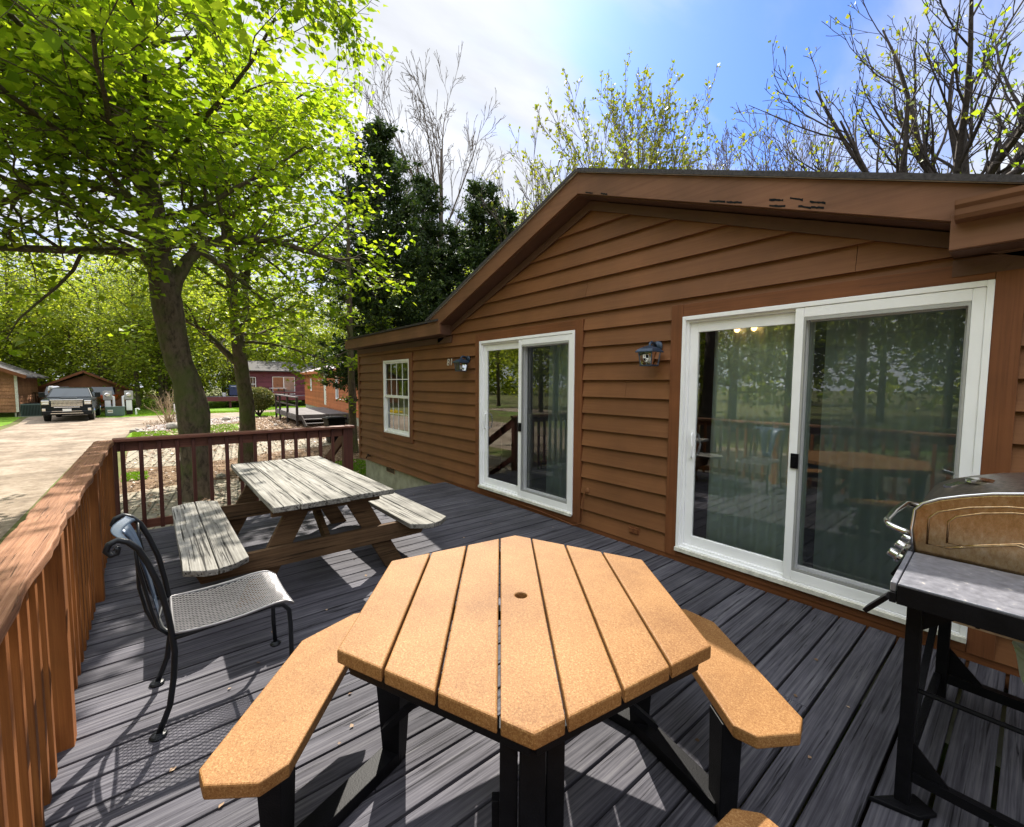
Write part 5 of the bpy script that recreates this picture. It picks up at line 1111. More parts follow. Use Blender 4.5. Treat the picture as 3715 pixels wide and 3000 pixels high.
# ------------------------------------------------------------------ pickup truck
MT['truckpaint'] = plain('black_green_truck_paint', (0.006, 0.009, 0.011), 0.22, 0.0, 0.05, spec=0.25)
MT['tyre'] = plain('tyre_rubber', (0.015, 0.015, 0.015), 0.85, bmp=0.3)
MT['autoglass'] = plain('tinted_car_glass', (0.02, 0.03, 0.035), 0.05, 0.0, 0.0, spec=0.6)
MT['redhull'] = plain('red_boat_gelcoat', (0.38, 0.035, 0.02), 0.2, spec=0.6)
MT['greyhull'] = plain('grey_boat_gelcoat', (0.30, 0.31, 0.33), 0.25, spec=0.6)
tx, ty = -33.4, -7.15          # centre of the front bumper
tk = thing('pickup_truck', 'dark pickup truck with a big chrome grille facing the deck across the road', 'pickup truck', (tx-2.9, ty, G))
W2 = 1.0
def X(a): return tx-a
b = MB()
prof = [(0.05, 0.42), (0.0, 0.62), (0.02, 1.02), (0.12, 1.20), (1.35, 1.28), (1.42, 1.28), (4.0, 1.28), (5.75, 1.28), (5.80, 0.62), (5.6, 0.45)]
b.extr([(X(a), ty-W2+0.02, G+z) for a, z in prof], (0, 2*W2-0.04, 0)); b.build('body', 'truckpaint', tk, bevel=0.06)
b = MB(); v = []
for a, z, w_ in ((1.25, 1.27, 0.93), (1.95, 1.80, 0.74), (3.45, 1.82, 0.74), (3.95, 1.27, 0.93)): v += [(X(a), ty-w_, G+z), (X(a), ty+w_, G+z)]
b.add(v, [(0,1,3,2), (2,3,5,4), (4,5,7,6), (0,2,4,6), (1,7,5,3), (0,6,7,1)]); b.build('cab', 'truckpaint', tk, bevel=0.04)
b = MB(); b.add([(X(1.30)+0.012, ty-0.84, G+1.31), (X(1.30)+0.012, ty+0.84, G+1.31), (X(1.90)+0.012, ty+0.69, G+1.765), (X(1.90)+0.012, ty-0.69, G+1.765)], [(0,1,2,3)]); b.build('windshield', 'autoglass', tk)
for s in (-1, 1):
    b = MB(); b.add([(X(1.55), ty+s*0.945, G+1.31), (X(3.75), ty+s*0.945, G+1.31), (X(3.42), ty+s*0.765, G+1.77), (X(2.0), ty+s*0.765, G+1.77)], [(0,1,2,3)]); b.build('side_window', 'autoglass', tk)
    b = MB(); b.box((X(1.62), ty+s*1.0, G+1.28), (X(1.50), ty+s*1.24, G+1.55)); b.build('wing_mirror', 'truckpaint', tk, bevel=0.02)
    b = MB(); b.box((X(0.16), ty+s*0.66, G+0.92), (X(0.0)+0.012, ty+s*0.96, G+1.14)); hl = b.build('headlight', 'chrome', tk, bevel=0.02)
    b = MB(); b.box((X(0.0)+0.013, ty+s*0.70, G+0.97), (X(0.0)+0.02, ty+s*0.92, G+1.04)); b.build('lens', 'white', hl)
    b = MB(); b.box((X(0.1), ty+s*0.80, G+0.58), (X(0.0)+0.03, ty+s*0.94, G+0.72)); b.build('fog_lamp', 'chrome', tk, bevel=0.01)
    b = MB(); b.box((X(0.02)+0.03, ty+s*0.34, G+0.47), (X(0.02)+0.05, ty+s*0.42, G+0.55)); b.build('tow_hook', 'chrome', tk)
    for a in (0.95, 4.75):
        b = MB(); b.lathe([(0.30, -0.13), (0.41, -0.11), (0.42, 0.0), (0.41, 0.11), (0.30, 0.13)], (X(a), ty+s*0.87, G+0.42), 22, 'Y'); wh = b.build('wheel', 'tyre', tk)
        b = MB(); b.lathe([(0.24, 0), (0.22, 0.02*s), (0.08, 0.03*s)], (X(a), ty+s*1.002, G+0.42), 14, 'Y'); b.build('rim', 'chrome', wh)
b = MB(); b.box((X(0.10), ty-0.62, G+0.80), (X(0.0)+0.006, ty+0.62, G+1.14)); gl_ = b.build('grille', 'black', tk, bevel=0.02)
b = MB()
for z in (0.84, 0.89, 0.94, 1.04, 1.09): b.box((X(0)+0.007, ty-0.59, G+z), (X(0)+0.022, ty+0.59, G+z+0.024))
for k in range(25): b.box((X(0)+0.008, ty-0.585+k*0.0485, G+0.82), (X(0)+0.018, ty-0.565+k*0.0485, G+1.12))
b.build('grille_mesh', 'chrome', gl_)
b = MB(); b.box((X(0.06), ty-0.64, G+1.145), (X(0)+0.02, ty+0.64, G+1.19)); b.box((X(0.06), ty-0.50, G+0.755), (X(0)+0.02, ty+0.50, G+0.795)); b.build('grille_surround', 'chrome', tk, bevel=0.01)
b = MB(); b.box((X(0.25), ty-0.97, G+0.36), (X(0)+0.05, ty+0.97, G+0.60)); b.build('bumper', 'truckpaint', tk, bevel=0.04)
b = MB(); b.box((X(0)+0.051, ty-0.62, G+0.44), (X(0)+0.065, ty+0.62, G+0.47)); b.box((X(0)+0.051, ty-0.58, G+0.56), (X(0)+0.065, ty+0.58, G+0.58)); b.build('bumper_trim', 'chrome', tk)
b = MB(); b.box((X(0)+0.06, ty-0.17, G+0.56), (X(0)+0.075, ty+0.17, G+0.70)); b.build('number_plate', 'white', tk)
b = MB(); b.extr([(X(0.5), ty-0.34, G+1.24), (X(0.5), ty+0.34, G+1.24), (X(0.62), ty+0.30, G+1.29), (X(0.62), ty-0.30, G+1.29)], (-0.55, 0, 0)); b.build('hood_scoop', 'truckpaint', tk)
# ------------------------------------------------------------------ boats on trailers
def boat(x, y, hull, label):
    r = thing('boat', label, 'boat', (x-2.5, y, G)); b = MB()
    st_ = [(0.0, 0.10, 1.25, 1.05), (0.5, 0.55, 1.28, 0.80), (1.4, 0.88, 1.26, 0.62), (3.0, 0.95, 1.22, 0.58), (5.0, 0.95, 1.18, 0.60)]; v = []
    for a, w_, zt, zb in st_: v += [(x-a, y-w_, G+zt), (x-a, y-w_*0.75, G+(zt+zb)/2-0.1), (x-a, y, G+zb), (x-a, y+w_*0.75, G+(zt+zb)/2-0.1), (x-a, y+w_, G+zt)]
    f = [(i*5+k, i*5+k+1, (i+1)*5+k+1, (i+1)*5+k) for i in range(4) for k in range(4)] + [(i*5+4, i*5, (i+1)*5, (i+1)*5+4) for i in range(4)] + [(0,4,3,2,1), (20,21,22,23,24)]
    b.add(v, f); b.build('hull', hull, r)
    b = MB(); b.add([(x-1.9, y-0.62, G+1.25), (x-1.9, y+0.62, G+1.25), (x-2.25, y+0.50, G+1.78), (x-2.25, y-0.50, G+1.78)], [(0,1,2,3)]); b.extr([(x-1.9, y-0.64, G+1.25), (x-1.95, y-0.64, G+1.25), (x-2.3, y-0.52, G+1.80), (x-2.25, y-0.52, G+1.80)], (0, 0.05, 0)); b.extr([(x-1.9, y+0.60, G+1.25), (x-1.95, y+0.60, G+1.25), (x-2.3, y+0.48, G+1.80), (x-2.25, y+0.48, G+1.80)], (0, 0.05, 0)); b.build('windscreen', 'autoglass', r)
    for s in (-1, 1):
        b = MB(); b.box((x-3.2, y+s*0.42-0.22, G+1.22), (x-2.8, y+s*0.42+0.22, G+1.42)); b.box((x-3.28, y+s*0.42-0.22, G+1.42), (x-3.16, y+s*0.42+0.22, G+1.75)); b.build('seat', 'black', r, bevel=0.03)
    b = MB(); b.box((x-5.5, y-0.18, G+0.85), (x-5.05, y+0.18, G+1.55)); b.box((x-5.35, y-0.07, G+0.40), (x-5.15, y+0.07, G+0.85)); b.build('outboard_motor', 'black', r, bevel=0.04)
    t = thing('boat_trailer', 'dark boat trailer under the '+('red' if hull == 'redhull' else 'grey')+' boat', 'trailer', (x-3, y, G))
    b = MB(); b.beam((x+0.9, y, G+0.42), (x-4.6, y-0.5, G+0.50), 0.08, 0.1); b.beam((x+0.9, y, G+0.42), (x-4.6, y+0.5, G+0.50), 0.08, 0.1); b.build('frame', 'black', t)
    for s in (-1, 1): b = MB(); b.lathe([(0.22, -0.09), (0.30, -0.07), (0.30, 0.07), (0.22, 0.09)], (x-3.4, y+s*1.05, G+0.30), 16, 'Y'); b.build('wheel', 'tyre', t)
    for s in (-1, 1): b = MB(); b.box((x-3.8, y+s*1.05-0.12, G+0.62), (x-3.0, y+s*1.05+0.12, G+0.66)); b.build('mudguard', 'black', t)
boat(-39.6, -6.25, 'redhull', 'red boat with a dark windscreen behind the right side of the pickup truck')
boat(-41.2, -8.6, 'greyhull', 'grey boat mostly hidden behind the pickup truck, with a person leaning over it')
# ------------------------------------------------------------------ person bending over the grey boat
def person(x, y, z):
    r = thing('person', 'person in a white shirt bending over beside the grey boat behind the pickup truck', 'person', (x, y, z))
    J = dict(pel=(0, 0, 0.95), sp=(0, 0.16, 1.16), ch=(0, 0.34, 1.27), nk=(0, 0.47, 1.25), hd=(0, 0.55, 1.22), hd2=(0, 0.66, 1.18),
             sl=(-0.18, 0.38, 1.25), el=(-0.22, 0.42, 0.98), wl=(-0.16, 0.55, 0.78), hl=(-0.14, 0.62, 0.72), sr=(0.18, 0.38, 1.25), er=(0.23, 0.44, 0.98), wr=(0.17, 0.56, 0.80), hr=(0.15, 0.63, 0.74),
             l1=(-0.10, 0, 0.90), l2=(-0.12, 0.05, 0.50), l3=(-0.12, 0.0, 0.09), l4=(-0.12, 0.15, 0.04), r1=(0.10, 0, 0.90), r2=(0.13, 0.04, 0.50), r3=(0.13, 0.0, 0.09), r4=(0.13, 0.15, 0.04))
    E_ = [('pel','sp'),('sp','ch'),('ch','nk'),('nk','hd'),('hd','hd2'),('ch','sl'),('sl','el'),('el','wl'),('wl','hl'),('ch','sr'),('sr','er'),('er','wr'),('wr','hr'),('pel','l1'),('l1','l2'),('l2','l3'),('l3','l4'),('pel','r1'),('r1','r2'),('r2','r3'),('r3','r4')]
    RR = dict(pel=.15, sp=.135, ch=.15, nk=.06, hd=.10, hd2=.09, sl=.075, el=.05, wl=.035, hl=.04, sr=.075, er=.05, wr=.035, hr=.04, l1=.10, l2=.065, l3=.045, l4=.04, r1=.10, r2=.065, r3=.045, r4=.04)
    def skin(name, keys, m, grow=0.0, root='pel'):
        ks = list(keys); me = bpy.data.meshes.new(name); me.from_pydata([J[k] for k in ks], [(ks.index(a), ks.index(c)) for a, c in E_ if a in ks and c in ks], [])
        o = bpy.data.objects.new(name, me); COL.objects.link(o); md = o.modifiers.new('skin', 'SKIN')
        for i, k in enumerate(ks): me.skin_vertices[0].data[i].radius = (RR[k]+grow,)*2; me.skin_vertices[0].data[i].use_root = (k == root)
        sb_ = o.modifiers.new('sub', 'SUBSURF'); sb_.levels = 1; sb_.render_levels = 1
        dg = bpy.context.evaluated_depsgraph_get(); dg.update(); m2_ = bpy.data.meshes.new_from_object(o.evaluated_get(dg)); bpy.data.objects.remove(o); m2_.name = name
        return link(name, m2_, m, r, smooth=True)
    MT['skin'] = plain('warm_skin', (0.42, 0.22, 0.14), 0.6); MT['shirt'] = plain('white_shirt', (0.72, 0.70, 0.72), 0.8); MT['jeans'] = plain('blue_jeans', (0.06, 0.08, 0.14), 0.8)
    ORG[r.name] = Vector((0, 0, 0)); skin('body', J.keys(), 'skin'); skin('shirt', ['pel', 'sp', 'ch', 'sl', 'sr', 'el', 'er'], 'shirt', 0.018); skin('trousers', ['pel', 'l1', 'l2', 'l3', 'r1', 'r2', 'r3'], 'jeans', 0.014)
    b = MB(); b.blob((0, 0.60, 1.245), (0.098, 0.105, 0.09), 0.03, 12, 8); b.build('cap', 'palemetal', r, smooth=True)
    r.rotation_euler = (0, 0, R_(115)); return r
person(-39.1, -8.15, G+0.55)
# ------------------------------------------------------------------ trees
class Tree:
    def __init__(s, seed): s.rs = np.random.RandomState(seed); s.paths = []; s.lp = []; s.ld = []
    def tube_path(s, pts, rad, sides): s.paths.append((np.array(pts, float), np.array(rad, float), sides))
    def branch(s, p, d, L, r, lvl, P):
        """grow one branch and its children; P = per-level parameters"""
        q = P[lvl]; rs = s.rs; n = q.get('seg', 5); pts = [p]; d = d/np.linalg.norm(d); step = L/n
        for i in range(n):
            d = d + rs.normal(0, q.get('wander', 0.18), 3) + np.array([0, 0, q.get('trop', 0.05)]); d /= np.linalg.norm(d); p = p+d*step; pts.append(p)
        rad = r*(1-np.linspace(0, 1, n+1)*(1-q.get('tip', 0.3))); s.tube_path(pts, rad, q.get('sides', 4)); pts = np.array(pts)
        s.children(pts, rad, L, lvl, P)
    def children(s, pts, rad, L, lvl, P, t0=None):
        q = P[lvl]; rs = s.rs; n = len(pts)-1
        if lvl+1 < len(P):
            k = max(1, int(round(L*q['dens']*rs.uniform(0.8, 1.2)))); t0 = q.get('start', 0.25) if t0 is None else t0
            for j in range(k):
                t = t0+(1-t0)*(j+rs.uniform(0.1, 0.9))/k; i = min(int(t*n), n-1); f = t*n-i; b = pts[i]*(1-f)+pts[i+1]*f
                ax = pts[i+1]-pts[i]; ax /= np.linalg.norm(ax); pr = rs.normal(0, 1, 3); pr[2] *= q.get('flat', 1.0); pr -= ax*pr.dot(ax); pr /= (np.linalg.norm(pr)+1e-9)
                a = q.get('angle', 0.9)*rs.uniform(0.75, 1.25); d = ax*math.cos(a)+pr*math.sin(a)
                ln = q['ratio']*L*(1-q.get('fall', 0.45)*t)*rs.uniform(0.7, 1.25); ln = max(q.get('minl', 0.1), min(ln, q.get('maxl', 99)))
                s.branch(b, d, ln, (rad[i]*(1-f)+rad[i+1]*f)*q.get('rr', 0.55), lvl+1, P)
            if q.get('endleaf'): s.leaves(pts[-2:], q['endleaf'], 0.05)
        else:
            s.leaves(pts, q.get('leaves', 10)*max(0.4, L/q.get('ref', 0.8)), q.get('spread', 0.08))
    def leaves(s, pts, cnt, spread):
        rs = s.rs; k = int(cnt)+(rs.rand() < cnt-int(cnt)); n = len(pts)-1
        if k <= 0: return
        t = rs.uniform(0.1, 1.0, k)*n; i = np.minimum(t.astype(int), n-1); f = (t-i)[:, None]; b = pts[i]*(1-f)+pts[i+1]*f+rs.normal(0, spread, (k, 3))
        ax = pts[-1]-pts[0]; ax = ax/(np.linalg.norm(ax)+1e-9); s.lp.append(b); s.ld.append(np.repeat(ax[None], k, 0))
    def wood_mesh(s, name):
        V = []; F = []; o = 0
        for pts, rad, sd in s.paths:
            n = len(pts); tg = np.gradient(pts, axis=0); tg /= (np.linalg.norm(tg, axis=1)[:, None]+1e-9)
            ref = np.array([0.31, 0.17, 0.93]) if abs(tg[0][2]) < 0.85 else np.array([1.0, 0.1, 0.0])
            a = np.cross(tg, ref); a /= (np.linalg.norm(a, axis=1)[:, None]+1e-9); bb = np.cross(a, tg); th = 2*np.pi*np.arange(sd)/sd
            rad = np.maximum(rad, getattr(s, 'rmin', 0.003)); ring = pts[:, None, :]+rad[:, None, None]*(np.cos(th)[None, :, None]*a[:, None, :]+np.sin(th)[None, :, None]*bb[:, None, :]); V.append(ring.reshape(-1, 3))
            i = np.arange(n-1)[:, None]*sd; k = np.arange(sd)[None, :]; k2 = (k+1) % sd
            F.append(np.stack([i+k, i+k2, i+sd+k2, i+sd+k], -1).reshape(-1, 4)+o); o += n*sd
        me = np_mesh(name, np.concatenate(V), np.concatenate(F)); me.polygons.foreach_set('use_smooth', [True]*len(me.polygons)); return me
    def leaf_mesh(s, name, size, horiz=0.6, width=0.42, droop=0.2, fold=0.18, szvar=0.3):
        P = np.concatenate(s.lp); D = np.concatenate(s.ld); rs = s.rs; n = len(P)
        d = D*0.5+rs.normal(0, 0.65, (n, 3)); d[:, 2] = d[:, 2]*(1-horiz)-droop; d /= np.linalg.norm(d, axis=1)[:, None]
        up_ = rs.normal(0, 0.45, (n, 3))+np.array([0, 0, 1.0])*horiz*1.6; sd = np.cross(d, up_); sd /= (np.linalg.norm(sd, axis=1)[:, None]+1e-9); nr = np.cross(sd, d)
        sz = (size*rs.uniform(1-szvar, 1+szvar, n))[:, None]
        v = np.stack([P, P+d*sz*0.42+sd*sz*width+nr*sz*fold, P+d*sz, P+d*sz*0.42-sd*sz*width+nr*sz*fold*0.6], 1).reshape(-1, 3); f = np.arange(4*n).reshape(n, 4)
        return np_mesh(name, v, f)
    def n(s): return sum(len(x) for x in s.lp)
def tree_obj(tr, name, loc, label, cat, wm, lm, size, group=None, crown='crown', wood='trunk', **kw):
    r = thing(name, label, cat, loc, group); off = np.array(loc)
    me = tr.wood_mesh(wood); w_ = link(wood, me, wm, r)
    if tr.lp: link(crown, tr.leaf_mesh(crown, size, **kw), lm, r)
    return r
A3 = lambda *p: np.array(p, float)
# main linden at the road side of the deck: trunk and big limbs follow the photograph
def hero():
    T1 = Tree(3); L0 = dict(wander=0.12, trop=0.03, seg=6, dens=3.0, start=0.14, angle=0.85, ratio=0.55, fall=0.3, rr=0.45, minl=0.7, maxl=2.0, flat=0.6, sides=6)
    P = [L0, dict(wander=0.16, trop=0.0, seg=5, dens=5.2, start=0.12, angle=0.85, ratio=0.45, minl=0.35, maxl=0.9, rr=0.5, sides=4, flat=0.5), dict(wander=0.2, trop=-0.03, seg=4, leaves=12, ref=0.6, spread=0.11, tip=0.3, sides=3)]
    O = A3(-10, -3.05, 0)
    tr_ = [(0,-.02,-.62,.30),(0,-.02,-.30,.262),(0,0,.18,.245),(0,-.01,.60,.245),(0,-.01,1.0,.262),(0,-.05,1.3,.245),(-.01,-.09,1.6,.215),(-.01,-.2,1.95,.212),(-.02,-.27,2.46,.22),(-.02,-.32,2.96,.232),(-.02,-.35,3.29,.215),(-.03,-.40,3.78,.18),(-.03,-.42,4.35,.165),(-.03,-.47,4.82,.155),(-.03,-.54,5.44,.139),(-.04,-.58,6.44,.121),(-.04,-.58,7.2,.108),(-.04,-.58,7.96,.096),(-.0,-.5,9.2,.07),(0.1,-.4,10.5,.04)]
    tp = np.array([[a, b, c] for a, b, c, d in tr_])+O; T1.tube_path(tp, [d*1.0 for *_, d in tr_], 16)
    def limb(pts, dens=None, rr=1.0):
        p = np.array([q[:3] for q in pts], float); rad = np.array([q[3] for q in pts])*rr; T1.tube_path(p, rad, 8); L = np.sum(np.linalg.norm(np.diff(p, axis=0), axis=1))
        T1.children(p, rad, max(L, 2.6), 0, P, 0.22)
    limb([(-10,-3.3,3.15,.13),(-10.01,-3.24,3.4,.118),(-10,-3.07,3.76,.10),(-9.99,-2.86,4.05,.085),(-9.96,-2.49,4.27,.074),(-9.94,-2.02,4.38,.064),(-9.9,-1.52,4.39,.058),(-9.87,-.99,4.3,.05),(-9.84,-.47,4.24,.036),(-9.7,0.0,4.3,.02)])
    limb([(-10.02,-3.4,3.2,.11),(-10.03,-3.56,3.6,.092),(-10.04,-3.7,3.82,.082),(-10.0,-4.1,3.76,.07),(-9.8,-4.72,3.61,.058),(-9.5,-5.34,3.46,.048),(-9.2,-6.1,3.4,.03)])
    limb([(-10.03,-3.49,4.26,.10),(-10.04,-3.76,4.68,.085),(-10.06,-4.06,4.76,.072),(-10.08,-4.34,4.82,.07),(-10.1,-4.72,4.74,.068),(-10.12,-4.99,4.59,.07),(-10.13,-5.2,4.33,.045),(-10.15,-5.6,4.0,.03)])
    limb([(-10.03,-5.0,4.58,.05),(-10.0,-5.3,4.95,.045),(-9.9,-5.8,5.1,.035),(-9.8,-6.5,5.3,.025)])
    limb([(-9.98,-2.9,4.0,.05),(-9.9,-2.4,3.7,.04),(-9.8,-1.9,3.2,.03),(-9.7,-1.4,3.0,.02)])
    rs = T1.rs
    for z, az, L, el in [(4.6,-.4,2.9,.35),(4.4,.9,3.0,.3),(5.0,2.2,2.8,.35),(5.0,-1.6,3.0,.3),(5.3,.2,3.2,.35),(5.4,-2.4,3.0,.35),(5.7,1.3,2.2,.35),(5.9,-.9,3.3,.4),(6.2,2.9,2.6,.4),(6.4,.9,1.8,.45),(6.6,-1.9,3.0,.5),(7.0,-.2,2.2,.5),(7.2,1.6,1.5,.5),(7.6,-1.2,2.7,.6),(7.8,2.6,2.4,.6),(8.2,.4,1.5,.7),(8.8,-2.2,2.2,.7),(9.2,1.0,1.2,.8),(9.8,-.6,1.7,.9),
                         (4.5,-.9,3.6,.12),(5.1,.5,3.9,.10),(4.9,-.15,4.2,.12),(5.8,-.5,4.2,.15),(6.6,-.4,3.4,.2),(7.4,-.7,3.8,.25),(4.0,-1.2,3.2,.05),(3.9,.4,2.8,.0),(8.3,-.6,2.4,.3),(5.2,-1.9,4.3,.2),(5.9,-2.3,4.4,.25),(6.7,-2.7,4.3,.3),(7.5,-1.9,4.0,.3),(6.2,3.0,3.8,.3)]:
        i = np.argmin(abs(tp[:, 2]-z)); b = tp[i]+A3(0, 0, z-tp[i][2]); T1.branch(b, A3(math.cos(az)*math.cos(el), math.sin(az)*math.cos(el), math.sin(el)), L, 0.055, 0, P)
    o = tree_obj(T1, 'linden_tree', (-10, -3.05, G), 'big leaning linden tree with a knobbly trunk just beyond the deck railing', 'tree', 'bark', 'leaf', 0.125, horiz=0.78, width=0.42, droop=0.25, szvar=0.4)
    print('linden1', T1.n(), len(T1.paths)); return o
def settle(o):      # meshes above were made in world coordinates: move them into their root's space
    for c in o.children:
        c.data.transform(Matrix.Translation(-o.location))
    return o
lin = settle(hero())
def second():
    T = Tree(11); P = [dict(wander=0.14, trop=0.04, seg=6, dens=3.0, start=0.15, angle=0.85, ratio=0.5, fall=0.3, rr=0.45, minl=0.6, maxl=1.7, flat=0.6, sides=6),
        dict(wander=0.18, trop=0.0, seg=4, dens=5.2, start=0.12, angle=0.85, ratio=0.45, minl=0.35, maxl=0.8, rr=0.5, sides=4, flat=0.5), dict(wander=0.2, trop=-0.03, seg=3, leaves=12, ref=0.6, spread=0.10, sides=3)]
    m_ = [(-12.84,-1.82,-.62,.23),(-12.84,-1.82,-.2,.205),(-12.83,-1.79,.38,.185),(-12.83,-1.79,1.01,.172),(-12.84,-1.87,1.85,.165),(-12.85,-1.93,2.57,.148),(-12.86,-1.96,3.27,.132),(-12.87,-2.01,3.96,.12),(-12.87,-2.05,4.88,.105),(-12.88,-2.08,6.0,.085),(-12.89,-2.16,7.31,.065),(-12.91,-2.26,8.37,.045),(-12.9,-2.3,9.5,.02)]
    tp = np.array([q[:3] for q in m_]); T.tube_path(tp, [q[3] for q in m_], 14)
    def limb(pts):
        p = np.array([q[:3] for q in pts], float); rad = np.array([q[3] for q in pts]); T.tube_path(p, rad, 7); L = np.sum(np.linalg.norm(np.diff(p, axis=0), axis=1)); T.children(p, rad, max(L, 2.4), 0, P, 0.25)
    limb([(-12.85,-1.92,2.6,.11),(-12.84,-1.82,3.52,.09),(-12.81,-1.67,4.35,.075),(-12.78,-1.49,5.43,.055),(-12.76,-1.36,6.6,.035),(-12.7,-1.2,7.8,.02)])
    limb([(-12.85,-1.89,1.97,.09),(-12.89,-2.13,2.26,.08),(-12.92,-2.37,2.54,.07),(-12.97,-2.64,2.87,.058),(-13.02,-2.95,3.05,.045),(-13.07,-3.4,3.21,.028)])
    for z, az, L, el in [(3.1,.5,2.3,.2),(3.4,1.6,2.6,.15),(3.8,-.6,2.4,.3),(4.2,2.6,2.4,.3),(4.5,.9,2.9,.3),(4.9,-1.5,2.5,.3),(5.3,.1,2.8,.35),(5.8,1.9,2.7,.4),(6.2,-.8,2.6,.4),(6.6,.8,2.6,.5),(7.1,-2.4,2.2,.5),(7.5,1.4,2.2,.6),(8.0,-.2,2.0,.7),(8.6,2.5,1.6,.8),(2.8,2.2,2.4,.05),(2.6,1.0,2.2,.0),(3.0,-.1,2.2,.1),(6.9,.4,3.2,.2),(5.6,.7,3.4,.15),(7.8,.9,3.0,.35),(5.0,-2.6,3.6,.2),(5.8,3.0,3.8,.2),(6.8,-2.9,3.6,.3),(7.6,2.6,3.2,.4)]:
        i = np.argmin(abs(tp[:, 2]-z)); b = tp[i]+A3(0, 0, z-tp[i][2]); T.branch(b, A3(math.cos(az)*math.cos(el), math.sin(az)*math.cos(el), math.sin(el)), L, 0.045, 0, P)
    o = tree_obj(T, 'linden_tree', (-12.84, -1.82, G), 'slimmer upright linden tree with a forked trunk behind the middle of the far railing', 'tree', 'bark', 'leaf', 0.125, horiz=0.78, width=0.42, droop=0.25, szvar=0.4); print('linden2', T.n()); return o
settle(second())
def thin():
    T = Tree(5); P = [dict(wander=0.15, trop=0.0, seg=4, dens=5.0, start=0.3, angle=0.8, ratio=0.4, minl=0.25, maxl=0.7, rr=0.5, sides=5, flat=0.5), dict(wander=0.2, trop=-0.05, seg=3, leaves=18, ref=0.5, spread=0.08, sides=3)]
    m_ = [(-13.52,1.16,-.66,.15),(-13.53,1.14,0.0,.12),(-13.53,1.13,.61,.112),(-13.53,1.14,1.2,.118),(-13.53,1.12,1.64,.10),(-13.53,1.11,3.09,.085),(-13.53,1.11,4.52,.07),(-13.53,1.11,5.93,.05),(-13.5,1.1,7.4,.02)]
    tp = np.array([q[:3] for q in m_]); T.tube_path(tp, [q[3] for q in m_], 12)
    for z, az, L, el in [(3.0,-.5,1.3,.0),(2.6,-1.4,1.2,-.05),(3.3,1.0,1.2,.2),(3.9,-.9,1.3,.2),(4.6,.3,1.3,.3),(5.3,-1.6,1.2,.4),(6.0,1.4,1.1,.5),(6.6,-.4,.9,.6),(0.55,-.6,.22,.5),(0.95,-.9,.22,.3),(2.3,-.3,.9,-.1)]:
        i = np.argmin(abs(tp[:, 2]-z)); b = tp[i]+A3(0, 0, z-tp[i][2]); T.branch(b, A3(math.cos(az)*math.cos(el), math.sin(az)*math.cos(el), math.sin(el)), L, 0.022, 0, P)
    return tree_obj(T, 'young_linden_tree', (-13.52, 1.16, G), 'thin young tree with leaf tufts on its trunk at the corner of the brown cabin', 'tree', 'bark', 'leaf', 0.12, horiz=0.65, width=0.42, droop=0.25)
settle(thin())
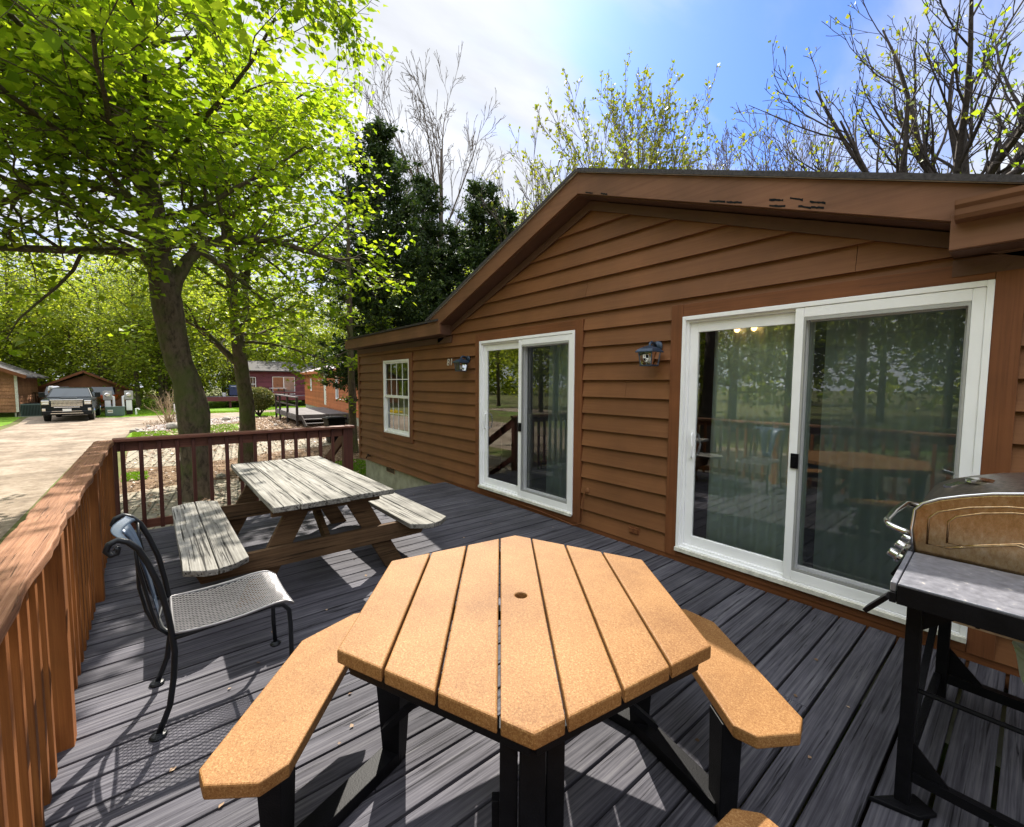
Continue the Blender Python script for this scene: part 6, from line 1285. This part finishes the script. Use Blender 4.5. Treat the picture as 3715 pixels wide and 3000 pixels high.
# a tree standing behind the camera on the road side whose bough hangs into the top of the view
def overhang():
    T = Tree(21); P = [dict(wander=0.14, trop=0.02, seg=6, dens=2.8, start=0.2, angle=0.8, ratio=0.5, fall=0.35, rr=0.5, maxl=2.0, flat=0.7, sides=6),
        dict(wander=0.18, trop=0.0, seg=4, dens=5, start=0.15, angle=0.8, ratio=0.45, minl=0.3, maxl=0.8, rr=0.5, sides=4, flat=0.6), dict(wander=0.2, trop=-0.06, seg=3, leaves=16, ref=0.6, spread=0.08, sides=3)]
    m_ = [(-6.2,-9.0,-.62,.26),(-6.2,-9.0,0.5,.21),(-6.15,-8.95,2.5,.18),(-6.1,-8.8,4.5,.15),(-6.1,-8.6,6.5,.11),(-6.1,-8.5,8.5,.07),(-6.0,-8.5,10.0,.03)]
    tp = np.array([q[:3] for q in m_]); T.tube_path(tp, [q[3] for q in m_], 12)
    p = np.array([(-6.1,-8.7,5.6),(-6.2,-7.6,6.6),(-6.3,-6.2,7.3),(-6.3,-4.8,7.55),(-6.2,-3.6,7.4),(-6.1,-2.7,7.0)], float); rad = np.array([.10,.085,.065,.05,.035,.02]); T.tube_path(p, rad, 8); T.children(p, rad, 3.5, 0, P, 0.25)
    for a_, c_, L in [((-6.15,-3.3,7.3), (.05,.75,-.45), 1.6), ((-6.1,-2.9,7.1), (.25,.8,-.55), 1.25), ((-6.2,-3.6,7.4), (.1,.85,-.25), 2.0), ((-6.1,-2.75,7.0), (-.1,.9,-.5), 1.1)]:
        T.branch(np.array(a_), np.array(c_), L, 0.016, 1, P); 
    for q in [[(-6.15,-3.3,7.3),(-6.0,-2.7,6.7),(-5.88,-2.3,6.2),(-5.78,-1.9,5.95)], [(-6.1,-2.9,7.05),(-5.9,-2.3,6.5),(-5.75,-1.95,6.2),(-5.66,-1.65,5.9)], [(-6.2,-3.5,7.2),(-6.0,-3.0,6.6),(-5.9,-2.6,6.25),(-5.85,-2.35,6.0)], [(-6.0,-2.6,6.9),(-5.8,-2.0,6.4),(-5.65,-1.6,6.05),(-5.6,-1.48,5.8)]]:
        q = np.array(q, float); T.tube_path(q, [.02, .014, .010, .006], 5); T.children(q, np.array([.02, .014, .010, .006]), 2.0, 1, P, 0.35)
    for z, az, L, el in [(3.6,-2.2,2.6,.2),(4.2,-3.0,2.8,.25),(4.8,-1.4,2.8,.3),(5.4,-2.6,2.8,.3),(6.0,-.6,2.4,.4),(6.6,3.0,2.6,.4),(7.2,-1.9,2.4,.5),(8.0,-.9,2.0,.6),(8.6,2.7,1.8,.7)]:
        i = np.argmin(abs(tp[:, 2]-z)); b = tp[i]+A3(0, 0, z-tp[i][2]); T.branch(b, A3(math.cos(az)*math.cos(el), math.sin(az)*math.cos(el), math.sin(el)), L, 0.045, 0, P)
    return tree_obj(T, 'overhanging_tree', (-6.2, -9.0, G), 'tree at the road side whose leafy bough hangs into the top of the view', 'tree', 'barkdark', 'leaf', 0.085, horiz=0.5, width=0.42, droop=0.35)
settle(overhang())
# evergreens behind the far corner of the cabin
def evergreen(loc, H, Rb, seed, label, bare=0.0, z0=1.2):
    T = Tree(seed); rs = T.rs; O = A3(*loc); T.tube_path([O+A3(0, 0, z) for z in (0, H*0.3, H*0.6, H*0.85, H)], [.16, .13, .09, .05, .01], 8); z = z0
    while z < H-0.15:
        t = (z-z0)/(H-z0); R = Rb*(1-t)**0.55*(0.45+0.65*rs.rand()) + 0.12
        for k in range(int(5+4*(1-t))):
            az = rs.uniform(0, 6.283); L = R*rs.uniform(0.65, 1.15)
            if rs.rand() < bare: continue
            d = A3(math.cos(az), math.sin(az), -0.05+0.45*t+rs.normal(0, .1)); pts = [O+A3(0, 0, z)]; dd = d/np.linalg.norm(d)
            for j in range(4): dd = dd+rs.normal(0, .08, 3)+A3(0, 0, 0.10); dd /= np.linalg.norm(dd); pts.append(pts[-1]+dd*L/4)
            pts = np.array(pts); T.tube_path(pts, [.022, .016, .012, .008, .004], 3)
            for j in range(int(7+10*L)):
                u = rs.uniform(0.25, 1.0)*4; i = min(int(u), 3); b = pts[i]+(pts[i+1]-pts[i])*(u-i); ax = rs.normal(0, 1, 3); ax[2] = abs(ax[2])*0.4-0.1; ax = ax*0.7+dd; ax /= np.linalg.norm(ax); l2 = rs.uniform(0.15, 0.38)
                q = np.array([b, b+ax*l2*0.5, b+ax*l2]); T.leaves(q, 7, 0.035); T.ld[-1][:] = ax
        z += 0.17
    o = tree_obj(T, 'evergreen_tree', loc, label, 'evergreen tree', 'barkdark', 'needle', 0.14, group='dark evergreens behind the cabin corner', horiz=0.15, width=0.22, droop=0.05, szvar=0.4); print('evergreen', T.n()); return settle(o)
evergreen((-15.7, 3.0, G), 11.2, 3.2, 31, 'tallest dark evergreen tree, just behind the thin young tree', 0.12, 2.0)
evergreen((-18.5, 6.3, G), 11.4, 3.0, 32, 'dark evergreen tree in the middle of the evergreens, with a blunt top', 0.2)
evergreen((-15.4, 7.5, G), 10.4, 2.9, 33, 'shorter dark evergreen tree rising right beside the slope of the gable', 0.1)
evergreen((-15.2, 8.6, G), 9.6, 2.1, 35, 'right-hand dark evergreen tree, its ragged edge reaching towards the gable slope', 0.2)
evergreen((-17.3, 7.4, G), 9.0, 2.8, 34, 'narrow dark evergreen tree standing between two taller evergreens', 0.2)
# bare and budding trees
def upright(loc, H, R, seed, label, name, cat, wm, lm=None, stems=12, lv=0, size=0.1, crown_from=0.30, dens=1.0, r0=.16, fan=0.9, trop=.10, rmin=0.008):
    T = Tree(seed); T.rmin = rmin; rs = T.rs; O = A3(0, 0, 0)
    P = [dict(wander=0.08, trop=trop*0.5, seg=7, dens=1.5*dens, start=0.12, angle=0.55, ratio=0.42, fall=0.2, rr=0.55, minl=1.2, maxl=3.0, sides=5, tip=0.2), dict(wander=0.09, trop=trop, seg=5, dens=2.3*dens, start=0.12, angle=0.5, ratio=0.48, minl=0.5, maxl=1.5, rr=0.55, sides=4, tip=0.3, endleaf=lv*1.2),
         dict(wander=0.11, trop=trop*1.2, seg=4, dens=3.0*dens, start=0.15, angle=0.5, ratio=0.5, minl=0.25, maxl=0.7, rr=0.7, sides=3, tip=0.5, endleaf=lv*1.6), dict(wander=0.12, trop=trop, seg=2, leaves=lv, ref=0.5, spread=0.05, sides=3, tip=0.5)]
    hb = H*crown_from; T.tube_path([O, O+A3(.03, .02, hb*0.5), O+A3(0, 0, hb)], [r0*1.15, r0, r0*0.9], 10); top = O+A3(0, 0, hb); n0 = len(T.paths)
    T.tube_path([top, top+A3(.1, .05, (H-hb)*0.25), top+A3(0, .1, (H-hb)*0.5)], [r0*.9, r0*.6, r0*.3], 8)
    for k in range(stems):
        az = 2.399*k+rs.uniform(-.3, .3); el = fan*math.sqrt((k+0.5)/stems); d = A3(math.cos(az)*math.sin(el), math.sin(az)*math.sin(el), math.cos(el)); L = (H-hb)*rs.uniform(0.7, 0.9)
        T.branch(top+A3(0, 0, (H-hb)*0.3*rs.rand()-hb*0.1), d, L*(1-0.15*el), r0*0.40, 0, P)
    allp = np.concatenate([p for p, _, _ in T.paths]); zm = np.percentile(allp[:, 2], 99.8); rm = np.percentile(np.hypot(allp[:, 0], allp[:, 1]), 97); sz = H/zm; sr = R/rm
    S_ = A3(sr, sr, sz); Oo = A3(*loc); T.paths = [(p*S_+Oo, r, q) for p, r, q in T.paths]; T.lp = [p*S_+Oo for p in T.lp]
    o = tree_obj(T, name, loc, label, cat, wm, lm, size, horiz=0.2, width=0.42, droop=-0.1); print(name, T.n(), len(T.paths)); return settle(o)
upright((-20.7, 8.5, G), 20.3, 4.2, 41, 'tall bare tree with an open crown above the evergreens', 'bare_tree', 'bare tree', 'twig', None, 7, 0, crown_from=0.5, dens=0.85, r0=.15, fan=0.8, trop=.03, rmin=.010)
upright((-25.0, 7.0, G), 19.2, 3.8, 42, 'bare tree low behind the evergreens, left of the tallest bare crown', 'bare_tree', 'bare tree', 'twig', None, 7, 0, crown_from=0.5, dens=0.8, r0=.13, fan=0.9, trop=.03, rmin=.010)
upright((-12.6, 14.3, G), 17.0, 4.3, 43, 'dense budding tree with yellow-green leaf tufts above the gable peak', 'budding_tree', 'tree', 'twig', 'budleaf', 20, 1.6, 0.15, 0.38, dens=0.95, r0=.17, fan=0.95, rmin=.009)
upright((-14.9, 10.6, G), 14.3, 3.0, 44, 'sparser budding tree rising just left of the gable peak', 'budding_tree', 'tree', 'twig', 'budleaf', 12, 0.7, 0.13, 0.40, dens=0.8, r0=.12, fan=0.75)
for i, (x, y, h) in enumerate([(-12.6, 21.6, 16.6), (-10.6, 24.4, 17.0), (-8.2, 22.5, 15.6), (-17.8, 12.4, 13.6)]):
    upright((x, y, G), h, 3.8, 45+i, ['bare twiggy tree right of the dense budding tree', 'bare twiggy tree in the dip between the two big budding trees', 'low bare twiggy tree over the middle of the roof line', 'bare twiggy tree between the evergreens and the gable peak'][i], 'bare_tree', 'bare tree', 'twig', 'budleaf', 14, 0.12, 0.12, 0.45, dens=0.85, r0=.12, fan=0.8, rmin=.013)
upright((-1.7, 13.2, G), 14.4, 5.4, 51, 'big spreading budding tree with heavy limbs above the right end of the roof', 'budding_tree', 'tree', 'barkdark', 'budleaf', 17, 0.9, 0.10, 0.40, dens=0.9, r0=.30, fan=1.2)
upright((0.9, 10.4, G), 12.4, 3.6, 52, 'dark-twigged tree with fresh green leaves at the top right corner', 'budding_tree', 'tree', 'barkdark', 'leaf', 12, 1.0, 0.11, 0.40, dens=0.8, r0=.18, fan=1.0)
# generic woodland trees: two prototypes, copied; also the ones behind the camera that the glass reflects
def woodland(seed, H, label, loc, size=0.20, low=0.16, R=4.2, cnt=26):
    T = Tree(seed); rs = T.rs; P = [dict(wander=0.12, trop=0.03, seg=5, dens=2.6, start=0.15, angle=0.8, ratio=0.5, fall=0.3, rr=0.5, minl=0.8, maxl=2.1, flat=0.7, sides=4), dict(wander=0.2, trop=0.0, seg=3, leaves=cnt*0.7, ref=0.9, spread=0.30, sides=3)]
    O = A3(0, 0, 0); tp = np.array([O, (0.05, 0.05, H*0.25), (0.1, -0.05, H*0.5), (0.0, 0.1, H*0.75), (0, 0, H)]); T.tube_path(tp, [.20, .16, .12, .07, .02], 8)
    for k in range(30):
        z = H*(low+(0.97-low)*k/29); az = k*2.4+rs.uniform(-.3, .3); t = (z/H-low)/(1-low); L = R*(1-0.72*abs(t-0.35)**1.3*1.6)*rs.uniform(0.7, 1.15); el = 0.1+0.7*t; i = min(int(z/H*4), 3); f = z/H*4-i; T.branch(tp[i]*(1-f)+tp[i+1]*f, A3(math.cos(az)*math.cos(el), math.sin(az)*math.cos(el), math.sin(el)), L, 0.05, 0, P)
    r = thing('woodland_tree', label, 'tree', (0, 0, 0), 'woodland trees beyond the road'); link('trunk', T.wood_mesh('trunk'), 'bark', r); link('crown', T.leaf_mesh('crown', size, horiz=0.55, width=0.45, droop=0.15), 'leaf2', r); r.location = loc; print('wood', T.n()); return r
W0 = woodland(61, 11.0, 'woodland tree with a straight grey trunk left of the shed roof', (-49.9, -6.8, G)); W1 = woodland(62, 8.0, 'x', (-46, -3.0, G), low=0.05, R=3.3)
W2_ = woodland(63, 13.0, 'x', (-54, -1, G), low=0.25, R=4.8)
spots = [((-45.5, -4.4), 0, 1.0), ((-46.2, -2.7), 2, .95), ((-50.5, 0.0), 0, 1.1), ((-53.5, 9.8), 0, 1.0), ((-57.5, 2.6), 2, 1.1), ((-51.5, -11.9), 2, 1.0), ((-55.5, -10.8), 0, 1.1), ((-44.0, -14.5), 0, .9),
         ((-60, -16), 2, 1.2), ((-63, -7), 2, 1.2), ((-62, -2), 0, 1.3), ((-65, 5), 2, 1.2), ((-60, 9), 2, 1.1), ((-57, 15), 0, 1.3), ((-50, 17), 2, 1.1), ((-44, 18), 0, 1.2), ((-38, 16), 2, 1.0), ((-70, -22), 0, 1.4), ((-56, -21), 2, 1.2), ((-48, -20), 0, 1.1),
         ((-32, 15), 0, 1.1), ((-26, 17), 2, 1.0), ((-54, -5.5), 1, 1.0), ((-48.5, -1.2), 1, .8), ((-52, 4), 1, .9), ((-50.5, -8.6), 1, .9), ((-56, -14), 1, 1.1), ((-47.5, -16.5), 1, 1.0), ((-58, 7), 1, 1.1), ((-47, 1.8), 1, .62), ((-61, -11), 1, 1.2), ((-50, -13), 1, .9), ((-67, 0), 1, 1.4), ((-24, 9.5), 0, .85), ((-20, 15), 2, .9)]
hows = ['beside the electric meters', 'right of the electric meters', 'behind the lawn, seen just left of the big linden trunk', 'rising behind the plum cabin', 'deep in the wood left of the plum cabin', 'behind the cedar cabin roof', 'thin trunk right of the cedar cabin roof', 'overhanging the cedar cabin',
        'far left background', 'far behind the pickup truck', 'far behind the shed', 'far behind the plum cabin deck', 'tall, left of the plum cabin roof', 'tall, behind the second plum cabin', 'right of the plum cabins', 'behind the orange cabin roof, left', 'behind the orange cabin roof, right', 'farthest left background', 'left edge background, tall', 'left edge background, near the cedar cabin',
        'seen above the ridge of the orange cabin', 'between the orange cabin and the evergreens', 'bushy, behind the low shed', 'bushy, behind the electric meters', 'bushy, behind the dark blue grill', 'bushy, left of the shed roof', 'bushy, behind the cedar cabin', 'bushy, at the left edge', 'bushy, behind the plum deck', 'small and bushy, at the end of the plum deck', 'bushy, far behind the boats', 'bushy, right of the cedar cabin', 'bushy, deep in the wood', 'leaning over the orange cabin', 'behind the evergreens']
W1['label'] = 'bushy low woodland tree behind the transformer box'; W2_['label'] = 'tall woodland tree behind the shed ridge'
for ((x, y), k, s), h in zip(spots, hows):
    copy_tree((W0, W1, W2_)[k], (x, y, G), rnd.uniform(0, 6.28), (s*rnd.uniform(.9, 1.1), s*rnd.uniform(.9, 1.1), s), 'leafy woodland tree '+h)
behind = [(-9, -17), (-4, -15.5), (-1.5, -24), (3.5, -16), (8, -17), (12, -23), (-14, -24), (-20, -16.5), (-26, -25), (17, -16), (6, -27), (-6, -30), (1, -34), (-33, -22), (-12, -13.5), (4, -20), (-8, -21), (9.5, -20), (-17, -20), (14, -27), (-3, -28), (21, -22), (-24, -19), (-1, -19.5), (6.5, -31), (-11, -33), (26, -17), (31, -25)]
for i, (x, y) in enumerate(behind):
    c = copy_tree((W0, W2_)[i % 2], (x, y, G), rnd.uniform(0, 6.28), (1.0, 1.0, rnd.uniform(.9, 1.1)), 'leafy woodland tree across the road behind the camera, mirrored in the door glass'); c['group'] = 'trees mirrored in the glass'
# far wood as one mass
def farwood():
    rs = np.random.RandomState(77); P = []; 
    for k in range(900):
        t = rs.rand(); 
        if t < 0.6: x, y = -78+rs.normal(0, 3), rs.uniform(-60, 45)
        elif t < 0.8: x, y = rs.uniform(-78, 20), 42+rs.normal(0, 3)
        else: x, y = rs.uniform(-78, 60), -52+rs.normal(0, 3)
        c = np.array([x, y, G+rs.uniform(0.3, 13.5)]); P.append(c+rs.normal(0, 1.25, (42, 3)))
    P = np.concatenate(P); P = P[P[:, 2] > G]; T = Tree(78); T.lp = [P]; T.ld = [rs.normal(0, 1, P.shape)]; o = link('distant_wood', T.leaf_mesh('distant_wood', 0.75, horiz=0.4, width=0.5), 'leaf2'); o['kind'] = 'stuff'; tag(o, 'distant leafy wood closing the view beyond the cabins', 'wood')
farwood()
# ------------------------------------------------------------------ shrubs, grass, stones
def shrub():
    T = Tree(91); rs = T.rs; O = A3(-32.0, 1.7, G)
    for k in range(9):
        az = k*0.7; d = A3(math.cos(az)*0.7, math.sin(az)*0.7, 1.0); T.branch(O, d, rs.uniform(.6, .9), .05, 0, [dict(wander=.15, trop=.0, seg=4, dens=0, ratio=.5, sides=5), dict()][:1])
    T.lp = []; T.ld = []; n = 9500; v = rs.normal(0, 1, (n, 3)); v /= np.linalg.norm(v, axis=1)[:, None]; r = rs.uniform(.72, 1.0, n)[:, None]+rs.normal(0, .03, (n, 1)); P = O+A3(0, 0, 1.12)+v*r*A3(.88, .88, .74); P = P[P[:, 2] > G+.42]; T.lp = [P]; T.ld = [P-(O+A3(0, 0, 1.1))]
    return settle(tree_obj(T, 'round_shrub', tuple(O), 'round clipped olive shrub left of the porch rail', 'shrub', 'barkdark', 'boxleaf', 0.085, horiz=0.0, width=.3, droop=-.1))
shrub()
def bareshrub():
    T = Tree(92); rs = T.rs; O = A3(-29.7, -2.95, G); P = [dict(wander=.10, trop=.02, seg=5, dens=3.2, start=.3, angle=.6, ratio=.4, minl=.2, maxl=.6, rr=.6, sides=4), dict(wander=.15, trop=.03, seg=3, dens=4, start=.2, angle=.6, ratio=.5, minl=.12, maxl=.3, rr=.7, sides=3), dict(wander=.2, seg=2, leaves=0, sides=3, tip=.6)]
    for k in range(22):
        az = rs.uniform(0, 6.28); el = rs.uniform(.15, .75); T.branch(O+A3(*(rs.normal(0, .1, 2)), 0), A3(math.cos(az)*math.sin(el), math.sin(az)*math.sin(el), math.cos(el)), rs.uniform(1.2, 1.9), .022, 0, P)
    T.lp = []
    r = thing('bare_shrub', 'bare straw-coloured twiggy shrub in front of the white marker post', 'shrub', tuple(O)); link('stems', T.wood_mesh('stems'), 'twigpale', r); return settle(r)
bareshrub()
def blades(name, regions, n, h, m, label, cat='grass', z=G+0.01, w=0.012):
    rs = np.random.RandomState(len(name)+n); P = []
    for (x0, x1, y0, y1, wt) in regions: k = int(n*wt); P.append(np.stack([rs.uniform(x0, x1, k), rs.uniform(y0, y1, k), np.full(k, z)], 1))
    P = np.concatenate(P); k = len(P); az = rs.uniform(0, 6.28, k); s_ = np.stack([np.cos(az), np.sin(az), np.zeros(k)], 1)*w; tp = rs.normal(0, .35, (k, 3)); tp[:, 2] = 1; tp = tp/np.linalg.norm(tp, axis=1)[:, None]*(h*rs.uniform(.5, 1.2, k))[:, None]
    v = np.stack([P-s_, P+s_, P+tp], 1).reshape(-1, 3); o = link(name, np_mesh(name, v, np.arange(3*k).reshape(k, 3)), m); o['kind'] = 'stuff'; return tag(o, label, cat)
blades('grass_blades', [(-24.4, -20.4, -4.3, -3.2, .16), (-26.5, -22.6, -3.0, -.6, .12), (-38.5, -36.5, -6.2, 1.5, .2), (-43, -38, 1.5, 7, .15), (-7.0, -6.12, -4.2, -2.4, .06), (-13.6, -12.6, -4.2, -3.8, .03), (-12.2, -9.9, -.8, .8, .08), (-35.5, -31.5, 1.8, 5, .1), (-46, -38.5, -5.8, -1, .1)], 52000, 0.07, 'grassblade', 'short bright spring grass on the lawns and verges')
def litter(name, x0, x1, y0, y1, n, size, m, label):
    rs = np.random.RandomState(n); T = Tree(n); P = np.stack([rs.uniform(x0, x1, n), rs.uniform(y0, y1, n), np.full(n, G+0.03)+rs.uniform(0, .03, n)], 1); T.lp = [P]; T.ld = [rs.normal(0, 1, P.shape)*A3(1, 1, .1)]; o = link(name, T.leaf_mesh(name, size, horiz=.9, width=.45, droop=0), m); o['kind'] = 'stuff'; return tag(o, label, 'leaves')
MT['deadleaf'] = leafm('dry_leaf', (0.10, 0.06, 0.035), (0.24, 0.15, 0.09), (0.42, 0.30, 0.2), (1, 1, 1), 0.15)
litter('fallen_leaves', -16, -6.9, -4.2, 3.2, 5200, 0.06, 'deadleaf', 'dry brown leaves scattered over the mulch and pavers')
litter('fallen_leaves', -31, -16, -4.0, 4.2, 9000, 0.08, 'deadleaf', 'dry brown leaves covering the tree bed before the porch')
rs_ = np.random.RandomState(9); Tl = Tree(9); n_ = 70; Pl = np.stack([rs_.uniform(-5.8, -.2, n_), rs_.uniform(-3.95, -.15, n_), np.full(n_, 0.006)], 1); Tl.lp = [Pl]; Tl.ld = [rs_.normal(0, 1, Pl.shape)*A3(1, 1, 0)]
fo = link('fallen_leaves', Tl.leaf_mesh('fallen_leaves', 0.022, horiz=.97, width=.4, droop=0, fold=.12), 'deadleaf'); fo['kind'] = 'stuff'; tag(fo, 'tiny dry leaf bits scattered on the deck boards', 'leaves')
blades('yellow_flowers', [(-32.5, -29.6, -10.6, -9.4, 1)], 500, .18, 'bloom', 'yellow flowers in the bed by the cedar cabin', 'flowers', w=.05)
rk = np.random.RandomState(5)
for i, (x, y, s, lab) in enumerate([(-25.4, -2.9, .34, 'largest rounded grey stone at the foot of the bare shrub'), (-29.4, -.4, .26, 'grey stone on the grass between the two linden trunks'), (-24.8, -4.3, .16, 'small stone at the pointed tip of the stone bed'), (-24.4, -4.0, .13, 'small stone just behind the tip of the stone bed'), (-25.6, -4.2, .13, 'small stone on the road edge of the bed'), (-27.2, -3.8, .12, 'little stone farther along the road edge of the bed'),
                                    (-28.4, .3, .14, 'small stone right of the grey stone between the trunks'), (-24.3, 1.1, .12, 'stone in the leaf litter before the porch'), (-11.8, -2.5, .12, 'flat stone edging the near paver path'), (-12.2, -2.9, .10, 'second flat stone edging the near paver path'), (-31.5, -10.2, .2, 'rock in the flower bed at the left edge')]):
    m_ = MB().blob((x, y, G+s*0.35), (s, s*.8, s*.55), .16, 10, 7); solo(m_, 'stone', 'rock', (x, y, G), lab, 'stone', 'stones in the beds', smooth=True)
